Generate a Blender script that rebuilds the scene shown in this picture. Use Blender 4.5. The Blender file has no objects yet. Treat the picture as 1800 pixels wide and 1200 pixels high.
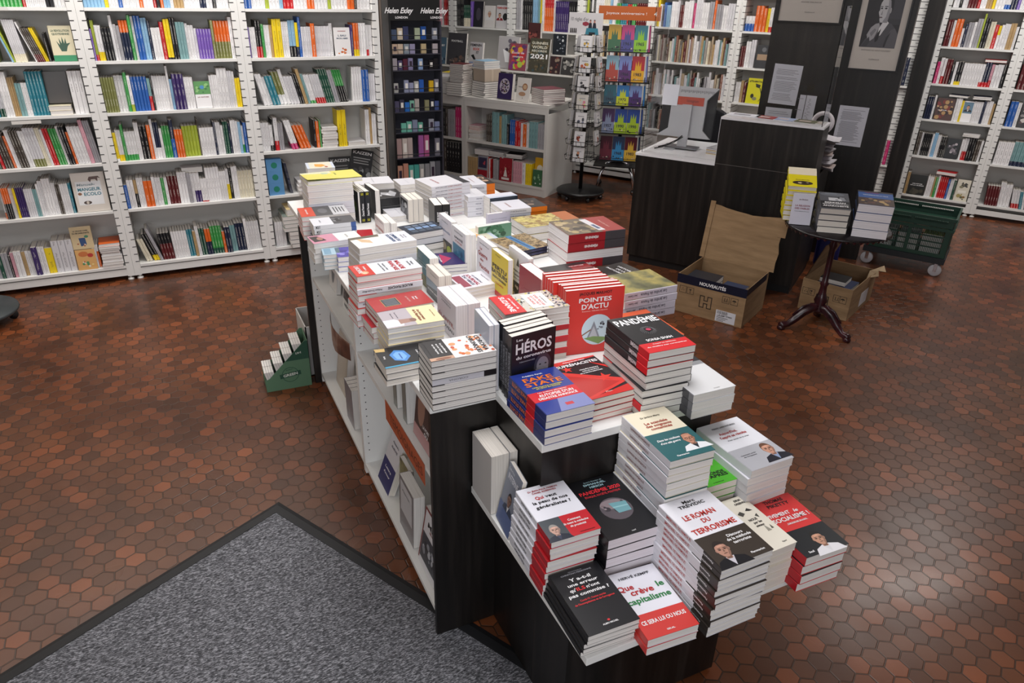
import bpy, bmesh, math, random
from mathutils import Matrix, Vector, Euler
PI = math.pi
SC = bpy.context.scene
COL = SC.collection
R = math.radians

# ------------------------------------------------------------------ camera, light, exposure
cam_d = bpy.data.cameras.new('camera')
cam = bpy.data.objects.new('camera', cam_d)
COL.objects.link(cam)
SC.camera = cam
cam_d.sensor_width = 36.0
cam_d.lens = 25.423
cam_d.clip_start = 0.05
cam_d.clip_end = 60
YAW, PITCH, ROLL = R(26.0), R(26.5768), R(1.4322)
_f = Vector((0, math.cos(PITCH), -math.sin(PITCH)))
_u = Vector((0, math.sin(PITCH), math.cos(PITCH)))
_r = Vector((1, 0, 0))
_r2 = _r * math.cos(ROLL) + _u * math.sin(ROLL)
_u2 = -_r * math.sin(ROLL) + _u * math.cos(ROLL)
_m = Matrix((( _r2.x, _u2.x, -_f.x), (_r2.y, _u2.y, -_f.y), (_r2.z, _u2.z, -_f.z)))
_m = Matrix.Rotation(-YAW, 3, 'Z') @ _m
cam.matrix_world = Matrix.Translation((0, 0, 2.0)) @ _m.to_4x4()

SC.view_settings.view_transform = 'Standard'
SC.view_settings.look = 'None'
SC.view_settings.gamma = 1
SC.view_settings.exposure = 0.0
SC.view_settings.use_curve_mapping = False

w = bpy.data.worlds.new('world')
SC.world = w
w.use_nodes = True
w.node_tree.nodes['Background'].inputs[0].default_value = (0.9, 0.93, 1.0, 1)
w.node_tree.nodes['Background'].inputs[1].default_value = 0.15

A56 = R(-56)
F56 = Matrix.Rotation(A56, 4, 'Z')
def P56(x, y, z=0): return F56 @ Vector((x, y, z))

def area(name, loc, sx, sy, power, col=(1, 0.96, 0.92), aim=None, spread=180):
    l = bpy.data.lights.new(name, 'AREA')
    l.shape = 'RECTANGLE'; l.size = sx; l.size_y = sy; l.energy = power; l.color = col
    l.spread = R(spread)
    o = bpy.data.objects.new(name, l)
    o.location = loc
    if aim is not None:
        d = Vector(aim) - Vector(loc)
        o.rotation_euler = d.to_track_quat('-Z', 'Y').to_euler()
    COL.objects.link(o)
    return o
CEIL = 3.0
WARM, COOL = (1.0, 0.965, 0.92), (0.93, 0.96, 1.0)
area('ceiling_lamp', (0.9, 1.6, CEIL - .05), 0.9, 0.9, 34, (0.98, 0.98, 1.0))
area('ceiling_lamp', (1.1, 3.4, CEIL - .05), 0.6, 1.4, 30, (1.0, 0.98, 0.97))
area('ceiling_lamp', (-0.5, 5.05, CEIL - .05), 3.4, 0.35, 60, WARM, aim=(-0.5, 5.7, 1.2))
area('ceiling_lamp', tuple(P56(-2.9, 6.6, CEIL - .05)), 2.6, 0.4, 46, WARM, aim=tuple(P56(-2.9, 7.9, 1.2)))
area('ceiling_lamp', tuple(P56(-2.6, 5.4, CEIL - .05)), 0.8, 0.5, 14, WARM)
area('ceiling_lamp', tuple(P56(0.6, 7.3, CEIL - .05)), 2.2, 0.4, 30, (1.0, 0.97, 0.95), aim=tuple(P56(0.5, 8.4, 1.0)))
area('ceiling_lamp', (5.6, 3.0, CEIL - .05), 1.6, 0.5, 30, WARM)
area('window_daylight', (-0.9, -1.9, 2.0), 3.0, 1.8, 76, (0.9, 0.94, 1.0), aim=(1.0, 2.6, 0.7))

# ------------------------------------------------------------------ materials
def lin(c):
    if isinstance(c, str):
        c = c.lstrip('#')
        c = [int(c[i:i + 2], 16) / 255 for i in (0, 2, 4)]
    return tuple((v / 12.92 if v <= 0.04045 else ((v + 0.055) / 1.055) ** 2.4) for v in c) + (1.0,)
PAL = dict(w='#efedee', c='#ebe3cc', k='#17161a', n='#1d2540', b='#2a5fae', s='#8fb9d8', t='#2e7f91', e='#20503f', g='#3f9a4c',
           l='#a9b83d', y='#f0d21f', o='#e0661f', r='#c22026', m='#5f1a1e', p='#3d2a66', v='#7b5bb5', h='#a8a6ab', d='#4c433c',
           f='#d9a0ad', u='#b99a6c', i='#c8286e', q='#7fa6a8', x='#dedce0', a='#7d7f48')
_mats = {}
def mat(c, rough=0.5, metal=0.0, key=None):
    k = (c if isinstance(c, str) else tuple(c), rough, metal)
    if k in _mats: return _mats[k]
    col = PAL.get(c, c) if isinstance(c, str) else c
    m = bpy.data.materials.new('mat_%s' % (str(c).strip('#')))
    m.use_nodes = True
    b = m.node_tree.nodes['Principled BSDF']
    b.inputs['Base Color'].default_value = lin(col)
    b.inputs['Roughness'].default_value = rough
    b.inputs['Metallic'].default_value = metal
    _mats[k] = m
    return m
def nt(name):
    m = bpy.data.materials.new(name); m.use_nodes = True
    t = m.node_tree
    return m, t, t.nodes['Principled BSDF']
def N(t, typ, **kw):
    n = t.nodes.new(typ)
    for k, v in kw.items():
        if k == 'op': n.operation = v
        elif k.startswith('i'): n.inputs[int(k[1:])].default_value = v
        else: setattr(n, k, v)
    return n
def ramp(t, stops, interp='LINEAR'):
    n = t.nodes.new('ShaderNodeValToRGB')
    n.color_ramp.interpolation = interp
    cr = n.color_ramp
    while len(cr.elements) < len(stops): cr.elements.new(0.5)
    for e, (p, c) in zip(cr.elements, stops):
        e.position = p; e.color = lin(c) if not isinstance(c, tuple) or len(c) == 3 else c
    return n
def noise_mat(name, stops, scale=8, detail=4, rough=0.4, stretch=(1, 1, 1), dist=0.0, bump=0.0, interp='LINEAR'):
    if name in _mats: return _mats[name]
    m, t, b = nt(name)
    tc = N(t, 'ShaderNodeTexCoord'); mp = N(t, 'ShaderNodeMapping'); mp.inputs['Scale'].default_value = stretch
    no = N(t, 'ShaderNodeTexNoise'); no.inputs['Scale'].default_value = scale; no.inputs['Detail'].default_value = detail
    no.inputs['Distortion'].default_value = dist
    rp = ramp(t, stops, interp)
    t.links.new(tc.outputs['Object'], mp.inputs[0]); t.links.new(mp.outputs[0], no.inputs[0])
    t.links.new(no.outputs[0], rp.inputs[0]); t.links.new(rp.outputs[0], b.inputs['Base Color'])
    b.inputs['Roughness'].default_value = rough
    if bump:
        bp = N(t, 'ShaderNodeBump'); bp.inputs['Strength'].default_value = bump; bp.inputs['Distance'].default_value = 0.002
        t.links.new(no.outputs[0], bp.inputs['Height']); t.links.new(bp.outputs[0], b.inputs['Normal'])
    _mats[name] = m
    return m
def page_mat():
    m, t, b = nt('paper_pages')
    tc = N(t, 'ShaderNodeTexCoord'); mp = N(t, 'ShaderNodeMapping'); mp.inputs['Scale'].default_value = (3, 3, 900)
    no = N(t, 'ShaderNodeTexNoise'); no.inputs['Scale'].default_value = 1.0; no.inputs['Detail'].default_value = 3
    rp = ramp(t, [(0.3, '#c6c1bb'), (0.5, '#e6e1dc'), (0.75, '#f3f0ec')])
    t.links.new(tc.outputs['Object'], mp.inputs[0]); t.links.new(mp.outputs[0], no.inputs[0])
    t.links.new(no.outputs[0], rp.inputs[0])
    oi = N(t, 'ShaderNodeObjectInfo')
    mx = N(t, 'ShaderNodeMix', data_type='RGBA', blend_type='MULTIPLY'); mx.inputs[0].default_value = 1.0
    t.links.new(rp.outputs[0], mx.inputs[6]); t.links.new(oi.outputs['Color'], mx.inputs[7])
    t.links.new(mx.outputs[2], b.inputs['Base Color'])
    b.inputs['Roughness'].default_value = 0.8
    return m
PAGE = page_mat()
def spine_mat():
    """spine-out books: base colour from the face colour layer 'tint', lettering marks along the spine from a noise threshold"""
    m, t, b = nt('spine_paper')
    at = N(t, 'ShaderNodeAttribute', attribute_name='tint')
    uv = N(t, 'ShaderNodeUVMap', uv_map='uv')
    sx = N(t, 'ShaderNodeSeparateXYZ'); t.links.new(uv.outputs[0], sx.inputs[0])
    # |u-.5| < .2
    fr = N(t, 'ShaderNodeMath', op='FRACT'); t.links.new(sx.outputs[0], fr.inputs[0])
    d = N(t, 'ShaderNodeMath', op='SUBTRACT'); t.links.new(fr.outputs[0], d.inputs[0]); d.inputs[1].default_value = 0.5
    ab = N(t, 'ShaderNodeMath', op='ABSOLUTE'); t.links.new(d.outputs[0], ab.inputs[0])
    lt = N(t, 'ShaderNodeMath', op='LESS_THAN'); t.links.new(ab.outputs[0], lt.inputs[0]); lt.inputs[1].default_value = 0.15
    mp = N(t, 'ShaderNodeMapping'); mp.inputs['Scale'].default_value = (9, 60, 1); t.links.new(uv.outputs[0], mp.inputs[0])
    no = N(t, 'ShaderNodeTexNoise'); no.inputs['Scale'].default_value = 1; no.inputs['Detail'].default_value = 1; t.links.new(mp.outputs[0], no.inputs[0])
    g1 = N(t, 'ShaderNodeMath', op='GREATER_THAN'); t.links.new(no.outputs[0], g1.inputs[0]); g1.inputs[1].default_value = 0.5
    mp2 = N(t, 'ShaderNodeMapping'); mp2.inputs['Scale'].default_value = (1.3, 5, 1); t.links.new(uv.outputs[0], mp2.inputs[0])
    no2 = N(t, 'ShaderNodeTexNoise'); no2.inputs['Scale'].default_value = 1; t.links.new(mp2.outputs[0], no2.inputs[0])
    g2 = N(t, 'ShaderNodeMath', op='GREATER_THAN'); t.links.new(no2.outputs[0], g2.inputs[0]); g2.inputs[1].default_value = 0.48
    a1 = N(t, 'ShaderNodeMath', op='MULTIPLY'); t.links.new(lt.outputs[0], a1.inputs[0]); t.links.new(g1.outputs[0], a1.inputs[1])
    a2 = N(t, 'ShaderNodeMath', op='MULTIPLY'); t.links.new(a1.outputs[0], a2.inputs[0]); t.links.new(g2.outputs[0], a2.inputs[1])
    a3 = N(t, 'ShaderNodeMath', op='MULTIPLY'); t.links.new(a2.outputs[0], a3.inputs[0]); a3.inputs[1].default_value = 0.55
    bw = N(t, 'ShaderNodeRGBToBW'); t.links.new(at.outputs['Color'], bw.inputs[0])
    ink = ramp(t, [(0.30, '#f2efe6'), (0.32, '#3a3238')], 'CONSTANT'); t.links.new(bw.outputs[0], ink.inputs[0])
    mx = N(t, 'ShaderNodeMix', data_type='RGBA')
    t.links.new(a3.outputs[0], mx.inputs[0]); t.links.new(at.outputs['Color'], mx.inputs[6]); t.links.new(ink.outputs[0], mx.inputs[7])
    t.links.new(mx.outputs[2], b.inputs['Base Color'])
    b.inputs['Roughness'].default_value = 0.45
    return m
SPINE = spine_mat()
def floor_mat():
    m, t, b = nt('hexagonal_terracotta_tiles')
    tc = N(t, 'ShaderNodeTexCoord')
    sc = N(t, 'ShaderNodeVectorMath', operation='SCALE'); sc.inputs['Scale'].default_value = 1 / 0.0715
    t.links.new(tc.outputs['Object'], sc.inputs[0])
    S = (1, 1.7320508, 1)
    def cell(off):
        ad = N(t, 'ShaderNodeVectorMath', operation='ADD'); t.links.new(sc.outputs[0], ad.inputs[0]); ad.inputs[1].default_value = (100 + off[0], 173.20508 + off[1], 0)
        mo = N(t, 'ShaderNodeVectorMath', operation='MODULO'); t.links.new(ad.outputs[0], mo.inputs[0]); mo.inputs[1].default_value = S
        su = N(t, 'ShaderNodeVectorMath', operation='SUBTRACT'); t.links.new(mo.outputs[0], su.inputs[0]); su.inputs[1].default_value = (0.5, 0.8660254, 0)
        mu = N(t, 'ShaderNodeVectorMath', operation='MULTIPLY'); t.links.new(su.outputs[0], mu.inputs[0]); mu.inputs[1].default_value = (1, 1, 0)
        le = N(t, 'ShaderNodeVectorMath', operation='LENGTH'); t.links.new(mu.outputs[0], le.inputs[0])
        return mu, le
    a, la = cell((0, 0)); c, lc = cell((0.5, 0.8660254))
    lt = N(t, 'ShaderNodeMath', op='LESS_THAN'); t.links.new(la.outputs['Value'], lt.inputs[0]); t.links.new(lc.outputs['Value'], lt.inputs[1])
    mx = N(t, 'ShaderNodeMix', data_type='VECTOR'); t.links.new(lt.outputs[0], mx.inputs[0]); t.links.new(c.outputs[0], mx.inputs[4]); t.links.new(a.outputs[0], mx.inputs[5])
    gv = mx.outputs[1]
    idv = N(t, 'ShaderNodeVectorMath', operation='SUBTRACT'); t.links.new(sc.outputs[0], idv.inputs[0]); t.links.new(gv, idv.inputs[1])
    rnd = N(t, 'ShaderNodeVectorMath', operation='SCALE'); rnd.inputs['Scale'].default_value = 4.0; t.links.new(idv.outputs[0], rnd.inputs[0])
    ro0 = N(t, 'ShaderNodeVectorMath', operation='ADD'); ro0.inputs[1].default_value = (0.21, 0.21, 0.1); t.links.new(rnd.outputs[0], ro0.inputs[0])
    ro = N(t, 'ShaderNodeVectorMath', operation='SNAP'); t.links.new(ro0.outputs[0], ro.inputs[0]); ro.inputs[1].default_value = (0.5, 0.5, 10)
    wn = N(t, 'ShaderNodeTexWhiteNoise'); t.links.new(ro.outputs[0], wn.inputs[0])
    ab = N(t, 'ShaderNodeVectorMath', operation='ABSOLUTE'); t.links.new(gv, ab.inputs[0])
    dt = N(t, 'ShaderNodeVectorMath', operation='DOT_PRODUCT'); t.links.new(ab.outputs[0], dt.inputs[0]); dt.inputs[1].default_value = (0.5, 0.8660254, 0)
    sp = N(t, 'ShaderNodeSeparateXYZ'); t.links.new(ab.outputs[0], sp.inputs[0])
    mxx = N(t, 'ShaderNodeMath', op='MAXIMUM'); t.links.new(sp.outputs[0], mxx.inputs[0]); t.links.new(dt.outputs['Value'], mxx.inputs[1])
    gr = ramp(t, [(0.455, (1, 1, 1, 1)), (0.475, (0, 0, 0, 1))]); t.links.new(mxx.outputs[0], gr.inputs[0])
    tile = ramp(t, [(0.0, '#5c3520'), (0.35, '#6c3f27'), (0.65, '#774528'), (0.85, '#874a2a'), (1.0, '#965431')]); t.links.new(wn.outputs['Value'], tile.inputs[0])
    n1 = N(t, 'ShaderNodeTexNoise'); n1.inputs['Scale'].default_value = 1.6; t.links.new(tc.outputs['Object'], n1.inputs[0]); n1.inputs['Detail'].default_value = 3
    dr = ramp(t, [(0.3, '#8f8378'), (0.7, '#ffffff')]); t.links.new(n1.outputs[0], dr.inputs[0])
    m1 = N(t, 'ShaderNodeMix', data_type='RGBA', blend_type='MULTIPLY'); m1.inputs[0].default_value = 0.7
    t.links.new(tile.outputs[0], m1.inputs[6]); t.links.new(dr.outputs[0], m1.inputs[7])
    m2 = N(t, 'ShaderNodeMix', data_type='RGBA'); t.links.new(gr.outputs[0], m2.inputs[0]); m2.inputs[6].default_value = lin('#3f281b'); t.links.new(m1.outputs[2], m2.inputs[7])
    t.links.new(m2.outputs[2], b.inputs['Base Color'])
    n3 = N(t, 'ShaderNodeTexNoise'); n3.inputs['Scale'].default_value = 3.0; t.links.new(tc.outputs['Object'], n3.inputs[0])
    rr = ramp(t, [(0.35, (0.27, 0.27, 0.27, 1)), (0.65, (0.36, 0.36, 0.36, 1))]); t.links.new(n3.outputs[0], rr.inputs[0]); t.links.new(rr.outputs[0], b.inputs['Roughness'])
    bp = N(t, 'ShaderNodeBump'); bp.inputs['Strength'].default_value = 0.5; bp.inputs['Distance'].default_value = 0.002
    t.links.new(gr.outputs[0], bp.inputs['Height']); t.links.new(bp.outputs[0], b.inputs['Normal'])
    return m
FLOOR = floor_mat()
DARK = noise_mat('dark_wood_laminate', [(0.3, '#0b0a09'), (0.52, '#181412'), (0.75, '#2a2522')], scale=2.2, detail=6, rough=0.42, stretch=(14, 14, 0.7), bump=0.08)
WHITE = mat('#ecebe8', 0.4)
WHITE2 = mat('#dcd9d4', 0.5)
BLACK = mat('#101012', 0.5)
STEEL = mat('#c8c8cc', 0.22, 1.0)
CARD = noise_mat('brown_cardboard', [(0.3, '#84694b'), (0.6, '#977a59'), (0.8, '#a58867')], scale=5, rough=0.85, stretch=(1, 1, 6), bump=0.15)
RUGM = noise_mat('grey_rug_pile', [(0.34, '#29292c'), (0.5, '#5a5a5f'), (0.66, '#a4a4aa')], scale=85, detail=8, rough=0.95, stretch=(1.1, 3.4, 1), dist=.6, bump=0.5)

# ------------------------------------------------------------------ mesh helpers
class MB:
    def __init__(s): s.v = []; s.f = []; s.m = []; s.M = []; s.T = Matrix.Identity(4); s.sm = []
    def mi(s, m):
        if m not in s.M: s.M.append(m)
        return s.M.index(m)
    def add(s, vs, fs, m, smooth=False):
        o = len(s.v); i = s.mi(m)
        s.v += [tuple(s.T @ Vector(p)) for p in vs]
        for f in fs: s.f.append([o + k for k in f]); s.m.append(i); s.sm.append(smooth)
        return s
    def box(s, x0, x1, y0, y1, z0, z1, m):
        v = [(x, y, z) for x in (x0, x1) for y in (y0, y1) for z in (z0, z1)]
        return s.add(v, [(0, 1, 3, 2), (4, 6, 7, 5), (0, 4, 5, 1), (2, 3, 7, 6), (0, 2, 6, 4), (1, 5, 7, 3)], m)
    def poly(s, pts, m): return s.add(pts, [tuple(range(len(pts)))], m)
    def prism(s, pts, z0, z1, m):
        n = len(pts)
        v = [(p[0], p[1], z0) for p in pts] + [(p[0], p[1], z1) for p in pts]
        return s.add(v, [tuple(range(n))[::-1], tuple(range(n, 2 * n))] + [(i, (i + 1) % n, n + (i + 1) % n, n + i) for i in range(n)], m)
    def lathe(s, prof, m, seg=24, c=(0, 0, 0)):
        v = []; n = len(prof)
        for k in range(seg):
            a = 2 * PI * k / seg
            v += [(c[0] + r * math.cos(a), c[1] + r * math.sin(a), c[2] + z) for r, z in prof]
        f = [(k * n + i, ((k + 1) % seg) * n + i, ((k + 1) % seg) * n + i + 1, k * n + i + 1) for k in range(seg) for i in range(n - 1)]
        return s.add(v, f, m, True)
    def cyl(s, c, r, z0, z1, m, seg=20): return s.lathe([(0.0001, z0), (r, z0), (r, z1), (0.0001, z1)], m, seg, (c[0], c[1], 0))
    def tube(s, pts, r, m, seg=8, close=False):
        pts = [Vector(p) for p in pts]; n = len(pts); v = []
        rr = r if isinstance(r, (list, tuple)) else [r] * n
        prev = None
        for i, p in enumerate(pts):
            d = (pts[(i + 1) % n] - pts[i - 1]) if close else (pts[min(i + 1, n - 1)] - pts[max(i - 1, 0)])
            d.normalize()
            if prev is None:
                up = Vector((0, 0, 1)) if abs(d.z) < 0.9 else Vector((1, 0, 0))
                a = d.cross(up).normalized()
            else: a = (prev - d * prev.dot(d)).normalized()
            prev = a; b = d.cross(a)
            v += [tuple(p + (a * math.cos(2 * PI * k / seg) + b * math.sin(2 * PI * k / seg)) * rr[i]) for k in range(seg)]
        f = []
        for i in range(n if close else n - 1):
            j = (i + 1) % n
            f += [(i * seg + k, i * seg + (k + 1) % seg, j * seg + (k + 1) % seg, j * seg + k) for k in range(seg)]
        if not close: f += [tuple(range(seg))[::-1], tuple(range((n - 1) * seg, n * seg))]
        return s.add(v, f, m, True)
    def mesh(s, name):
        me = bpy.data.meshes.new(name); me.from_pydata(s.v, [], s.f)
        for m in s.M: me.materials.append(m)
        me.polygons.foreach_set('material_index', s.m)
        me.polygons.foreach_set('use_smooth', s.sm)
        me.update()
        return me
    def build(s, name, parent=None, T=None, bevel=0):
        o = bpy.data.objects.new(name, s.mesh(name)); COL.objects.link(o)
        if parent is not None: o.parent = parent
        if T is not None: o.matrix_local = T
        if bevel:
            b = o.modifiers.new('edge', 'BEVEL'); b.width = bevel; b.segments = 2; b.limit_method = 'ANGLE'
        return o
def empty(name, T=None):
    o = bpy.data.objects.new(name, None); o.empty_display_size = 0.05; COL.objects.link(o)
    if T is not None: o.matrix_world = T
    return o
def tag(o, label, cat, group=None, kind=None):
    o['label'] = label; o['category'] = cat
    if group: o['group'] = group
    if kind: o['kind'] = kind
    return o
def struct(o): o['kind'] = 'structure'; return o
def TR(x, y, z=0, a=0): return Matrix.Translation((x, y, z)) @ Matrix.Rotation(R(a), 4, 'Z')
def T56(x, y, z=0, a=0): return F56 @ TR(x, y, z, a)
STAND = Matrix.Rotation(PI / 2, 4, 'X')

_txt = {}
def text_shape(s, bold):
    k = (s, bold)
    if k in _txt: return _txt[k]
    cu = bpy.data.curves.new('t', 'FONT'); cu.body = s; cu.size = 1; cu.resolution_u = 2
    if bold: cu.offset = 0.025
    o = bpy.data.objects.new('t', cu); COL.objects.link(o)
    dg = bpy.context.evaluated_depsgraph_get()
    me = bpy.data.meshes.new_from_object(o.evaluated_get(dg))
    vs = [tuple(v.co) for v in me.vertices]; fs = [tuple(p.vertices) for p in me.polygons]
    bpy.data.objects.remove(o); bpy.data.curves.remove(cu); bpy.data.meshes.remove(me)
    if not vs: _txt[k] = ([], [], 0, 0, 0, 0); return _txt[k]
    xs = [v[0] for v in vs]
    _txt[k] = (vs, fs, min(xs), max(xs))
    return _txt[k]
def put_text(mb, s, cx, cy, cap, width, m, z=0.0, bold=True, T=None, align='c', slant=0.0):
    """text s with its centre at cx, baseline at cy-cap/2; cap: capital height; width: drawn width (None: natural)"""
    vs, fs, x0, x1 = text_shape(s, bold)[:4]
    if not vs: return
    k = cap / 0.70
    kx = k if width is None else width / (x1 - x0)
    ww = (x1 - x0) * kx
    ox = cx - ww / 2 if align == 'c' else (cx if align == 'l' else cx - ww)
    out = [(ox + (v[0] - x0) * kx + v[1] * k * slant, cy - cap / 2 + v[1] * k, z) for v in vs]
    if T is not None: out = [tuple(T @ Vector(p)) for p in out]
    mb.add(out, fs, m)

# ------------------------------------------------------------------ books
def jit(a): return random.uniform(-a, a)
_bk = {}
def cover_mesh(w, h, t, front, spine, back, bands, rough, curl):
    k = (w, h, t, front, spine, back, tuple(bands), rough, curl)
    if k in _bk: return _bk[k]
    mb = MB()
    ys = sorted({-h / 2, h / 2} | {-h / 2 + b[0] * h for b in bands} | {-h / 2 + b[1] * h for b in bands} | ({h * .2} if curl else set()))
    e = 0.0009
    def colour(y, which):
        for b in reversed(bands):
            if b[0] - 1e-4 <= (y + h / 2) / h <= b[1] + 1e-4 and b[which] is not None: return b[which]
        return (front, spine)[which - 2]
    xs = [-w / 2, -w / 2 + 0.004, w / 2]
    for y0, y1 in zip(ys[:-1], ys[1:]):
        ym = (y0 + y1) / 2
        cf, cs = colour(ym, 2), colour(ym, 3)
        mf = cf if not isinstance(cf, str) else mat(cf, rough); ms = cs if not isinstance(cs, str) else mat(cs, rough)
        zc = lambda x, y: (curl * max(0, (x / w + .5)) ** 2 * (1 if y < -h * .3 else .3)) if curl else 0
        for (xa, za), (xb, zb), m in (((-w / 2, 0.0015), (-w / 2, t - 0.0015), ms), ((-w / 2, t - 0.0015), (-w / 2 + 0.0018, t), ms)):
            mb.add([(xa, y0, za), (xa, y1, za), (xb, y1, zb), (xb, y0, zb)], [(0, 3, 2, 1)] if False else [(0, 1, 2, 3)], m)
        xa = -w / 2 + 0.0018
        n = 4 if curl else 1
        for i in range(n):
            a = xa + (w / 2 - xa) * i / n; b = xa + (w / 2 - xa) * (i + 1) / n
            za, zb_, zc_, zd = t + zc(a, y0), t + zc(b, y0), t + zc(b, y1), t + zc(a, y1)
            mb.add([(a, y0, za), (b, y0, zb_), (b, y1, zc_), (a, y1, zd), (a, y0, za - e), (b, y0, zb_ - e), (b, y1, zc_ - e), (a, y1, zd - e)],
                   [(0, 1, 2, 3), (7, 6, 5, 4), (0, 4, 5, 1), (1, 5, 6, 2), (2, 6, 7, 3)], mf)
        mbk = back if not isinstance(back, str) else mat(back, rough)
        mb.add([(-w / 2, y0, 0.0015), (-w / 2, y1, 0.0015), (xa, y1, 0), (xa, y0, 0)], [(0, 3, 2, 1)], ms)
        mb.add([(xa, y0, 0), (w / 2, y0, 0), (w / 2, y1, 0), (xa, y1, 0), (xa, y0, e), (w / 2, y0, e), (w / 2, y1, e), (xa, y1, e)],
               [(3, 2, 1, 0), (4, 5, 6, 7), (0, 1, 5, 4), (1, 2, 6, 5), (2, 3, 7, 6)], mbk)
    _bk[k] = mb.mesh('book_cover')
    return _bk[k]
_pg = {}
def page_mesh(w, h, t):
    k = (round(w, 4), round(h, 4), round(t, 4))
    if k not in _pg:
        mb = MB(); mb.box(-w / 2 + 0.001, w / 2 - 0.0012, -h / 2 + 0.0012, h / 2 - 0.0012, 0.0009, t - 0.0009, PAGE)
        _pg[k] = mb.mesh('page_block')
    return _pg[k]
TINTS = [(1, 1, 1, 1), (0.98, 0.95, 0.9, 1), (0.95, 0.93, 0.98, 1), (0.96, 0.96, 0.96, 1)]
def book(T, w, h, t, st, lettering=True, name='paperback', spine_text=True):
    """st: style dict: f,s,b colours; bands [(y0,y1,front,spine)]; txt [(s,cx,cy,cap,width,col[,slant])]; art fn(mb,w,h); sp [(s,cy,len,cap,col)]"""
    me = cover_mesh(w, h, t, st.get('f', 'w'), st.get('s', st.get('f', 'w')), st.get('b', 'w'), st.get('bands', ()), st.get('rough', 0.33), st.get('curl', 0) if lettering else 0)
    o = bpy.data.objects.new(name, me); COL.objects.link(o)
    o.matrix_world = T
    p = bpy.data.objects.new('page_block', page_mesh(w, h, t)); COL.objects.link(p); p.parent = o
    p.color = st.get('pc', TINTS[0])
    if lettering and st.get('art'):
        mb = MB(); st['art'](Art(mb, w, h, t + 0.0003)); mb.build('cover_picture', o)
    if lettering and st.get('txt'):
        mb = MB()
        for a in st['txt']:
            s, cx, cy, cap, wd, c = a[:6]
            put_text(mb, s, (cx - .5) * w, (cy - .5) * h, cap * h, None if wd is None else wd * w, mat(c, .4), t + 0.0009, slant=a[6] if len(a) > 6 else 0)
        mb.build('cover_lettering', o)
    if spine_text and st.get('sp'):
        mb = MB()
        for s, cy, ln, cap, c in st['sp']:
            Ms = Matrix(((0, 0, -1, -w / 2 - 0.0004), (1, 0, 0, (cy - .5) * h), (0, -1, 0, t / 2), (0, 0, 0, 1)))
            put_text(mb, s, 0, 0, cap * t, ln * h, mat(c, .4), 0, T=Ms)
        mb.build('spine_lettering', o)
    return o
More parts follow.
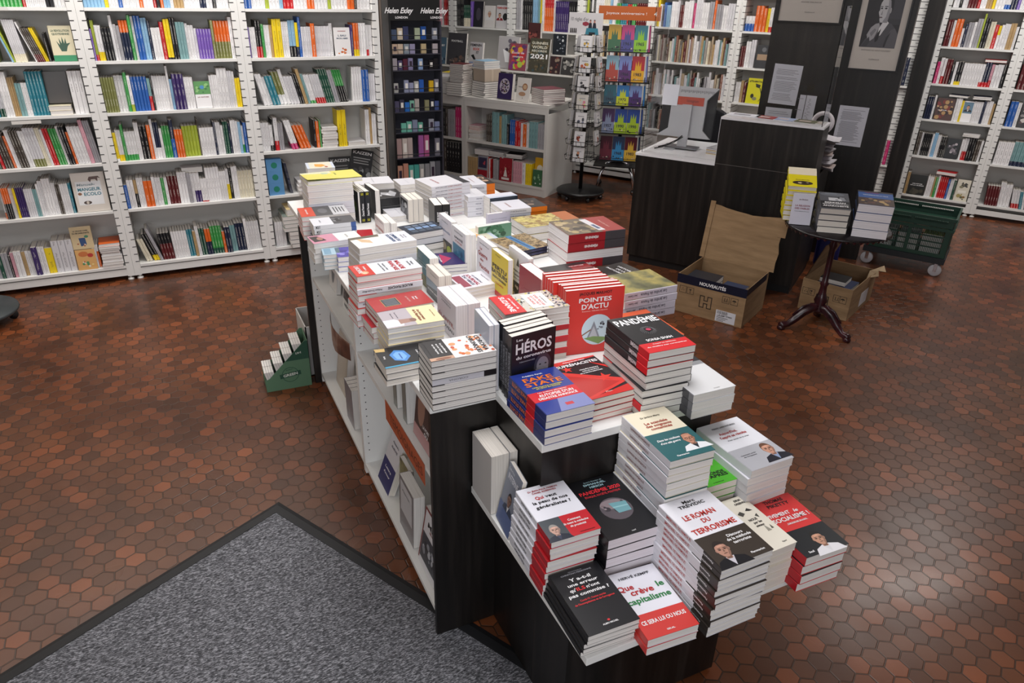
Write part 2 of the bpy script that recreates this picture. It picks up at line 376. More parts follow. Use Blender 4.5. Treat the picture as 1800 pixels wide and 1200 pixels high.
class Art:
    """flat printed shapes on a cover in 0..1 cover coordinates"""
    def __init__(s, mb, w, h, z): s.mb, s.w, s.h, s.z, s.dz = mb, w, h, z, .00004
    def _p(s, pts, c, rough=.35):
        s.z += s.dz
        s.mb.poly([((x - .5) * s.w, (y - .5) * s.h, s.z) for x, y in pts], c if not isinstance(c, str) else mat(c, rough))
    def r(s, x0, y0, x1, y1, c): s._p([(x0, y0), (x1, y0), (x1, y1), (x0, y1)], c)
    def e(s, cx, cy, rx, ry, c, n=20, a0=0, a1=360):
        n = n if a1 - a0 == 360 else n + 1
        s._p([(cx + rx * math.cos(R(a0 + (a1 - a0) * i / (n if a1 - a0 == 360 else n - 1))), cy + ry * math.sin(R(a0 + (a1 - a0) * i / (n if a1 - a0 == 360 else n - 1)))) for i in range(n)], c)
    def p(s, pts, c): s._p(pts, c)
    def star(s, cx, cy, r, c, rot=0):
        k = s.w / s.h
        q = [(cx + (r if i % 2 == 0 else r * .4) * math.cos(R(90 + rot + 36 * i)), cy + (r if i % 2 == 0 else r * .4) * k * math.sin(R(90 + rot + 36 * i))) for i in range(10)]
        for i in range(0, 10, 2): s._p([(cx, cy), q[i - 1], q[i], q[(i + 1) % 10]], c)
    def face(s, cx, cy, r, skin='#c79a82', hair='#2c2220', coat='#1b1c24', shirt='#d8d8dc', bald=False, glasses=False, grey=False):
        k = s.w / s.h
        s.p([(cx - 2.0 * r, cy - 2.3 * r * k), (cx - 1.5 * r, cy - 1.35 * r * k), (cx - .4 * r, cy - .95 * r * k), (cx + .5 * r, cy - .95 * r * k), (cx + 1.6 * r, cy - 1.35 * r * k), (cx + 2.1 * r, cy - 2.3 * r * k)], coat)
        s.p([(cx - .45 * r, cy - 1.0 * r * k), (cx + .05 * r, cy - 2.2 * r * k), (cx + .55 * r, cy - 1.0 * r * k)], shirt)
        s.p([(cx - .35 * r, cy - 1.25 * r * k), (cx + .35 * r, cy - 1.25 * r * k), (cx + .38 * r, cy - .4 * r * k), (cx - .38 * r, cy - .4 * r * k)], skin)
        dk = lambda c_, f: '#%02x%02x%02x' % tuple(int(int(c_[q:q + 2], 16) * f) for q in (1, 3, 5))
        s.p([(cx - .36 * r, cy - .9 * r * k), (cx + .36 * r, cy - .9 * r * k), (cx + .2 * r, cy - 1.3 * r * k), (cx - .2 * r, cy - 1.25 * r * k)], dk(skin, .68))
        s.e(cx, cy + .16 * r * k, .80 * r, 1.10 * r * k, hair)
        for sx in (-1, 1): s.e(cx + sx * .74 * r, cy - .02 * r * k, .10 * r, .20 * r * k, dk(skin, .85))
        T0 = .98 if bald else .62
        jaw = [(-.70, .35), (-.73, .0), (-.66, -.42), (-.45, -.82), (-.2, -1.0), (.15, -1.0), (.42, -.84), (.64, -.45), (.72, .0), (.70, .35), (.58, T0), (.2, T0 + .1), (-.25, T0 + .08), (-.55, T0 - .04)]
        s.p([(cx + x_ * r, cy + y_ * r * k) for x_, y_ in jaw], skin)
        s.p([(cx + x_ * r, cy + y_ * r * k) for x_, y_ in [(.18, -1.0), (.42, -.84), (.64, -.45), (.72, .0), (.70, .35), (.5, .3), (.46, -.3), (.25, -.65)]], dk(skin, .78))
        s.p([(cx + x_ * r, cy + y_ * r * k) for x_, y_ in [(-.35, .6), (.25, .62), (.35, .4), (-.3, .38)]], '#%02x%02x%02x' % tuple(min(255, int(int(skin[q:q + 2], 16) * 1.12)) for q in (1, 3, 5)))
        for sx in (-1, 1): s.e(cx + sx * .31 * r, cy + .06 * r * k, .19 * r, .13 * r * k, dk(skin, .74))
        for sx in (-1, 1):
            s.e(cx + sx * .3 * r, cy + .04 * r * k, .12 * r, .05 * r * k, '#2a201e')
            s.r(cx + sx * .3 * r - .18 * r, cy + .2 * r * k, cx + sx * .3 * r + .18 * r, cy + .25 * r * k, dk(hair, .8))
            if glasses: s.e(cx + sx * .32 * r, cy + .05 * r * k, .24 * r, .17 * r * k, '#1a1516'); s.e(cx + sx * .32 * r, cy + .05 * r * k, .18 * r, .12 * r * k, skin)
        s.p([(cx - .1 * r, cy - .3 * r * k), (cx + .12 * r, cy - .3 * r * k), (cx + .05 * r, cy + .12 * r * k)], dk(skin, .7))
        s.e(cx, cy - .52 * r * k, .24 * r, .045 * r * k, dk(skin, .55))
    def lines(s, x0, x1, y0, y1, n, c, th=.35):
        for i in range(n):
            y = y1 - (y1 - y0) * (i + .5) / n; hh = (y1 - y0) / n * th / 2
            s.r(x0 + random.random() * .06, y - hh, x1 - random.random() * .12 * (x1 - x0), y + hh, c)
    def blobs(s, x0, y0, x1, y1, n, cols, r=.05):
        k = s.w / s.h
        s.dz = min(.00004, .0004 / n)
        for i in range(n):
            q = random.uniform(.4, 1) * r
            s.e(random.uniform(x0 + q, x1 - q), random.uniform(y0 + q * k, y1 - q * k), q, q * k * random.uniform(.6, 1.2), random.choice(cols), 9)
        s.dz = .00004
ORD = ['topmost', 'second', 'third', 'fourth', 'fifth', 'sixth', 'seventh', 'eighth', 'ninth', 'tenth', 'eleventh', 'twelfth', 'thirteenth', 'fourteenth', 'fifteenth']
def pile(x, y, z0, ztop, n, rot, w, h, st, short, jitter=1.0, lean=(0, 0), alt=None, flips=None, t=None, where=''):
    """a pile of n copies, the top one lettered; lean: shift of the bottom book against the top one"""
    th = (ztop - z0) / n
    for i in range(n):                                  # i = 0 on the shelf
        k = 1 - (i + 1) / n if n > 1 else 0
        top = i == n - 1
        a = rot + (0 if top else jit(1.3) * jitter)
        if flips and i in flips: a += 180
        dx, dy = (0, 0) if top else (jit(.0025) * jitter + lean[0] * k, jit(.003) * jitter + lean[1] * k)
        s = st if (top or alt is None) else alt
        o = book(TR(x + dx, y + dy, z0 + i * th, a), w, h, th - .0003, s, lettering=top)
        lab = ('%s, topmost of its pile%s' % (short, where)) if top else '%s book down in the pile under the %s' % (ORD[n - 1 - i], short)
        tag(o, lab, 'book', 'pile topped by the ' + short)
def stand(x, y, z, face, w, h, t, st, label, lean=0, spine_out=False, lettering=True, group=None, roll=0):
    """book standing on its foot; face: direction (deg) the cover looks at, -90 = towards -Y; lean: backwards tilt; x,y: centre of the foot's front edge"""
    T = Matrix.Translation((x, y, z + t * math.sin(R(abs(lean))) + w / 2 * abs(math.sin(R(roll))))) @ Matrix.Rotation(R(face + 90), 4, 'Z') @ Matrix.Rotation(R(-lean), 4, 'X') @ Matrix.Rotation(R(roll), 4, 'Y') @ Matrix.Translation((0, t, h / 2)) @ STAND
    # STAND maps book z -> -Y, y -> Z
    o = book(T, w, h, t, st, lettering)
    return tag(o, label, 'book', group)

# ------------------------------------------------------------------ the room
random.seed(7)
MB().box(-4.2, 9.8, -3.2, 11.5, -0.05, 0, FLOOR).build('floor')['kind'] = 'structure'
MB().box(-4.2, 9.8, -3.2, 11.5, CEIL, CEIL + .05, mat('#d9d4cc', .9)).build('ceiling')['kind'] = 'structure'
WALLM = mat('#c4bdb2', .9)
struct(MB().box(-3.0, 1.75, 5.93, 6.03, 0, CEIL, WALLM).build('wall_back'))
struct(MB().box(-7.2, -1.45, 8.1, 8.2, 0, CEIL, WALLM).build('wall_corner', T=F56))
struct(MB().box(-1.45, 4.6, 8.72, 8.82, 0, CEIL, WALLM).build('wall_right', T=F56))
struct(MB().box(-3.1, -3.0, -2.4, 6.03, 0, CEIL, WALLM).build('wall_left'))
struct(MB().box(-3.1, 7.5, -2.5, -2.4, 0, CEIL, WALLM).build('wall_front'))
struct(MB().box(1.585, 1.70, 5.52, 5.6, 0, CEIL, noise_mat('brown_metal', [(0.4, '#50453d'), (0.7, '#6b5e54')], scale=3, rough=.4, metal=0) if False else mat('#5d5149', .4)).build('trim_1'))

# rug with a rubber edge
def quad_off(P, a, b, la, lb, o):  # corner P, unit dirs a, b
    return [tuple(P + a * o + b * o), tuple(P + a * la + b * o), tuple(P + a * la + b * lb), tuple(P + a * o + b * lb)]
RP = Vector((0.19, 2.605)); RA = Vector((-0.88, -0.476)).normalized(); RB = Vector((0.476, -0.88))
rug = empty('entrance_rug', TR(0, 0, 0))
tag(rug, 'grey ribbed entrance rug with black rubber border on the tiles', 'rug')
mb = MB(); mb.prism(quad_off(RP, RA, RB, 1.9, 2.9, 0.055)[::-1], 0.0, 0.007, RUGM); mb.build('carpet_pile', rug)
mb = MB()
edge = mat('#1b1b1e', .6)
o4 = quad_off(RP, RA, RB, 1.95, 2.95, 0.0); i4 = quad_off(RP, RA, RB, 1.9, 2.9, 0.055)
m4 = quad_off(RP, RA, RB, 1.93, 2.93, 0.02)
for k in range(4):
    j = (k + 1) % 4
    mb.add([(*o4[k], .0005), (*o4[j], .0005), (*m4[j], .007), (*m4[k], .007), (*i4[j], .009), (*i4[k], .009), (*i4[j], .0072), (*i4[k], .0072)],
           [(3, 2, 1, 0), (5, 4, 2, 3), (7, 6, 4, 5)], edge)
mb.build('rubber_border', rug)

# ------------------------------------------------------------------ bookcases against the walls
TICK = mat('#171415', .8)
def upright(mb, x0, x1, y0, y1, z0, z1, side, m=WHITE):
    mb.box(x0, x1, y0, y1, z0, z1, m)
    z = z0 + .1
    while z < z1 - .03:                                 # slot marks for the shelf pins, on the front edge and down the inner face
        if side <= 0: mb.box(x0 - .0006, x0 + .024, y0 - .0008, y0, z, z + .005, TICK); mb.box(x0 - .0008, x0, y0, y1 - .03, z, z + .005, TICK)
        if side >= 0: mb.box(x1 - .024, x1 + .0006, y0 - .0008, y0, z, z + .005, TICK); mb.box(x1, x1 + .0008, y0, y1 - .03, z, z + .005, TICK)
        z += .0545
def bookcase(F, x0, x1, yf, depth, shelves, top, label, foot=.03, plinth=.10, um=.045, group=None, open_l=0, backc=WHITE2):
    """one bay of white shelving; shelves: heights of the shelf boards' upper faces"""
    r = empty('bookcase', F @ TR((x0 + x1) / 2, yf + depth / 2, 0))
    tag(r, label, 'bookcase', group)
    T = r.matrix_world.inverted() @ F
    bld = lambda mb, n: mb.build(n, r, T)
    mb = MB(); upright(mb, x0, x0 + um, yf, yf + depth, foot, top, 1); bld(mb, 'side_panel')
    mb = MB(); upright(mb, x1 - um, x1, yf, yf + depth, foot, top, -1); bld(mb, 'side_panel')
    mb = MB(); mb.box(x0 + um, x1 - um, yf + depth - .02, yf + depth, foot, top, backc); bld(mb, 'back_panel')
    mb = MB(); mb.box(x0 + um, x1 - um, yf + .004, yf + .03, foot + .005, plinth - .018, WHITE); bld(mb, 'plinth')
    for z in shelves:
        mb = MB(); mb.box(x0 + um + .001, x1 - um - .001, yf, yf + depth - .021, z - .018, z, WHITE); bld(mb, 'shelf')
    for fx in (x0 + .03, x1 - .03):
        mb = MB(); mb.lathe([(0.0001, 0), (.022, 0), (.02, .012), (.008, .016), (.008, foot), (.0001, foot)], mat('#e9e7e2', .4), 12, (fx, yf + .02, 0)); bld(mb, 'foot')
    return r
LWY = 5.557
LSH = [0.11, 0.512, 0.838, 1.157, 1.476, 1.786]
I4 = Matrix.Identity(4)
bookcase(I4, -1.275, -0.328, LWY, .30, LSH, 2.25, 'tall white bookcase by the rug wall, showing the ecology manual cover')
bookcase(I4, -0.327, 0.6195, LWY, .30, LSH, 2.25, 'tall white bookcase in the middle of the long wall run')
bookcase(I4, 0.6205, 1.578, LWY, .30, LSH, 2.25, 'tall white bookcase beside the black gift book spinner')
RWY = 8.312
RSH = [0.135, 0.525, 0.876, 1.203, 1.532, 1.86]
bookcase(F56, -0.295, 0.378, RWY, .30, RSH, 2.3, 'narrow white bookcase behind the green crates, next to the dark panel')
bookcase(F56, 0.379, 1.06, RWY, .30, RSH, 2.3, 'white bookcase at the shop corner beyond the green crates')
BY = 7.64
BSH = [0.12, 0.60, 0.95, 1.28, 1.605, 1.93]
bookcase(F56, -5.335, -4.535, BY, .30, [0.12, .60, 1.07, 1.497, 1.9], 2.3, 'white wall shelving above the piled gift books')
bookcase(F56, -4.534, -3.665, BY, .30, [0.12, .60, 1.07, 1.497, 1.9], 2.3, 'white wall shelving behind the records annual display')
bookcase(F56, -3.664, -2.875, BY, .30, BSH, 2.3, 'white wall shelving behind the wire card carousel')
bookcase(F56, -2.874, -1.985, BY, .30, BSH, 2.3, 'white wall shelving seen through the counter screen')
bookcase(F56, -1.984, -1.36, BY, .30, BSH, 2.3, 'white wall shelving with the bright yellow book, beside the dark partition')

# ---- spine-out books
def srgb_of(c): return lin(PAL.get(c, c))
def spine_books(specs, name, F=None, parent=None):
    """specs: list of (x, y, z, w, h, d, colour, band, lean_deg, seed) -> one mesh"""
    vs, fs, mi, cols, uvs = [], [], [], [], []
    for (x, y, z, w_, h, d, c, band, lean, seed) in specs:
        M_ = Matrix.Translation((x, y, z)) @ Matrix.Rotation(R(lean), 4, 'Y')
        if F is not None: M_ = F @ M_
        rnd = random.Random(seed)
        zs = [0, h] if not band else ([0, h * band[1], h] if band[1] < 1 else [0, h])
        cc = srgb_of(c); bc = srgb_of(band[0]) if band else cc
        if h > 0.0 and c in 'wcxh':                     # slight differences between whites
            q = rnd.uniform(.88, 1.03); cc = tuple(min(1, v * q) for v in cc[:3]) + (1,)
        r = min(.004, w_ * .2)
        for z0, z1 in zip(zs[:-1], zs[1:]):
            col = bc if (band and z0 == 0) else cc
            o = len(vs)
            prof = [(0, d), (0, r), (r, 0), (w_ - r, 0), (w_, r), (w_, d)]
            vs += [tuple(M_ @ Vector((px_, py_, zz))) for zz in (z0, z1) for px_, py_ in prof]
            for i in range(5):
                fs.append((o + i, o + i + 1, o + 6 + i + 1, o + 6 + i)); mi.append(0); cols.append(col)
                if i in (1, 2, 3):
                    us = [(prof[i][0] / w_), (prof[i + 1][0] / w_)]
                    s_ = seed % 97 * 3
                    uvs.append([(s_ + min(.999, us[0]), s_ + z0 * 4), (s_ + min(.999, us[1]), s_ + z0 * 4), (s_ + min(.999, us[1]), s_ + z1 * 4), (s_ + min(.999, us[0]), s_ + z1 * 4)])
                else: uvs.append([(0, 0)] * 4)
        # pages on top and covers' rims
        o = len(vs); e = .0012
        vs += [tuple(M_ @ Vector(p)) for p in ((e, .004, h - .002), (w_ - e, .004, h - .002), (w_ - e, d, h - .002), (e, d, h - .002), (0, 0 + r, 0), (w_, 0 + r, 0), (w_, d, 0), (0, d, 0))]
        fs.append((o, o + 1, o + 2, o + 3)); mi.append(1); cols.append((1, 1, 1, 1)); uvs.append([(0, 0)] * 4)
        fs.append((o + 7, o + 6, o + 5, o + 4)); mi.append(1); cols.append((1, 1, 1, 1)); uvs.append([(0, 0)] * 4)
        o = len(vs)
        vs += [tuple(M_ @ Vector(p)) for p in ((0, d, 0), (w_, d, 0), (w_, d, h - .002), (0, d, h - .002))]
        fs.append((o + 3, o + 2, o + 1, o)); mi.append(1); cols.append((1, 1, 1, 1)); uvs.append([(0, 0)] * 4)
    me = bpy.data.meshes.new(name); me.from_pydata(vs, [], fs)
    me.materials.append(SPINE); me.materials.append(mat('#cfcac2', .8))
    me.polygons.foreach_set('material_index', mi)
    ca = me.color_attributes.new('tint', 'FLOAT_COLOR', 'CORNER')
    ul = me.uv_layers.new(name='uv')
    li = 0; cbuf = []; ubuf = []
    for f, c, u in zip(fs, cols, uvs):
        for k in range(len(f)): cbuf += list(c); ubuf += list(u[k])
    ca.data.foreach_set('color', cbuf); ul.data.foreach_set('uv', ubuf)
    me.update()
    o = bpy.data.objects.new(name, me); COL.objects.link(o)
    if parent is not None: o.parent = parent
    return o
CN = dict(w='white', c='cream', k='black', n='navy', b='blue', s='pale blue', t='teal', e='dark green', g='green', l='lime green', y='yellow',
          o='orange', r='red', m='maroon', p='purple', v='violet', h='grey', d='dark brown', f='pink', u='tan', i='magenta', q='grey green', x='off-white', a='olive')
ONUM0 = ['first', 'second', 'third', 'fourth', 'fifth', 'sixth', 'seventh', 'eighth', 'ninth', 'tenth', 'eleventh', 'twelfth', 'thirteenth', 'fourteenth',
        'fifteenth', 'sixteenth', 'seventeenth', 'eighteenth', 'nineteenth', 'twentieth', 'twenty-first', 'twenty-second', 'twenty-third', 'twenty-fourth',
        'twenty-fifth', 'twenty-sixth', 'twenty-seventh', 'twenty-eighth', 'twenty-ninth', 'thirtieth', 'thirty-first', 'thirty-second', 'thirty-third', 'thirty-fourth', 'thirty-fifth',
        'thirty-sixth', 'thirty-seventh', 'thirty-eighth', 'thirty-ninth', 'fortieth', 'forty-first', 'forty-second', 'forty-third', 'forty-fourth', 'forty-fifth']
_tens = ['twenty', 'thirty', 'forty', 'fifty', 'sixty', 'seventy']
ONUM = ONUM0[:19] + [w_ for t_ in _tens for w_ in [t_[:-1] + 'ieth'] + [t_ + '-' + u_ for u_ in ONUM0[:9]]]
_seed = [100]
def parse(row):
    """'3w6' = three white books 0.6 of the shelf pitch tall; '/r' coloured foot; ':1.5' width factor; '@12' lean; '_.2' gap in metres"""
    out = []; lean = 0
    for tk in row.split():
        if tk[0] == '@': lean = float(tk[1:]); continue
        if tk[0] == '_': out.append(('gap', float(tk[1:]))); continue
        n = ''
        while tk[0].isdigit(): n += tk[0]; tk = tk[1:]
        c = tk[0]; rest = tk[1:]; wf = 1.0; band = None
        if ':' in rest: rest, wf = rest.split(':'); wf = float(wf)
        if '/' in rest: rest, bb = rest.split('/'); band = (bb[0], float(bb[1:]) if bb[1:] else .22)
        h = float('.' + rest) if rest else .62
        for i in range(int(n or 1)): out.append((c, h, wf, band, lean, i))
    return out
STUFF = []
SHELVED = {}
def shelf_row(row, F, x0, x1, y, z, pitch, where=None, setback=.03, from_end=None, depth=.15):
    """fill x0..x1 with the row; where: phrase for individual books, None: into the mass"""
    P_ = parse(row)
    gaps = sum(p[1] for p in P_ if p[0] == 'gap')
    bs = [p for p in P_ if p[0] != 'gap']
    # leaning books need more room at the foot: width/cos
    tot = sum(p[2] / math.cos(R(p[4])) for p in bs)
    pl = 0
    for p in bs:
        if p[4] < pl: gaps += .004 + p[1] * pitch * (math.sin(R(pl)) - math.sin(R(p[4])))
        pl = p[4]
    k = (x1 - x0 - gaps) / tot
    x = x0; cnt = 0; pl = 0; placed = []
    for p in P_:
        if p[0] == 'gap': x += p[1]; continue
        c, h, wf, band, lean, i = p
        if lean < pl: x += .004 + h * pitch * (math.sin(R(pl)) - math.sin(R(lean)))
        pl = lean
        wd = wf * k; _seed[0] += 1; rnd = random.Random(_seed[0])
        if i == 0: hj = rnd.uniform(-.008, .008); yj = rnd.uniform(-.012, .012)
        hh = h * pitch * 1.0 + hj + rnd.uniform(-.001, .001)
        adv = wd / math.cos(R(lean))
        zz = z + .0008
        zz = z + .0008; xx = x
        if lean > 0: zz += wd * math.sin(R(lean))
        placed.append((xx, y + setback + yj + rnd.uniform(-.002, .002), zz, wd * .965, hh, depth, c, band, lean, _seed[0] if i == 0 else _seed[0] - i))
        x += adv; cnt += 1
    n = len(placed)
    if where is None:
        STUFF.append((placed, F)); return
    for i, sp in enumerate(placed):
        x_, y_, z_ = sp[:3]
        o = spine_books([(0, 0, 0) + sp[3:8] + (0,) + sp[9:]], 'book')
        o.matrix_world = (F if F is not None else I4) @ Matrix.Translation((x_, y_, z_)) @ Matrix.Rotation(R(sp[8]), 4, 'Y')
        foot = (' with %s foot' % CN[sp[7][0]]) if sp[7] else ''
        tag(o, '', 'book', 'spine-out books on ' + where)
        SHELVED.setdefault(where, []).append((x_, o, CN[sp[6]] + ' book' + foot))

def fstyle(c, title=None, art=None, tcol='k', **kw):
    st = dict(f=c, s=kw.pop('s', c), b=kw.pop('b', c))
    if title: st['txt'] = title
    if art: st['art'] = art
    st.update(kw); return st
def T_(*lines): return list(lines)
rows_lw = {}
B1, B2, B3 = (-1.225, -.376), (-.28, .572), (.668, 1.53)
W1, W2, W3 = 'corner bookcase', 'middle bookcase', 'spinner bookcase'
UP = ['bottom shelf', 'second shelf up', 'third shelf up', 'fourth shelf up', 'fifth shelf up', 'top shelf seen']
def lw(bay, lvl, row, x0=None, x1=None, ind=True, fe=None):
    xa, xb = (B1, B2, B3)[bay]
    shelf_row(row, None, xa if x0 is None else x0, xb if x1 is None else x1, LWY, LSH[lvl], .322,
              ('%s, %s' % (UP[lvl], (W1, W2, W3)[bay])) if ind else None)
# corner bookcase (only its right part is in the frame)
lw(0, 5, '3w7 2g7 4w6/g 3g7 r6 5w7 2k6 3w7', x0=-.85, ind=False)
lw(0, 4, '3w6 5l68/a.5 @-14 s78 l7 @-6 6x75/c.2 @-16 w72:.8 4d62/m 2y60 @-3 k50:1.2', x0=-.88, x1=-.52)
lw(0, 3, 'o62 2t62 2x68/e 3w80:.9 3u72:.7 2q62 2w62 5t82:1.1 ', x0=-.92, x1=-.60)
lw(0, 3, '3w80', x0=-.46, x1=-.38)
lw(0, 2, '@-6 e62 r66 3d68 o66 2w72:.8 3d70 2w72 4x78/a.2 2c74:.8 w74 2r72 3g72 w76 2k76 o66 4w78:1.2 f88:1.4 3h86:.8', x0=-.98)
lw(0, 1, 'w62/o 3o64/k.5 2w62 y62 4p64 4x58 2q58 w66 2w72 3w74:1.3 2w64 2d62 4w64 t66:1.3', x0=-1.0, x1=-.595)
lw(0, 0, 'w50 h52 e50 2h52:.9 k50:.7 f52 2w56 u54 2w54 p60:1.6 2w60 y58:2.2 3x70:2', x0=-1.16, x1=-.67)
lw(0, 0, '2w54 w52/o.7', x0=-.563, x1=-.523)
# middle bookcase
lw(1, 5, '6s6 y7 3w6 b7 5w6 o6 3w7 r6 k6 o6 2s7 w6 3u6 5w6 2n6 2w6 k6 4w6', ind=False)
lw(1, 4, 'v60:.6 l74/r.15 2w64/y.25 3k62 w82 w66 h66 3o74/n.7 g82 w82 2b82:1.1 2s76 n72 3w60 r70:1.5 2y74/k.05 2k76 3q70 w70 2w66 w60 5v58:1 a72 5o72/a.45:1.1 w78:1.3', ind=False)
lw(1, 3, '5a66:.8 3w72:1 g74 w68/l.2 5b66 q66/r.45 k70:.6 6w66:.8 w88:.7 s60 3p72:1.2 3w62', x1=.27)
lw(1, 3, 'w66:.8 3w66:.7 3w80:1.2 2x74:.8 w72 2y60:.9', x0=.375)
lw(1, 2, 'y60/w.1 2w66/y.2 g72 4w62/g.2 2w78:.8 2k70:1.4 o70:1.4 w80 2n74/w.3 w64 3g68 n78/b.5:1.5 3o60:1 5l64:1.2 d76:.5 5w60:1.1 n72:.8 2w66 w64 2e70 n66 2w72 w70 s70 w60/g.3 b66:1.2')
lw(1, 1, 'b50 2w62 u58/k.5 2w64 2o58:1.3 w66 2w62:.9 g60 w58 3m60:1.1 3w66 h66 w66 2w66/p.4 2w50/r.05 5w72:.9 3w66:.7 w68/y.5 k70 2w70:1 5c62:1')
lw(1, 0, '@-14 2c56 @-16 2k64/y.2 h76 @-5 4k60/m.6 @-2 6w62:.9 2t62 u60 w72:1.2 2e64 2o60/n.5 4g66/e.2 o54 2n64 2q64 3n64:1.1 w74 5w70:.9')
# spinner bookcase
lw(2, 5, '2b6 4w6 l6 3w6 s6 3r6 4w6 2o7 4w6 l6 5w6 2o6 d6 4w6', ind=False)
lw(2, 4, 'v60:.5 2w58 2k72/r.3 g68 2w64 u66 2y74:1.6 3w72:.8 2s74/k.3:1.2 y70/n.3 b80:1 5x60:.7 o66:1.5 9x60:.6 w68:1.2', x1=1.245, ind=False)
lw(2, 4, 'p66 2o66/y.2:1 3w66:.9 w66/r.2 2w66:.7', x0=1.37, ind=False)
lw(2, 3, '@-13 2w66 w62 2t62:1.2 2a70/w.3:1.2 w76:1.2 3x62 2k64:.8 u76:1 q66 2w64/g.1 4x66/r.2:.8 4e72:.8 2h70:.8 4g74/k.5:.8 @0 _.03 4w76:.9 2b70:1.2 3x60:.8', ind=False)
lw(2, 2, '3w62:.9 w58/k k70:.5 w74/r.3:1.3 2h62:.8 @-14 2w66/i.2 @-18 3o54:1.1 @-4', x1=1.02)
lw(2, 2, 'k62:.8 o62:1.2 g60:.6', x0=1.045, x1=1.10)
lw(2, 2, '2y82:1.4', x0=1.225, x1=1.29)
lw(2, 2, '2w78 u84:1.1 2w72 d66:.6', x0=1.44)
lw(2, 1, '@-8 3n72:.6', x0=.795, x1=.85)
lw(2, 0, '4w60', x0=.68, x1=.76)

def flat_pile(n, c, x, y, z, w_, d, t, lab, cat='book', rot=0, F=I4, cols=None, group=None, thing='lying_book'):
    for i in range(n):
        mb = MB(); cc = cols[i % len(cols)] if cols else c
        mb.box(-w_ / 2, w_ / 2, -d / 2, d / 2, 0, .0012, mat(cc, .4)); mb.box(-w_ / 2, w_ / 2, -d / 2, d / 2, t - .0014, t - .0004, mat(cc, .4))
        mb.box(-w_ / 2 + .001, w_ / 2 - .001, -d / 2 + .001, d / 2 - .001, .0012, t - .0014, PAGE)
        mb.box(-w_ / 2 - .0004, w_ / 2 + .0004, d / 2 - .001, d / 2, 0, t - .0004, mat(cc, .4))
        o = mb.build(thing, T=F @ TR(x + jit(.004), y + jit(.004), z + .0006 + i * t, rot + jit(2)))
        tag(o, '%s, %s' % ('topmost' if i == n - 1 else ONUM[i] + ' from below', lab), cat, group or lab)

# face-out covers and odd piles on the wall shelving
def fo(F, x, y, z, w_, h, t, st, label, lean=6, roll=0):
    T = F @ Matrix.Translation((x, y, z + .0005 + t * math.sin(R(abs(lean))) + w_ / 2 * abs(math.sin(R(roll))))) @ Matrix.Rotation(R(-lean), 4, 'X') @ Matrix.Rotation(R(roll), 4, 'Y') @ Matrix.Translation((0, t, h / 2)) @ STAND
    tag(book(T, w_, h, t, st), label, 'book'); 
fo(I4, -.442, LWY + .02, LSH[4], .125, .205, .02, fstyle('#d9cfae', [('LA REVOLUTION', .5, .86, .06, .8, '#3c5a44'), ('QUOTIDIENNE', .5, .77, .055, .75, '#3c5a44')],
   lambda a: (a.r(0, 0, 1, .17, '#2e8a5c'), a.p([(.4, .28), (.62, .28), (.7, .42), (.85, .52), (.68, .5), (.66, .66), (.58, .5), (.52, .7), (.47, .5), (.38, .66), (.38, .46), (.25, .58), (.33, .4)], '#31523d'))),
   'cream cover with a green hand on the fifth shelf up, corner bookcase')
fo(I4, -.535, LWY + .08, LSH[3] + .062, .13, .19, .02, fstyle('#4a4038'), 'dark brown cover behind lying cream books, fourth shelf up, corner bookcase')
flat_pile(2, '#e3dac0', -.535, LWY + .10, LSH[3], .125, .17, .028, 'cream book lying under the dark brown cover', group='cream books lying on the corner bookcase')
fo(I4, -.485, LWY + .02, LSH[1], .20, .262, .025, fstyle('#d9d0c6', [('Manuel', .36, .70, .06, .45, '#8a9aa0', .2), ('du', .62, .70, .04, .1, '#8a9aa0'), ('MANGEUR', .48, .58, .08, .68, '#1f7384'), ('ECOLO', .56, .46, .08, .52, '#1f7384')],
   lambda a: (a.r(.1, .18, .86, .78, '#e9e9ea'), a.blobs(.12, .19, .85, .4, 1, ['#5a4038'], .01), a.p([(.5, .82), (.55, .89), (.82, .9), (.88, .84), (.8, .86), (.78, .76), (.72, .82), (.6, .82), (.56, .75)], '#5b4036'), a.e(.36, .24, .12, .045, '#4e3f38'), a.e(.36, .24, .04, .04, '#cfc4b8'), a.e(.18, .47, .06, .035, '#8a5a3a'))),
   'large beige food ecology manual cover, second shelf up, corner bookcase')
fo(I4, -.605, LWY + .03, LSH[0] + .145, .13, .155, .015, fstyle('#d3bd94', [('LE GRAND LIVRE', .5, .82, .05, .7, 'k'), ('DU BICARBONATE', .5, .72, .06, .8, 'k')], lambda a: (a.p([(.35, .5), (.65, .5), (.68, .2), (.4, .12)], '#2c4a7a'), a.e(.72, .55, .1, .06, '#4b8a6a'), a.blobs(.2, .1, .85, .3, 6, ['#a85a40', '#e8dcc8', '#3a5a80'], .05))),
   'tan cover with a blue jug, upper of two face-out covers, corner bookcase')
fo(I4, -.607, LWY + .012, LSH[0], .12, .142, .015, fstyle('#d9a766', None, lambda a: (a.e(.4, .78, .25, .13, '#c4703a'), a.e(.75, .7, .15, .1, '#b5342a'), a.blobs(.1, .1, .9, .45, 9, ['#b5342a', '#e6d08a', '#4a8a5a', '#e8e0c8'], .09))),
   'orange vegetable cover, lower of two face-out covers, corner bookcase')
flat_pile(4, 'w', -.447, LWY + .085, LSH[0], .13, .17, .022, 'plain white book lying at the foot of the corner bookcase', group='white books lying on the bottom shelf')
flat_pile(1, 'w', -.447, LWY + .085, LSH[0] + .088, .115, .16, .02, 'thin white book lying above the plain white pile, corner bookcase')
flat_pile(1, 'm', -.447, LWY + .085, LSH[0] + .108, .12, .165, .016, 'maroon edged book lying in the mixed pile, corner bookcase')
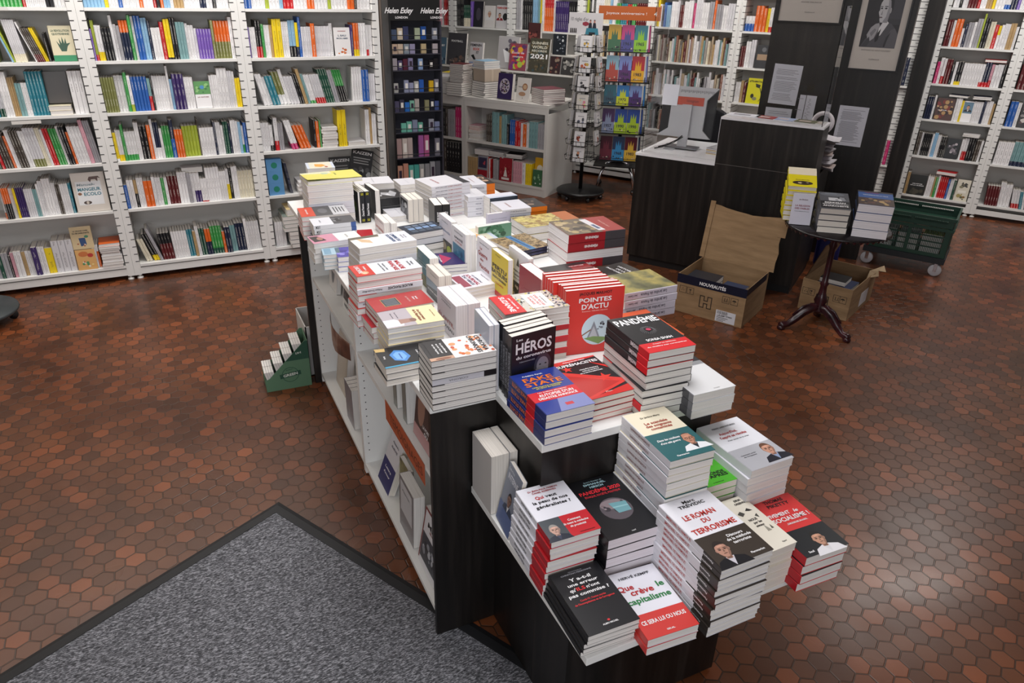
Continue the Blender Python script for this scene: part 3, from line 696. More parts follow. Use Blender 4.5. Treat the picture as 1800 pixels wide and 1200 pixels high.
flat_pile(2, 'w', -.447, LWY + .085, LSH[0] + .124, .13, .17, .016, 'grey white book lying in the mixed pile, corner bookcase', group='grey books in the mixed pile')
flat_pile(1, 'o', -.447, LWY + .085, LSH[0] + .156, .13, .17, .02, 'orange edged book lying on the mixed pile, corner bookcase')
flat_pile(2, 'w', .17, LWY + .12, LSH[1] + .205, .14, .10, .018, 'white book lying across the upright row, second shelf up, middle bookcase', group='books lying across the middle bookcase row')
fo(I4, .323, LWY + .02, LSH[3], .10, .175, .02, fstyle('w', [('LA NATURE', .5, .42, .04, .7, '#8a4a4a')], lambda a: (a.r(0, .52, 1, 1, '#5f9a5a'), a.blobs(0, .55, 1, 1, 12, ['#3f7a44', '#8fbf7a'], .12), a.e(.5, .78, .14, .07, '#4a8ac0'))),
   'green photo cover with a blue bird, fourth shelf up, middle bookcase')
fo(I4, 1.31, LWY + .02, LSH[4], .115, .19, .015, fstyle('#e9e6e6', [('L EAU', .5, .72, .06, .5, '#4a5a70'), ('MON AMIE', .5, .62, .05, .7, '#4a5a70')], lambda a: (a.blobs(.15, .06, .85, .3, 8, ['#c9683a', '#d98a55'], .09), a.r(.25, .86, .75, .88, '#a05050'))),
   'white cover with orange animals, fifth shelf up, spinner bookcase')
flat_pile(7, 'w', 1.16, LWY + .09, LSH[2], .11, .16, .021, 'white book lying in the tidy pile between yellow and orange spines', group='tidy white pile on the third shelf up')
flat_pile(1, 'x', 1.36, LWY + .09, LSH[2], .13, .17, .03, 'single white book lying beside two tall yellow spines')
for i in range(3):
    mb = MB(); mb.box(-.055, .055, 0, .06, 0, .088, mat('#5c93c4', .5)); r0 = mb.build('boxed_game', T=TR(.73, LWY + .02, LSH[1] + .0006 + i * .0885))
    tag(r0, 'light blue box with green dot, %s, second shelf up, spinner bookcase' % ('lowest', 'middle', 'uppermost')[i], 'box', 'light blue boxes beside the navy spines')
    mb = MB(); mb.lathe([(0.0001, 0), (.022, 0)], mat('#22806a', .5), 16); mb.build('printed_dot', r0, Matrix.Translation((0, -.0008, .045)) @ STAND)
fo(I4, 1.235, LWY + .06, LSH[1] - .0, .17, .235, .006, fstyle('#3a3b3c', [('KAIZEN', .5, .88, .09, .85, '#d8d8d8')], lambda a: a.lines(.1, .9, .3, .75, 5, '#8a8a8a')), 'dark magazine standing at the back, spinner bookcase', lean=10)
fo(I4, 1.36, LWY + .03, LSH[1] + .035, .17, .235, .006, fstyle('#2f3032', [('KAIZEN', .5, .88, .09, .85, '#dedede')], lambda a: (a.lines(.1, .9, .5, .75, 3, '#9a9a9a'), a.blobs(0, 0, 1, .45, 14, ['#4a4a4c', '#8a8c8e', '#1b1c1e'], .14))), 'dark magazine tilted over its neighbour, spinner bookcase', lean=12, roll=14)
flat_pile(3, 'w', .96, LWY + .08, LSH[1], .15, .2, .03, 'thick pale book lying behind the island pile, spinner bookcase', group='pale pile, second shelf up')
flat_pile(1, '#e6cf9a', .86, LWY + .06, LSH[0] + .25, .17, .2, .05, 'cream and red hobby box lying low in the spinner bookcase', cat='box', thing='boxed_game')
flat_pile(4, '#7d8a84', .84, LWY + .07, LSH[0] + .13, .2, .24, .03, 'green grey catalogue lying low in the spinner bookcase', group='catalogues low in the spinner bookcase')
flat_pile(4, '#6a6c6e', .90, LWY + .08, LSH[0], .24, .26, .032, 'dark grey album lying on the bottom shelf of the spinner bookcase', group='albums on the bottom shelf')
for x_, z_, L_ in ((-.72, 1.075, .09), ):
    pass
tag(MB().box(-.82, -.66, -.002, 0, 0, .02, mat('#dedbd6', .5)).build('shelf_label', T=TR(0, LWY - .002, LSH[3] - .042)), 'small white section label under the fourth shelf, corner bookcase', 'label')
tag(MB().box(-.76, -.68, -.002, 0, 0, .02, mat('#dedbd6', .5)).build('shelf_label', T=TR(0, LWY - .002, LSH[5] - .018)), 'small white section label under the top shelf, corner bookcase', 'label')

# right wall and corner shelving: the mass of spines, face-outs as things
def rr(x0, x1, z, row, y=RWY, pitch=.328): shelf_row(row, F56, x0, x1, y, z, pitch, None, setback=.025)
rr(-.24, .325, RSH[5], '2w7 k6 2w7 3m6 r6 2w6 2u6 y6 3w6 2w5/b 2n7 v6 2w6')
rr(-.24, .325, RSH[4], '2m68 w70 2o70:1.3 w48 n62 2h66 w66 2h74 l88:.7 2k74 2c70 r62:1.3 y60/w.6 w60 2w66 2u66 w60')
rr(-.24, .325, RSH[3], 'i60 w68:1.2 w66/r.3 2m66 k50 w60 2k62/y.15 7w60:.9 w60/r.2 2n64/r.2 f62/r.3 w60 2w62 k60')
rr(-.24, -.165, RSH[2], '3n64 w66'); rr(.0, .07, RSH[2], 'w66 2w64 y60'); rr(.155, .325, RSH[2], '4w60 n60 3w62 u58')
rr(-.24, .012, RSH[1], '2d66 w70 5k66 w66 2s70 2w66 3k62'); rr(.145, .325, RSH[1], 'w60 2w64/r.4 2k64 k66 2d60 w60')
rr(-.24, -.216, RSH[0], '2u66'); rr(-.052, .20, RSH[0], 'w62 2w60 u60 g62 w66 4r64 b60 2w62 e60')
rr(.44, 1.0, RSH[5], '5w6 3r6 4k6 2n6 5w6'); rr(.44, 1.0, RSH[4], '3w6 2m6 5w6 3b6 5d6 3w6'); rr(.44, 1.0, RSH[3], '5m64 k70:.6 6w66 3k6 3r6')
rr(.44, .53, RSH[2], '2b66 w66'); rr(.64, 1.0, RSH[2], '3d6 4w6 3r6 k6'); rr(.44, 1.0, RSH[1], '4w62 6q66/n.2 4b66 3k6'); rr(.46, 1.0, RSH[0], '@-4 5m60 2w68 2w64:1.3 @-8 3w56/r.25 t52 w56 2m60 2b50 @0 5w6')
fo(F56, -.08, RWY + .02, RSH[2], .15, .20, .02, fstyle('#4b2c26', [('LA COUR', .4, .45, .04, .5, 'w')], lambda a: a.blobs(0, 0, 1, 1, 26, ['#7a2f2a', '#b08a5a', '#2a1a1a', '#caa27a'], .14)), 'brown painted crowd cover on the right wall shelving, third shelf up')
fo(F56, .112, RWY + .02, RSH[2], .085, .19, .02, fstyle('w', None, lambda a: (a.r(.05, .42, .95, .95, '#5a7a90'), a.face(.5, .7, .2, coat='#20242a'))), 'white cover with a small blue portrait on the right wall shelving')
fo(F56, .08, RWY + .02, RSH[1], .115, .19, .02, fstyle('#19181a', None, lambda a: (a.blobs(.1, .2, .95, .8, 16, ['#8a8088', '#b8aeb4', '#5a5258'], .16))), 'black cover with pale figures on the right wall shelving')
fo(F56, -.135, RWY + .02, RSH[0], .15, .20, .02, fstyle('#23221f', [('UNE HISTOIRE', .5, .55, .04, .6, 'w'), ('DE LA GUERRE', .5, .47, .04, .8, 'w')], lambda a: a.blobs(0, 0, 1, .4, 12, ['#3c3a30', '#4a453a'], .15)), 'dark cover with white title on the bottom shelf behind the crates')
fo(F56, .265, RWY + .02, RSH[0], .115, .205, .015, fstyle('#ddd6c4', None, lambda a: (a.blobs(.08, .55, .9, .9, 9, ['#6a6250', '#3c3a34', '#8a8468'], .16), a.blobs(.1, .05, .9, .35, 7, ['#8a6a3a', '#a89a60', '#5a5a48'], .16), a.r(.2, .38, .8, .5, '#f0ece0'))), 'cream landscape cover on the bottom shelf behind the crates')
fo(F56, .585, RWY + .02, RSH[2], .10, .20, .02, fstyle('#2a2424', None, lambda a: a.blobs(0, .1, 1, .95, 14, ['#8a8482', '#5a4240', '#c8c0ba'], .18)), 'dark group photo cover at the shop corner bookcase')
flat_pile(1, 'r', .22, RWY + .09, RSH[3] + .215, .17, .12, .022, 'red and white book lying over the yellow-headed spines', F=F56)
flat_pile(1, 'n', .02, RWY + .07, RSH[2] + .218, .16, .11, .02, 'navy book lying on the painted crowd cover row', F=F56, rot=-10)
flat_pile(2, 'n', .2, RWY + .07, RSH[2] + .215, .15, .11, .014, 'navy and white book lying across the portrait row', F=F56, rot=4, cols=['w', 'n'], group='books lying across the portrait row')
flat_pile(2, 'w', .21, RWY + .07, RSH[1] + .222, .14, .11, .014, 'white book lying across the black spines row', F=F56, rot=-8, group='white books lying across the black spines row')
flat_pile(1, 'r', .1, RWY + .07, RSH[0] + .232, .17, .11, .03, 'white book with red band lying over the red spines', F=F56, rot=-7)
# corner wall (behind the counters)
def br(x0, x1, z, row, pitch=.33): shelf_row(row, F56, x0, x1, BY, z, pitch, None, setback=.03)
MUT = ['w', 'x', 'c', 'u', 'd', 'h', 'm', 'k', 'q', 'x', 'w', 'h', '#8f5a48', '#b9a58c', '#6f6a66', '#a8a09a', '#593c36']
def mixed(n, seed, pal=MUT, hlo=55, hhi=80, lean=0):
    r_ = random.Random(seed); out = []
    for i in range(n):
        c = r_.choice(pal)
        out.append((c, r_.randint(hlo, hhi) / 100, r_.uniform(.6, 1.3), None, lean, 0))
    return out
_parse0 = parse
def parse(row): return row if isinstance(row, list) else _parse0(row)
br(-2.82, -2.04, 1.605, 'y90 w6 d6 b66 2s60 3w70 x76 2m60 2w72 2w76 i70 3x80 3w72 2h74 o78 3h70 2w66 3x70')
br(-2.82, -2.04, 1.28, mixed(38, 3)); br(-2.82, -2.04, .95, mixed(40, 4)); br(-2.82, -2.04, .60, mixed(38, 5)); br(-2.82, -2.04, 1.93, mixed(36, 8))
br(-3.61, -2.93, 1.605, 'l72 k90 w80 k88 4w84 3c76 s90 2w88 2g60 3t60 2r60 2g60 5m60'); br(-3.61, -2.93, 1.28, mixed(30, 9)); br(-3.61, -2.93, .95, mixed(30, 10))
br(-1.93, -1.42, 1.605, '3w40/b.5 2o66:1.2 o60 y60 w66/r k76:1.4 w60 b58 5m80'); br(-1.93, -1.79, 1.28, '2m60 2w70 2x74'); br(-1.62, -1.42, 1.28, '5m60'); br(-1.93, -1.825, .95, '2w60 u60 m60'); br(-1.93, -1.42, 1.93, mixed(20, 12))
br(-1.63, -1.42, .95, '2w60 3m50')
bookcase(F56, -6.136, -5.336, BY, .30, [0.12, .60, 1.07, 1.497, 1.9], 2.3, 'white wall shelving half hidden by the black spinner')
br(-5.86, -5.40, 1.497, '3h80 2n90 h92 k90 2f95:1.8 w90:1.2 2r84')
br(-5.275, -5.06, 1.497, '3k90:.7 2k90 5e70/c.4:.9 v82:1.2')
fo(F56, -4.985, BY + .02, 1.497, .13, .27, .02, fstyle('#26242c', None, lambda a: a.e(.5, .5, .25, .25, '#4a4652')), 'dark violet cover on the wall shelving above the football annual')
fo(F56, -4.835, BY + .02, 1.497, .14, .23, .02, fstyle('#d8d4d2', None, lambda a: a.face(.5, .62, .2, coat='#dcdcdc', hair='#b8b0a8')), 'pale portrait cover on the wall shelving above the annuals')
fo(F56, -4.665, BY + .02, 1.497, .16, .24, .02, fstyle('#c9c6c8', [('FEMINISME', .5, .88, .09, .9, '#b84a44')], lambda a: (a.face(.3, .55, .14, coat='#8a2a30'), a.e(.75, .5, .2, .16, '#2a2a2c'))), 'grey cover with red heading letters on the wall shelving')
shelf_row('2h95 w90 5k95 3s95 q96 y95 w94/c 5r93/o.7:.9 w90 7p85:.9 4k84/w.3', F56, -4.48, -3.72, BY, 1.497, .36, None)
fo(F56, -1.71, BY + .02, 1.28, .14, .21, .02, fstyle('#35363a', None, lambda a: (a.r(.1, .35, .9, .6, '#a58a70'), a.e(.5, .8, .15, .1, '#6a6c70'))), 'grey photo cover with a tan band beside the dark partition')
fo(F56, -1.73, BY + .02, .95, .165, .235, .02, fstyle('#d8d21a', [('#TRAMATALA', .5, .88, .07, .85, 'k')], lambda a: (a.p([(.45, .8), (.75, .75), (.72, .62), (.5, .66)], '#2a2a20'), a.e(.35, .3, .1, .09, '#2a2a20'), a.p([(.72, .62), (.9, .3), (.75, .1), (.78, .1), (.94, .3), (.76, .64)], '#2a2a20'), a.e(.5, .2, .14, .07, '#8a8868'))), 'bright yellow cover with black drawing on the corner shelving')

# ------------------------------------------------------------------ low unit with gift books
random.seed(11)
def low_unit(x0, x1, label):
    r = empty('low_bookcase', T56((x0 + x1) / 2, 6.8)); tag(r, label, 'bookcase')
    T = r.matrix_world.inverted() @ F56
    y0, y1, H_ = 6.477, 7.10, .91
    def b(n, *a, m=WHITE2): mb = MB(); mb.box(*a, m); return mb.build(n, r, T)
    b('side_panel', x0, x0 + .03, y0, y1, 0, H_ - .09); b('side_panel', x1 - .03, x1, y0, y1, 0, H_ - .09)
    b('top_board', x0, x1, y0 - .002, y1, H_ - .03, H_); b('front_rail', x0, x1, y0, y0 + .02, H_ - .09, H_ - .0305)
    b('back_panel', x0 + .03, x1 - .03, y0 + .3, y0 + .32, .02, H_ - .09)
    b('shelf', x0 + .031, x1 - .031, y0 + .004, y0 + .299, .455, .48); b('shelf', x0 + .031, x1 - .031, y0 + .004, y0 + .299, .075, .10)
    b('plinth', x0 + .031, x1 - .031, y0 + .01, y0 + .03, 0, .074)
    return r
low_unit(-4.385, -3.40, 'low white double shelf unit of children books before the wall shelving')
low_unit(-5.30, -4.388, 'low white shelf unit half hidden behind the black spinner')
UY = 6.477
def us(x0, x1, z, row, pitch=.36): shelf_row(row, F56, x0, x1, UY, z, pitch, None, setback=.02)
us(-4.13, -3.44, .48, '3d80:.8 2q90:1.4 u80 2q84 k60 3b72:.8 r74 r70 x66:.7 o66:1.4 w72 3q76:1.1 3h72:.8', .34)
us(-4.76, -4.43, .48, '4k80 d80 3h80 3i85'); us(-4.85, -4.45, .10, '6d90 5k90'); us(-5.2, -4.9, .10, '6d8')
us(-4.35, -4.23, .10, '5u55'); us(-4.10, -4.06, .10, 'r60 w60 r55'); us(-4.03, -3.97, .10, 'h60 h55'); us(-3.79, -3.64, .10, '4f60:.7 w60'); us(-3.64, -3.57, .10, '3y60')
fo(F56, -4.165, UY + .012, .10, .12, .225, .02, fstyle('#8a8a94', None, lambda a: (a.r(.08, .45, .92, .92, '#3a3450'), a.r(0, 0, 1, .35, '#a3202e'), a.blobs(.5, .5, .9, .8, 4, ['#c04a58'], .12)), b='#a3202e'), 'small red and violet picture book cover low in the white unit', lean=3)
fo(F56, -3.88, UY + .012, .10, .155, .24, .02, fstyle('#96212c', None, lambda a: (a.blobs(.05, .2, .95, .95, 24, ['#b8484e', '#7a1822'], .06), a.p([(.35, .2), (.65, .2), (.55, .5), (.45, .5)], '#e8e2dc'), a.e(.5, .55, .07, .05, '#d8b49a'), a.r(.2, .06, .8, .16, '#e8dcd8'))), 'large red fairy tale cover low in the white unit', lean=3)
fo(F56, -3.50, UY + .012, .10, .11, .17, .02, fstyle('#3f6b4a', None, lambda a: (a.blobs(.1, .1, .9, .8, 8, ['#d8dcd4', '#8ab08a'], .12))), 'small green picture cover at the end of the white unit', lean=3)
fo(F56, -3.50, UY + .06, .10, .12, .28, .02, fstyle('#d9a728', None, lambda a: (a.e(.5, .6, .3, .15, '#e8e0d0'), a.blobs(.1, .1, .9, .4, 5, ['#c85a30'], .1))), 'yellow picture cover behind the green one, white unit', lean=3)
flat_pile(7, 'x', -4.272, UY + .11, .48, .14, .17, .014, 'pale notebook lying on the second shelf of the low unit', F=F56, cols=['x', 'u', 'w', 'x'])
flat_pile(4, '#d8663e', -4.277, UY + .10, .48 + .098, .13, .15, .012, 'orange notebook lying above the pale ones in the low unit', F=F56, cols=['#d8663e', 'f'])
flat_pile(5, 'x', -4.19, UY + .10, .10 + .232, .17, .14, .011, 'pale booklet lying across the red spines row, far end', F=F56, rot=5)
flat_pile(5, 'h', -4.0, UY + .10, .10 + .232, .18, .14, .011, 'grey booklet lying over the red spines row, middle', F=F56, rot=-5)
flat_pile(4, 'k', -3.80, UY + .10, .10 + .247, .18, .14, .010, 'dark booklet lying over the pink spines row', F=F56, rot=8, cols=['h', 'k', 'x', 'k'])
Z9 = .912
flat_pile(9, 'x', -4.75, 6.62, Z9, .28, .2, .018, 'pale album in the low unit pile nearest the spinner', F=F56)
flat_pile(3, 'y', -4.83, 6.95, Z9, .2, .2, .055, 'yellow box stacked behind the pale albums', cat='box', F=F56, thing='gift_box')
flat_pile(6, 'k', -4.49, 6.545, Z9, .19, .20, .0215, 'grey book with dark cover, lower half of the maroon topped pile', F=F56, cols=['k', 'd'], group='lower half of the maroon topped pile')
flat_pile(13, 'm', -4.475, 6.56, Z9 + .129, .165, .18, .0135, 'thin maroon book in the upper half of the maroon topped pile', F=F56, cols=['m', 'k', 'm', 'd'], group='upper half of the maroon topped pile')
flat_pile(7, 'k', -4.21, 6.64, Z9, .215, .22, .0215, 'thick book with dark cover under the beige box', F=F56, rot=-20, cols=['k', '#2a2c30'])
ob = empty('cardboard_parcel', T56(-4.21, 6.64, Z9 + .1515, -20)); tag(ob, 'beige closed box set between the dark books and blue topped books', 'box')
MB().box(-.095, .095, -.10, .10, 0, .115, mat('#b9a897', .8)).build('carton', ob); MB().box(-.0955, .0955, -.012, .012, .0, .1155, mat('#c9b9a6', .3)).build('packing_tape', ob)
flat_pile(4, 'h', -4.215, 6.64, Z9 + .267, .185, .2, .02, 'grey blue book lying on the beige box', F=F56, rot=-20, cols=['h', 's'])
fo(F56, -3.935, 6.53, Z9, .17, .245, .05, fstyle('#33244f', None, lambda a: (a.e(.48, .5, .34, .3, '#b8aebc'), a.blobs(.2, .25, .78, .76, 40, ['#3a2a3a', '#8a7a52', '#5a3a62', '#1e1a2a'], .07)), s='#2a1d44'), 'dark violet cover with a jewelled medallion on the low unit', lean=8)
fo(F56, -3.72, 6.52, Z9, .15, .225, .015, fstyle('#d8d2cc', [('Amour', .3, .62, .05, .35, 'd')], lambda a: (a.e(.62, .62, .2, .15, '#9a6a4a'), a.e(.62, .62, .14, .1, '#c9a888'), a.e(.45, .32, .26, .09, '#b08a6e'), a.e(.5, .15, .03, .02, '#6a5a50'))), 'white cover with brown flowers on the low unit', lean=10)
flat_pile(8, '#8a4652', -3.50, 6.66, Z9, .23, .25, .0172, 'dusty red hardback at the open end of the low unit', F=F56, rot=-30, cols=['#8a5058', '#7a404c'])
# raised ledge with annuals
lg = MB(); lg.box(-5.25, -3.50, 7.18, 7.45, 1.098, 1.115, WHITE2); lo = lg.build('wall_ledge', T=F56); tag(lo, 'thin white display ledge carrying the annuals above the low unit', 'shelf')
mb = MB(); [mb.box(x_, x_ + .02, 7.40, 7.44, .9125, 1.0975, WHITE2) for x_ in (-5.2, -4.4, -3.6)]; mb.build('ledge_bracket', lo)
def an(x, w_, h_, st, label, y=7.2, z=1.1155, t=.03, lean=9): fo(F56, x, y, z, w_, h_, t, st, label, lean)
an(-5.225, .19, .28, fstyle('#4a6478', [('RUGBY', .6, .7, .07, .6, 'w')], lambda a: a.blobs(0, .05, 1, .4, 14, ['#28384a', '#8aa0b0'], .1)), 'slate blue annual beside the grey football cover')
an(-4.985, .25, .335, fstyle('#3c3a3e', [('FOOTBALL', .5, .75, .06, .62, '#dcdcdc')], lambda a: (a.blobs(.05, .02, .98, .35, 22, ['#6a5248', '#8a7468', '#2a2628', '#57504e'], .08))), 'large dark grey football annual on the ledge')
an(-4.715, .17, .255, fstyle('#b9b6ba', [('FEMININ', .45, .88, .1, .85, 'k'), ('BOOK', .5, .72, .1, .5, '#b8402e'), ('IT', .6, .58, .1, .2, 'k')], lambda a: (a.p([(.1, .45), (.3, .5), (.5, .3), (.35, .28)], '#1b1b1d'), a.r(0, 0, 1, .2, '#8a98b8'))), 'white cover with black and red letters on the ledge', y=7.19)
flat_pile(5, 'x', -4.565, 7.25, 1.1155, .13, .14, .018, 'striped thin album in front of the patterned cover', F=F56, cols=['x', 'h'])
an(-4.355, .26, .33, fstyle('#b5b2b4', None, lambda a: (a.blobs(.3, .45, .98, .95, 18, ['#4a4450', '#8a7a5a', '#6a6470', '#2f2c34'], .11), a.p([(.25, .6), (.8, .42), (.78, .2), (.4, .2)], '#f4f4f6'))), 'silver patterned album with a painted light reflection on the ledge', y=7.27)  # white patch: a reflection of light painted into the cover colours
an(-4.185, .215, .27, fstyle('#8a4858', [('Ecole de', .5, .66, .08, .7, '#e8d8d8'), ('couture', .5, .52, .07, .6, '#e8d8d8')], lambda a: a.blobs(0, 0, 1, 1, 40, ['#b8343a', '#d9a43a', '#7a3a7a', '#a8c04a', '#c8484a', '#5a3a6a'], .16)), 'multicoloured flower album on the ledge')
an(-3.93, .24, .335, fstyle('#4b473c', [('GUINNESS', .5, .86, .07, .8, '#d8d4c4'), ('WORLD', .5, .74, .08, .75, '#d8d4c4'), ('RECORDS', .5, .63, .06, .75, '#d8d4c4'), ('2021', .5, .47, .13, .85, 'w')], lambda a: a.blobs(0, 0, 1, .95, 60, ['#5c5a48', '#3a3c34', '#6a5c44', '#3c4c50'], .08), rough=.25), 'dark metallic records annual of 2021 on the ledge')
an(-3.725, .13, .17, fstyle('#3a2a2c', None, lambda a: a.blobs(0, 0, 1, 1, 12, ['#6a3a34', '#8a7a6a'], .15)), 'small dark red photo album beside the records annual')
an(-3.575, .15, .165, fstyle('#3c3a3a', None, lambda a: a.blobs(0, .1, 1, 1, 12, ['#8a8884', '#b8b4ac', '#23211f'], .15)), 'small grey photo album at the end of the ledge')
an(-3.73, .16, .20, fstyle('#23272e', None, lambda a: a.blobs(.08, .08, .92, .92, 16, ['#cfd2d4', '#9aa0a8', '#5a6068'], .08)), 'black checked album above the small photo albums', z=1.30, y=7.3, lean=2)
an(-4.07, .15, .2, fstyle('#4a2a2a', None, lambda a: a.blobs(0, 0, 1, .8, 14, ['#8a4a44', '#2a1a1c'], .16)), 'brown cover standing above the flower album', z=1.39, y=7.36, lean=2, t=.04)
fo_s = MB(); fo_s.box(-4.2, -3.55, 7.30, 7.44, 1.285, 1.297, WHITE2); tag(fo_s.build('acrylic_riser', T=F56), 'small pale riser plate behind the records annual', 'shelf')

# ------------------------------------------------------------------ black gift book spinner
hs = empty('gift_book_spinner', TR(1.77, 5.35)); tag(hs, 'tall black gift book spinner with white script lettering on its header', 'display stand')
hb = BLACK; hg = mat('#3c3c46', .35)
T = hs.matrix_world.inverted()
HX0, HX1, HYF, HYB = 1.60, 1.965, 5.34, 5.50
MB().box(HX0, HX1, HYB - .012, HYB, .30, 2.05, hg).build('back_panel', hs, T)
mb = MB(); mb.box(HX0, HX1, HYF, HYB - .0125, 1.725, 2.05, hb); mb.build('header', hs, T)
mb = MB(); mb.box(1.585, 1.5995, HYF, HYB, .08, 2.05, hb); mb.build('side_panel', hs, T)
mb = MB(); mb.box(1.9655, 1.975, HYF, HYB, .30, 1.72, hg); mb.build('side_panel', hs, T)
mb = MB()
for cx in (1.66, 1.92):
    put_text(mb, 'Helen Exley', 0, 0, .035, .20, mat('w'), slant=.35, T=Matrix.Translation((cx, HYF - .001, 1.79)) @ STAND)
    put_text(mb, 'LONDON', 0, 0, .014, .09, mat('w'), T=Matrix.Translation((cx + .02, HYF - .001, 1.745)) @ STAND)
mb.build('header_lettering', hs, T)
mb = MB(); mb.cyl((1.77, 5.42), .20, .002, .03, hb); mb.build('base', hs, T)
mb = MB(); mb.cyl((1.77, 5.42), .03, .03, .30, hb); mb.build('pole', hs, T)
tz = [1.600, 1.505, 1.395, 1.240, 1.105, .955, .765, .565, .37]
for k, z in enumerate(tz):
    mb = MB(); mb.box(HX0, HX1, HYF, HYB - .0125, z - .006, z, hg)
    mb.tube([(HX0, HYF, z + .03), (HX0 + .18, HYF - .012, z + .028), (HX1, HYF, z + .03)], .003, hb)
    mb.build('tier_shelf', hs, T)
gift = [('#46546e #c9b9a2 #3a3f62 _ #aab49a #23509a _ #8f93a2'), ('#c8ad96 #d4bda6 #8a96a0 #9c96b4 _ #c9b48c _ #bdb4b8'), ('#a39aa0 #4e4668 #5a2438 #8a84a8 _ #8aa4cc _ #1c1a1e #1c1a1e'),
        ('#b4b2ae _ #8f94ae #9498b4 #b4b4b0 #2a5cb0 _ #d9ae26 #8a8894'), ('#4c4862 #3c3a4c #2c6cbc #7fb8a4 #b0a8a2 _ #8a8868 #1d2030 #4a5a90'), ('_ #6fb8a4 #6fb8a4 #8088a0 #64a894 _ #9a9ca8 #7c84a4'),
        ('#a88c8a #c8bcb4 #b8a8a4 _ #a05a9a #b05a88 _ #7a7884'), ('#c99882 #c08a76 #55a89e #4aa096 #9ea0a0 #8c8e92 #9a9ca2 #5c5e66'), ('#6c7486 #5c6476 #1b1b1e #1b1b1e #8a8c92 #74767e')]
GI = 0
for k, z in enumerate(tz):
    items = gift[k].split(); n = len(items); ph = (tz[k - 1] if k else 1.72) - z
    wd = (HX1 - HX0 - .015) / n
    for i, c in enumerate(items):
        if c == '_': continue
        hgt = min(ph - .03, .065 + .01 * ((i * 7 + k) % 3)) if k < 6 else ph - random.choice([.03, .045, .06])
        mb = MB(); x0 = HX0 + .008 + wd * i
        mb.box(0, wd - .006, 0, .02, 0, hgt, mat(c, .4))
        if (i + k) % 2: mb.box(wd * .2, wd * .7, -.0006, 0, hgt * .3, hgt * .75, mat('#e6e2dc' if i % 3 else '#3a3040', .4))
        o = mb.build('gift_book', T=TR(x0, HYF + .02 + jit(.005), z + .0005))
        GI += 1
        tag(o, 'gift book, %s from the wall, %s tier of the black spinner' % (ONUM[i], (ONUM[k] + ' highest') if k else 'highest'), 'book', 'gift books on the black spinner')

# ------------------------------------------------------------------ wire card carousel
cx, cy = -3.113, 6.72
car = empty('card_carousel', T56(cx, cy)); tag(car, 'black wire carousel of greeting cards on a round wheeled base', 'display stand')
WB = mat('#0f0f11', .35)
mb = MB(); mb.lathe([(.0001, .055), (.235, .055), (.245, .065), (.245, .08), (.23, .09), (.0001, .095)], WB, 40); mb.build('base', car)
mb = MB(); mb.cyl((0, 0), .019, .095, 1.62, WB, 14); mb.build('pole', car)
for k in range(6):
    a = 2 * PI * k / 6 + .3; x_, y_ = .21 * math.cos(a), .21 * math.sin(a)
    mb = MB(); mb.T = Matrix.Translation((x_, y_, .026)) @ Matrix.Rotation(a, 4, 'Z') @ Matrix.Rotation(PI / 2, 4, 'X')
    mb.cyl((0, 0), .025, -.009, .009, mat('#2a2a2c', .4), 16); mb.cyl((0, 0), .012, -.011, .011, STEEL, 12)
    mb.T = Matrix.Identity(4); mb.cyl((x_ * .95, y_ * .95), .008, .04, .056, STEEL, 8); mb.build('caster', car)
tiers = [1.405, 1.225, 1.055, .89, .725, .545, .39]
rad = [.125, .135, .14, .145, .15, .155, .155]
cards = ['#e9e6e8', '#e6e4e6', '#e4e2e4', '#dad4cc']
art_c = [['#d8b04a', '#7a7a80'], ['#c05a3a', '#c9a84a'], ['#2a2628', '#4a4a4e'], ['#e08a9a', '#d9d060'], ['#4a4c58', '#8a8ca0'], ['#7a3428', '#b4583c'], ['#3a2a24', '#c98a6a']]
FACES = [(-90 + 8, 'front'), (-90 + 98, 'side'), (-90 - 82, 'wall'), (-90 + 188, 'rear')]
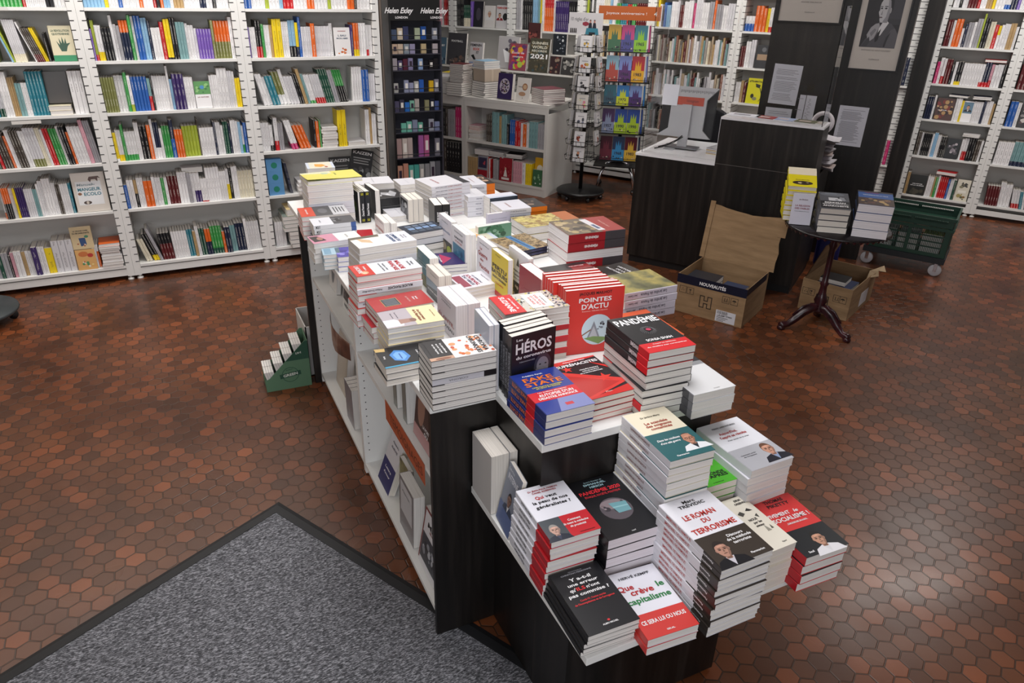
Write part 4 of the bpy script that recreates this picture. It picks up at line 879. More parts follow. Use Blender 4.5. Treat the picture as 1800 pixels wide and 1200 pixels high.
for k, z in enumerate(tiers):
    rr_ = rad[k]
    mb = MB()
    for j, (fa, _) in enumerate(FACES):
        Rz = Matrix.Rotation(R(fa + 90), 4, 'Z')
        hw = .075
        for zz, oo in ((z, .0), (z + .045, .012)):
            pts = [Rz @ Vector(p) for p in ((-hw, -rr_ + .056, zz), (-hw, -rr_ - oo, zz), (hw, -rr_ - oo, zz), (hw, -rr_ + .056, zz))]
            mb.tube([tuple(p) for p in pts], .003, WB, 6, True)
        for s in (-hw, -hw / 3, hw / 3, hw):
            mb.tube([tuple(Rz @ Vector((s, -rr_ + .056, z))), tuple(Rz @ Vector((s, -rr_, z))), tuple(Rz @ Vector((s, -rr_ - .012, z + .045)))], .002, WB, 5)
        mb.tube([(0, 0, z), tuple(Rz @ Vector((0, -rr_ + .056, z)))], .003, WB, 5)
        mb.tube([tuple(Rz @ Vector((hw, -rr_ + .056, z))), tuple(Rz @ Vector((hw, -rr_ + .056 + .01, z + .15)))], .003, WB, 5)
    mb.build('wire_tier', car)
    for j, (fa, fn) in enumerate(FACES[:3]):
        nn = 3
        for q in range(nn):
            if j == 1 and k == 6: continue
            T = T56(cx, cy) @ Matrix.Rotation(R(fa + 90), 4, 'Z') @ Matrix.Translation((jit(.003), -rr_ + .004 + q * .011, z + .0045)) @ Matrix.Rotation(R(-7), 4, 'X')
            hgt = .135 if k else .14
            mb = MB(); mb.box(-.055, .055, 0, .0045, 0, hgt, mat(cards[(k + q) % 4], .4))
            if q == 0:
                mb.box(-.03, .03, -.0005, 0, hgt * .72, hgt * .76, mat('#8a8a90'))
                rnd = random.Random(k * 5 + j)
                for b_ in range(5):
                    bx, bz, br_ = rnd.uniform(-.028, .028), rnd.uniform(.03, .085), rnd.uniform(.006, .015)
                    mb.add([(bx + br_ * math.cos(t_ * PI / 4), -.0008 - b_ * .0001, bz + br_ * math.sin(t_ * PI / 4)) for t_ in range(8)], [tuple(range(8))], mat(art_c[k][b_ % 2]))
            o = mb.build('greeting_card', T=T)
            tag(o, 'white greeting card, %s in the %s pocket of the %s carousel tier' % (('foremost', 'second', 'third')[q], ('counter facing', 'aisle end', 'shelf facing')[j] if j else 'aisle facing', ONUM[k] + ' highest' if k else 'highest'), 'greeting card', 'greeting cards on the wire carousel')
mb = MB(); mb.box(-.012, .012, -.012, .012, 1.62, 1.75, WB); mb.build('header_post', car)
hd = empty('header_sign', T56(cx - .03, cy - .02, 1.60, 8)); hd.parent = None
bpy.data.objects.remove(hd)
mb = MB(); mb.T = Matrix.Translation((-.04, -.03, 1.555)) @ Matrix.Rotation(R(8), 4, 'Z')
mb.box(-.165, .165, 0, .004, 0, .185, mat('#e4e1e4', .4))
M_ = Matrix.Translation((0, -.0006, 0)) @ STAND
put_text(mb, "10 règles d'or", -.06, .13, .03, .17, mat('#3a3a3e'), T=M_, bold=False)
def dpoly(pts, c, off=-.0008): mb.add([(x_, off, z_) for x_, z_ in pts], [tuple(range(len(pts)))], mat(c))
dpoly([(-.03, .1), (0, .11), (.03, .1), (.03, .08), (0, .07), (-.03, .08)], '#a03a4a')
for i, x_ in enumerate((.045, .085)):
    dpoly([(x_ - .02, .05), (x_ - .012, .1), (x_ + .012, .1), (x_ + .02, .05)], '#2a2c3a'); dpoly([(x_ - .008, .1), (x_ - .008, .12), (x_ + .008, .12), (x_ + .008, .1)], '#c98a7a'); dpoly([(x_ - .009, .118), (x_ - .006, .127), (x_ + .006, .127), (x_ + .009, .118)], '#4a3028')
dpoly([(0, 0), (.01, .055), (.12, .055), (.13, 0)], '#3f8aa0', -.001); dpoly([(.035, .0), (.035, .02), (.095, .02), (.095, .0)], '#20242c', -.0012)
for i in range(4): dpoly([(-.15 + i * .017, .01), (-.148 + i * .017, .05), (-.138 + i * .017, .05), (-.136 + i * .017, .01)], '#3a3434')
mb.build('header_sign', car)

# ------------------------------------------------------------------ birthday book spinner
bx, by = -2.93, 7.22
bs = empty('birthday_book_spinner', T56(bx, by)); tag(bs, 'colourful birthday year book spinner with orange header on chrome wheeled legs', 'display stand')
ORG = mat('#b4581c', .5)
mb = MB(); mb.cyl((0, 0), .02, .30, 1.68, WB, 12); mb.build('pole', bs)
HS = Matrix.Rotation(R(20), 4, 'Z')
mb = MB(); mb.T = HS; mb.box(-.29, .29, -.25, -.235, 1.68, 1.80, ORG); mb.box(.275, .29, -.235, .25, 1.68, 1.80, ORG)
M_ = Matrix.Translation((0, -.2505, 1.74)) @ STAND
put_text(mb, 'Joyeux anniversaire !', -.03, 0, .022, .38, mat('w'), T=M_, bold=False)
put_text(mb, '4', .24, 0, .035, None, mat('w'), T=M_)
mb.build('header', bs)
for k in range(4):
    a = R(45 + 90 * k + 20)
    mb = MB(); e_ = (.27 * math.cos(a), .27 * math.sin(a))
    mb.tube([(0, 0, .32), (e_[0] * .6, e_[1] * .6, .30), (e_[0] * .85, e_[1] * .85, .2), (e_[0], e_[1], .07)], .013, STEEL, 8)
    mb.T = Matrix.Translation((e_[0], e_[1], .029)) @ Matrix.Rotation(a, 4, 'Z') @ Matrix.Rotation(PI / 2, 4, 'X')
    mb.cyl((0, 0), .028, -.011, .011, mat('#2a2a2c', .4), 16); mb.cyl((0, 0), .018, -.013, .013, STEEL, 12); mb.build('leg', bs)
btz = [1.40, 1.125, .90, .63, .36]
ycol = [[('#c9a030', '#3c6a4a'), ('#c03a7a', '#4a4a8a'), ('#2f7a8a', '#8ac030')], [('#8ab4c8', '#b4483a'), ('#7a8acc', '#5a2a6a'), ('#b8202a', '#e0a820')], [('#2f6a7a', '#3a5a6a'), ('#2c7ac0', '#c8d030'), ('#7a94cc', '#4a2a6a')],
        [('#4a2a5a', '#8a94b0'), ('#2a4a9a', '#a4c030'), ('#2a4a9a', '#a4c030')], [('#4a1a2a', '#6a2a3a'), ('#2a3a5a', '#3a8ac0'), ('#5a1a2a', '#d9b040')]]
yrs = [['', '1961', '1965'], ['', '1966', '1983'], ['1960', '1972', '1978'], ['1957', '1990', '1990'], ['', '1968', '1983']]
for k, z in enumerate(btz):
    mb = MB(); mb.T = HS
    for (a0, a1, b0, b1) in ((-.25, .25, -.24, -.235), (.235, .24, -.24, .24)): mb.box(a0, a1, b0, b1, z - .008, z, WB); mb.box(a0, a1, b0, b1, z + .02, z + .024, WB)
    mb.box(-.24, .24, -.235, -.19, z - .006, z, WB); mb.box(.19, .24, -.235, .24, z - .006, z, WB)
    mb.build('tier_rack', bs)
    top = (btz[k - 1] if k else 1.67) - .035; hgt = min(top - z, .235)
    for side in (0, 1):
        for i in range(3):
            c0, c1 = ycol[k][(i + side) % 3]
            T = T56(bx, by) @ HS @ Matrix.Rotation(R(90 * side), 4, 'Z') @ Matrix.Translation((-.125 + .125 * i, -.224, z + .0025)) @ Matrix.Rotation(R(-2), 4, 'X') @ Matrix.Translation((0, .02, hgt / 2)) @ STAND
            yy = yrs[k][(i + side) % 3]
            st = fstyle(c0, [(yy, .5, .3, .12, .6, '#2a2a3a')] if yy else None, (lambda c1_, kk: (lambda a: (a.r(0, 0, 1, .45, c1_), a.p([(.25, .45), (.3, .8), (.42, .6), (.5, .85), (.6, .6), (.72, .8), (.75, .45)], c1_), a.blobs(.05, .02, .95, .2, 5, ['#2a2430', '#c8b8a8'], .08))))(c1, k))
            o = book(T, .120, hgt, .015, st, name='year_book')
            tag(o, 'birthday year book, %s on the %s face, %s tier of the orange-headed spinner' % (ONUM[i], ('aisle', 'counter')[side], ONUM[k] + ' highest' if k else 'highest'), 'book', 'year books on the orange-headed spinner')
mb = MB(); mb.T = HS; mb.box(-.24, .24, -.24, .24, .29, .30, WB); mb.build('bottom_tray', bs)

# ------------------------------------------------------------------ sales counter
cn = empty('sales_counter', T56(-1.35, 5.4)); tag(cn, 'dark wood sales counter with low white top and raised writing ledge', 'counter')
T = cn.matrix_world.inverted() @ F56
CY = 5.214
mb = MB(); mb.box(-1.972, -1.3755, CY, CY + .70, .06, .842, DARK); mb.build('low_body', cn, T)
mb = MB(); mb.box(-1.96, -.71, CY + .02, CY + .68, .0, .0595, BLACK); mb.build('toe_kick', cn, T)
mb = MB(); mb.box(-1.978, -1.3755, CY - .004, CY + .72, .843, .86, mat('#e9e7ea', .3)); mb.build('white_top', cn, T)
mb = MB(); mb.box(-1.375, -.70, CY, CY + .25, .06, 1.165, DARK); mb.box(-1.3745, -.7005, CY - .0006, CY, .858, .8615, mat('#575250', .5)); mb.build('raised_body', cn, T)
mb = MB(); mb.box(-1.378, -.697, CY - .002, CY + .252, 1.166, 1.181, mat('#e4e2e6', .3)); mb.box(-1.378, -1.3755, CY - .002, CY + .0, .862, 1.166, mat('#e4e2e6', .3)); mb.build('writing_ledge', cn, T)
mb = MB(); mb.box(-1.375, -.70, CY + .2505, CY + .70, .06, .80, DARK); mb.box(-.72, -.70, CY + .2505, CY + .70, .8005, .83, DARK); mb.build('rear_body', cn, T)
def glass_mat():
    m, t, b = nt('clear_acrylic')
    b.inputs['Base Color'].default_value = (1, 1, 1, 1); b.inputs['Roughness'].default_value = .02; b.inputs['IOR'].default_value = 1.2
    b.inputs['Transmission Weight'].default_value = 1.0
    return m
GLASS = glass_mat()
gl = empty('acrylic_screen', T56(-1.3, 5.32, .862)); tag(gl, 'clear acrylic hygiene screen standing on the sales counter', 'screen')
T = gl.matrix_world.inverted() @ F56
mb = MB(); mb.box(-1.94, -1.3795, 5.30, 5.304, .8605, 1.86, GLASS); mb.build('screen_pane', gl, T)
mb = MB(); mb.box(-1.37, -.72, 5.30, 5.304, 1.1815, 1.90, GLASS); mb.build('screen_pane', gl, T)
mb = MB(); mb.box(-.719, -.715, 5.23, 5.44, 1.1815, 1.90, GLASS); mb.build('side_pane', gl, T)
mb = MB(); mb.box(-1.945, -1.941, 5.25, 5.55, .8605, 1.86, GLASS); mb.build('side_pane', gl, T)
# monitor seen from behind
mo = empty('computer_monitor', T56(-1.74, 5.52, .8605, 6)); tag(mo, 'grey computer monitor seen from behind with red sticker and white sheet', 'monitor')
MG = mat('#b9b9bd', .35); MGD = mat('#1c1c20', .5)
mb = MB(); mb.box(-.115, -.04, -.06, .11, 0, .008, MG); mb.prism([(-.13, .0), (.13, -.02), (.13, .10), (-.13, .12)], .0082, .016, mat('#77777c', .35)); mb.build('stand_foot', mo)
mb = MB(); mb.T = Matrix.Rotation(R(-8), 4, 'X'); mb.box(-.036, .036, .035, .06, .012, .33, MG); mb.build('stand_neck', mo)
mb = MB(); mb.T = Matrix.Translation((0, .075, .08)) @ Matrix.Rotation(R(-10), 4, 'X')
mb.box(-.205, .205, .035, .055, .0, .365, MGD)
def rp(pts, y0, y1, m):
    n = len(pts); mb.add([(x_, y0, z_) for x_, z_ in pts] + [(x_, y1, z_) for x_, z_ in pts], [tuple(range(n)), tuple(range(2 * n - 1, n - 1, -1))] + [(i, n + i, n + (i + 1) % n, (i + 1) % n) for i in range(n)], m)
rp([(-.215, .0), (-.10, .0), (.11, .0), (.2, .0), (.135, .06), (.135, .28), (.215, .37), (-.215, .37), (-.13, .28), (-.13, .06)], .0, .0345, MG)
for i in range(26): mb.box(-.07 + i * .0098, -.067 + i * .0098, -.0008, 0, .325 + (i % 3) * .003, .345, MGD)
mb.build('display_housing', mo)
mb2 = mb
mb = MB(); mb.T = Matrix.Translation((0, .075, .08)) @ Matrix.Rotation(R(-10), 4, 'X')
mb.box(-.085, .115, -.003, -.001, .235, .295, mat('#b8452f', .4)); put_text(mb, 'Instagram', .03, 0, .02, .09, mat('#7a2a2a'), T=Matrix.Translation((0, -.0035, .268)) @ STAND)
mb.lathe([(.0001, 0), (.011, 0)], mat('#d8a0b8'), 12, (0, 0, 0)) if False else None
mb.build('red_sticker', mo)
mb = MB(); mb.T = Matrix.Translation((0, .075, .08)) @ Matrix.Rotation(R(-10), 4, 'X')
mb.box(-.205, -.085, -.006, -.0045, .225, .376, mat('#e6e7f0', .6)); mb.build('paper_sheet', mo)
mb = MB(); mb.tube([(.0, .03, .10), (-.03, .02, .07), (-.10, -.01, .03), (-.16, -.04, .012)], .004, BLACK); mb.tube([(.005, .03, .09), (-.05, -.02, .05), (-.13, -.05, .015), (-.18, -.075, .004)], .004, BLACK); mb.build('cable', mo)
# desk clutter
pa = MB(); pa.box(-.105, .105, -.148, .148, 0, .004, mat('#e8e8ec', .6)); tag(pa.build('paper_pad', T=T56(-1.60, 5.775, .8605, 8)), 'white paper pad lying behind the monitor on the low counter', 'paper')
pa = MB(); [pa.box(-.06, .06, -.09, .09, i * .006, i * .006 + .005, mat(('c', 'u', 'x', 'h')[i % 4])) for i in range(8)]
tag(pa.build('envelope_stack', T=T56(-1.45, 5.56, .8605, -10)), 'uneven stack of slips against the raised counter', 'paper'); 
pa = MB(); pa.tube([(0, -.08, .0), (0, -.07, .0)], .001, BLACK) if False else None
kb = empty('telephone_receiver', T56(-1.88, 5.62, .8605)); bpy.data.objects.remove(kb)
lea = [(-1.28, .14, '#e4e4ec', 'white sheet with printed lines at the monitor end of the writing ledge', .21), (-1.13, -.05, '#8f2f33', 'dark red leaflet on the writing ledge', .13),
       (-1.0, .05, '#9aa8c8', 'blue and white leaflet on the writing ledge', .12), (-.86, -.04, '#5c5c44', 'dark picture leaflet on the writing ledge', .14), (-.77, .02, '#b9b4ac', 'pale striped leaflet at the end of the writing ledge', .05)]
for x_, dy, c, lab, wd in lea:
    mb = MB(); mb.box(-wd / 2, wd / 2, -.058, .058, 0, .003, mat(c, .5)); mb.box(-wd * .35, wd * .2, -.03, .02, .003, .0033, mat('#c4b4b0' if c != '#e4e4ec' else '#8a8a96'))
    tag(mb.build('leaflet', T=T56(x_ + .02, CY + .172, 1.1815, -5 + dy * 30)), lab, 'leaflet')
# paper bags hanging over the counter end
random.seed(5)
for i in range(9):
    mb = MB(); wv = .10 + jit(.012); z = .8305 + i * .026
    prof = [(-.10, 0), (0, .004), (.10, .0)]
    n = 9; vs = []
    for a in range(n):
        for b_ in range(3):
            vs.append((-.13 + .26 * a / (n - 1), (-.09 + .09 * b_), .012 + .006 * math.sin(a * 1.3 + i) + .004 * math.cos(b_ * 2 + i)))
    fs = [(a * 3 + b_, (a + 1) * 3 + b_, (a + 1) * 3 + b_ + 1, a * 3 + b_ + 1) for a in range(n - 1) for b_ in range(2)]
    mb.add(vs, fs, mat(('#cfcad0', '#b8a8a4', '#d8d4da')[i % 3], .6)); mb.add([(x_, y_, z_ - .007) for x_, y_, z_ in vs], [f[::-1] for f in fs], mat('#bdb6b8', .6))
    tag(mb.build('paper_bag', T=T56(-.78 + jit(.02), 5.62 + jit(.02), z, jit(8))), 'folded shop bag, %s in the heap behind the writing ledge' % (ONUM[i] + ' from below' if i < 8 else 'topmost'), 'bag', 'folded bags behind the writing ledge')
mb = MB(); mb.lathe([(.075, 0), (.078, .02), (.075, .04), (.06, .045), (.05, .03), (.05, .0)], mat('#cfc8cc', .5), 24); tag(mb.build('paper_roll', T=T56(-.77, 5.60, 1.072, 0) @ Matrix.Rotation(R(80), 4, 'X') @ Matrix.Translation((0, .08, -.02))), 'curled white paper roll on top of the folded bags', 'paper')
# desk chair
ch = empty('desk_chair', T56(-1.665, 6.01, 0, 180)); tag(ch, 'black rounded desk chair behind the sales counter', 'chair')
CB = mat('#15151d', .7)
mb = MB(); pts = []
for i in range(17):
    a = PI * i / 16; pts.append((.20 * math.cos(a) * -1, .86 + .26 * math.sin(a) ** .8))
pts += [(.17, .72), (-.17, .72)]
n = len(pts)
for y0, y1 in ((-.03, .03),): rp([(x_, z_) for x_, z_ in pts], y0, y1, CB)
mb.T = Matrix.Identity(4); mb.build('backrest', ch, bevel=.012)
mb = MB(); mb.prism([(-.2, -.42), (.2, -.42), (.23, -.1), (.2, .0), (-.2, .0), (-.23, -.1)], .44, .50, CB); mb.build('seat', ch, bevel=.015)
mb = MB(); mb.cyl((0, -.2), .03, .1, .44, BLACK, 12); mb.tube([(0, -.1, .42), (0, .06, .5), (0, .045, .75)], .015, BLACK); mb.build('column', ch)
for k in range(5):
    a = R(72 * k + 10); mb = MB(); mb.tube([(0, -.2, .10), (.26 * math.cos(a), -.2 + .26 * math.sin(a), .07)], .016, BLACK); mb.T = Matrix.Translation((.26 * math.cos(a), -.2 + .26 * math.sin(a), .028)) @ Matrix.Rotation(a, 4, 'Z') @ Matrix.Rotation(PI / 2, 4, 'X'); mb.cyl((0, 0), .027, -.012, .012, BLACK, 14); mb.build('leg', ch)

# ------------------------------------------------------------------ dark partition with portraits
struct(MB().box(-1.375, -.392, 6.30, 6.42, 0, CEIL, DARK).build('wall_partition', T=F56))
struct(MB().box(-.437, -.298, 8.20, 8.62, 0, CEIL, DARK).build('trim_2', T=F56))
mb = MB(); upright(mb, -.62, -.44, 8.25, 8.55, .03, 2.3, 1); 
z = .1
while z < 2.25: mb.box(-.62, -.44, 8.2492, 8.25, z, z + .005, TICK); z += .0545
mb.box(-.62, -.44, 8.20, 8.2485, 1.155, 1.17, WHITE); mb.box(-.62, -.44, 8.20, 8.2485, .40, .415, WHITE); tag(mb.build('shelf_upright', T=F56), 'slotted white shelf upright in the gap beside the dark partition', 'shelf upright')
def sliver(x0, z, h_, c, lab): tag(spine_books([(x0, 8.20, z, .028, h_, .045, c, None, 0, 5)], 'book', F56), lab, 'book')
sliver(-.500, 1.175, .25, 'n', 'navy book in the narrow gap beside the dark partition'); sliver(-.492, .42, .24, 'i', 'magenta book in the narrow gap beside the dark partition')
def frame_pic(x0, x1, z0, z1, lab, name, port):
    r = empty('framed_portrait', T56((x0 + x1) / 2, 6.298, (z0 + z1) / 2)); tag(r, lab, 'picture')
    w_, h_ = x1 - x0, z1 - z0
    mb = MB()
    for a in ((-w_ / 2 - .012, -w_ / 2, -h_ / 2 - .012, h_ / 2 + .012), (w_ / 2, w_ / 2 + .012, -h_ / 2 - .012, h_ / 2 + .012), (-w_ / 2, w_ / 2, -h_ / 2 - .012, -h_ / 2), (-w_ / 2, w_ / 2, h_ / 2, h_ / 2 + .012)):
        mb.box(a[0], a[1], -.022, 0, a[2], a[3], mat('#0c0c0d', .35))
    mb.build('frame', r)
    mb = MB(); mb.box(-w_ / 2, w_ / 2, -.014, -.001, -h_ / 2, h_ / 2, mat('#bdb5ae', .5)); mb.build('mount', r)
    mb = MB()
    class A2(Art):
        def _p(s, pts, c, rough=.35):
            s.z -= .0001
            s.mb.add([((x_ - .5) * s.w, s.z, (y_ - .5) * s.h) for x_, y_ in pts], [tuple(range(len(pts)))], mat(c, .4))
    a = A2(mb, w_, h_, -.0145); port(a); mb.build('photo_print', r)
    mb = MB()
    for s_, yy, cap, ww in name: put_text(mb, s_, 0, 0, cap, ww, mat('#4a4442'), T=Matrix.Translation((0, -.0165, (yy - .5) * h_)) @ STAND, bold=False)
    mb.build('caption', r)
def port1(a):
    a.r(.13, .27, .87, .97, '#262428'); a.r(.5, .55, .87, .97, '#343237'); a.r(.62, .62, .87, .9, '#3c3a40')
    a.p([(.15, .27), (.87, .27), (.87, .44), (.80, .50), (.70, .56), (.60, .585), (.50, .55), (.36, .47), (.22, .36)], '#47454a')
    a.p([(.60, .27), (.87, .27), (.87, .44), (.78, .51), (.70, .48), (.66, .36)], '#565459')
    a.p([(.46, .50), (.55, .62), (.64, .57), (.52, .42), (.46, .40)], '#cfcdd0'); a.p([(.47, .46), (.51, .50), (.49, .36), (.44, .33), (.42, .38)], '#1b191d')
    a.p([(.44, .57), (.60, .57), (.62, .70), (.46, .70)], '#8a888c')
    a.p([(.395, .83), (.44, .885), (.53, .905), (.61, .885), (.66, .82), (.665, .73), (.63, .67), (.61, .74), (.44, .84)], '#201e22')
    a.p([(.405, .80), (.44, .845), (.52, .86), (.59, .83), (.615, .76), (.61, .68), (.585, .62), (.53, .575), (.47, .57), (.435, .595), (.425, .635), (.40, .67), (.388, .695), (.405, .72), (.398, .76)], '#b9b7bb')
    a.p([(.54, .85), (.59, .83), (.615, .76), (.61, .68), (.585, .62), (.53, .575), (.50, .58), (.55, .64), (.565, .74)], '#8f8d92')
    a.e(.622, .715, .018, .034, '#9a989c'); a.e(.435, .738, .022, .010, '#3a383c'); a.e(.52, .738, .026, .010, '#3a383c')
    a.r(.405, .755, .455, .763, '#2a282a'); a.r(.49, .757, .555, .766, '#2a282a'); a.e(.452, .632, .032, .008, '#5a484c'); a.p([(.435, .66), (.47, .66), (.465, .72)], '#8a888c')
    a.p([(.24, .42), (.30, .51), (.38, .555), (.45, .565), (.47, .53), (.44, .46), (.40, .38), (.30, .33)], '#98969a'); a.p([(.30, .44), (.38, .50), (.42, .48), (.34, .40)], '#77757a')
    a.p([(.62, .28), (.65, .40), (.72, .46), (.68, .36), (.66, .28)], '#2a282d'); a.p([(.16, .27), (.3, .40), (.33, .34), (.28, .27)], '#3a383d')
frame_pic(-.985 + .22, -.44, 1.462, 2.02, 'framed black and white portrait of a man resting his chin', [('ANTOINE DE SAINT-EXUPERY', .235, .009, .20), ('Gallimard', .125, .010, .07)], port1)
frame_pic(-1.335, -.895, 1.765, 2.33, 'framed portrait print cut by the picture edge, above the notices', [('ANDRE MALRAUX', .235, .009, .15), ('Gallimard', .115, .010, .07)], lambda a: (a.r(.13, .27, .87, .97, '#3a3a40'), a.p([(.2, .27), (.8, .27), (.7, .5), (.3, .5)], '#1f1f26'), a.e(.5, .65, .12, .13, '#a8a6a8')))
def notice(x0, x1, z0, z1, n, lab, roll, seed, y=6.297):
    mb = MB(); w_, h_ = x1 - x0, z1 - z0; rnd = random.Random(seed)
    mb.box(-w_ / 2, w_ / 2, -.001, 0, -h_ / 2, h_ / 2, mat('#c9c9d2', .6))
    for i in range(n):
        zz = h_ / 2 - .03 - (h_ - .05) * i / n
        if rnd.random() < .15: continue
        mb.box(-w_ / 2 + .02 + rnd.random() * .01, w_ / 2 - .02 - rnd.random() * .05, -.0014, -.0011, zz, zz + .003, mat('#77757f'))
    tag(mb.build('notice', T=T56((x0 + x1) / 2, y, (z0 + z1) / 2) @ Matrix.Rotation(R(roll), 4, 'Y')), lab, 'notice')
notice(-1.305, -1.09, 1.155, 1.453, 22, 'typed white notice taped beneath the upper portrait', 1.5, 1)
notice(-.765, -.555, .895, 1.19, 34, 'typed white notice with a dense lower paragraph, beside the counter', .5, 2)
notice(-1.315, -1.11, 1.03, 1.125, 3, 'white strip of paper beneath the typed notice', 0, 3)
notice(-1.02, -.945, 1.02, 1.24, 16, 'narrow striped list behind the screen', 1, 4)
notice(-1.07, -1.025, 1.02, 1.24, 2, 'grey narrow card beside the striped list', 1, 5)

# ------------------------------------------------------------------ central island
random.seed(21)
ZA, ZC = 0.60, 0.915
isl = empty('display_island', TR(1.1, 2.7)); tag(isl, 'long dark wood island with white worktop heaped with books', 'display table')
T = isl.matrix_world.inverted()
top = [(.56, 1.668), (.764, 1.668), (.764, 1.372), (1.36, 1.372), (1.36, 1.745), (1.45, 1.76), (1.70, 3.1), (1.70, 3.93), (.56, 3.93)]
mb = MB(); mb.prism(top, .8885, ZC - .0005, WHITE); mb.build('worktop', isl, T, bevel=.002)
mb = MB(); mb.prism([(.905, 1.69), (.905, 1.672), (.769, 1.672), (.769, 1.378), (1.335, 1.378), (1.335, 1.77), (1.42, 1.78), (1.66, 3.1), (1.66, 3.9), (.905, 3.9)], .0095, .888, DARK); mb.build('cabinet_body', isl, T)
mb = MB(); mb.box(.80, .9045, 3.575, 3.9, .0, .888, DARK); mb.build('end_cabinet', isl, T)
lt = empty('display_plinth', TR(1.05, 1.25)); tag(lt, 'low dark plinth with white L-shaped board at the near end of the island', 'display table')
T = lt.matrix_world.inverted()
mb = MB(); mb.prism([(.684, .966), (1.42, .966), (1.42, 1.3765), (.7675, 1.3765), (.7675, 1.6645), (.684, 1.6645)], .5755, ZA - .0005, WHITE); mb.build('board', lt, T, bevel=.002)
mb = MB(); mb.box(.769, 1.33, 1.18, 1.377, .0095, .575, DARK); mb.build('plinth_body', lt, T)
def open_case(y0, y1, lab, near=False, far=False):
    r = empty('bookcase', TR(.73, (y0 + y1) / 2)); tag(r, lab, 'bookcase')
    T = r.matrix_world.inverted()
    def b(n, *a, m=WHITE): mb = MB(); mb.box(*a, m); return mb.build(n, r, T)
    xa, xb = .578, .904
    e0 = y0 + (.018 if near else 0); e1 = y1 - (.022 if far else 0)
    if near: b('end_panel', .56, .7685, y0, y0 + .0178, .0095, .888, m=DARK)
    if far: b('end_panel', .545, .904, y1 - .0218, y1, 0, .888, m=DARK)
    def side(ya, yb, inner):
        mb = MB(); mb.box(xa, xb - .03, ya, yb, .0095, .888, WHITE)
        for z in [.13 + .035 * i for i in range(20)]:
            if abs(z - .61) < .03: continue
            for xx in (.60,):
                yy = yb if inner > 0 else ya
                mb.add([(xx + .003 * math.cos(t_ * PI / 3), yy + inner * .0004, z + .003 * math.sin(t_ * PI / 3)) for t_ in range(6)], [tuple(range(6))], TICK)
        mb.build('side_panel', r, T)
    side(e0, e0 + .016, 1); side(e1 - .016, e1, -1)
    b('back_panel', xb - .0295, xb, e0, e1, .0095, .888)
    b('shelf', xa + .004, xb - .03, e0 + .0165, e1 - .0165, .602, .622)
    b('shelf', xa, xb - .03, e0 + .0165, e1 - .0165, .045, .063)
    b('plinth', xa + .03, xa + .045, e0 + .0165, e1 - .0165, .0095, .0445)
    return r
open_case(1.668, 2.655, 'open white bookcase in the near half of the island flank', near=True)
open_case(2.6555, 3.572, 'open white bookcase in the far half of the island flank', far=True)
# strips clipped to the shelf edges
mb = MB(); mb.T = Matrix.Translation((.5805, 0, 0)); mb.box(-.0012, 0, 1.80, 2.235, .535, .618, mat('#b5552f', .5))
Ms = Matrix(((0, 0, -1, -.0014), (-1, 0, 0, 2.0), (0, 1, 0, .575), (0, 0, 0, 1)))
put_text(mb, 'TEMOIGNAGES', 0, 0, .035, .36, mat('#4a2318', .6), T=Ms, bold=False)
tag(mb.build('section_label', T=TR(0, 0)), 'long orange section label hanging from the near bookcase shelf edge', 'label')
mb = MB(); ys = [2.74 + .045 * i for i in range(9)]
vs = [(.574 - .028 * math.sin(PI * i / 8), y_, zz) for i, y_ in enumerate(ys) for zz in (.50 + .03 * abs(i - 4) / 4, .614)]
mb.add(vs, [(2 * i, 2 * i + 1, 2 * i + 3, 2 * i + 2) for i in range(8)], noise_mat('brown_photo_strip', [(0.35, '#3c2620'), (0.5, '#6a4436'), (0.65, '#c9b4a4')], scale=6, rough=.4))
mb.add([(x_ + .0015, y_, z_) for x_, y_, z_ in vs], [(2 * i + 2, 2 * i + 3, 2 * i + 1, 2 * i) for i in range(8)], mat('w'))
tag(mb.build('poster_strip', T=TR(0, 0)), 'bowed brown photo strip clipped to the far bookcase shelf edge', 'label')

K = '#1b1a1d'
ph = lambda name, cols, sc=14: noise_mat(name, [(0.3 + .4 * i / max(1, len(cols) - 1), c) for i, c in enumerate(cols)], scale=sc, detail=5, rough=.3)
st = {}
st['gen'] = fstyle('#e9e8f0', [('Dr JEAN-PAUL HAMON', .5, .91, .028, .62, '#a8323a'), ('DANIEL ROSENWEG', .5, .865, .028, .5, '#a8323a'), ('Qui', .33, .77, .055, .17, 'r'), ('veut', .57, .77, .05, .24, K), ('la peau de nos', .5, .69, .05, .72, K), ('généralistes ?', .5, .60, .05, .72, K),
    ('Comment', .66, .27, .035, .26, 'w', .15), ('ils tuent la médecine', .66, .215, .033, .5, 'w', .15), ('de proximité', .66, .16, .033, .32, 'w', .15)],
    lambda a: (a.r(.30, 0, 1, .37, '#c8222c'), a.r(0, 0, .42, .37, '#4a4f54'), a.face(.2, .17, .12, skin='#c9a090', hair='#9a9690', coat='#262a38', shirt='#3a3f55'), a.r(.6, .03, .9, .04, '#7a1a1e')),
    bands=[(.0, .37, '#c8222c', '#b01c26')], s='#dedde4', sp=[('PEAU DE NOS', .68, .3, .35, K)])
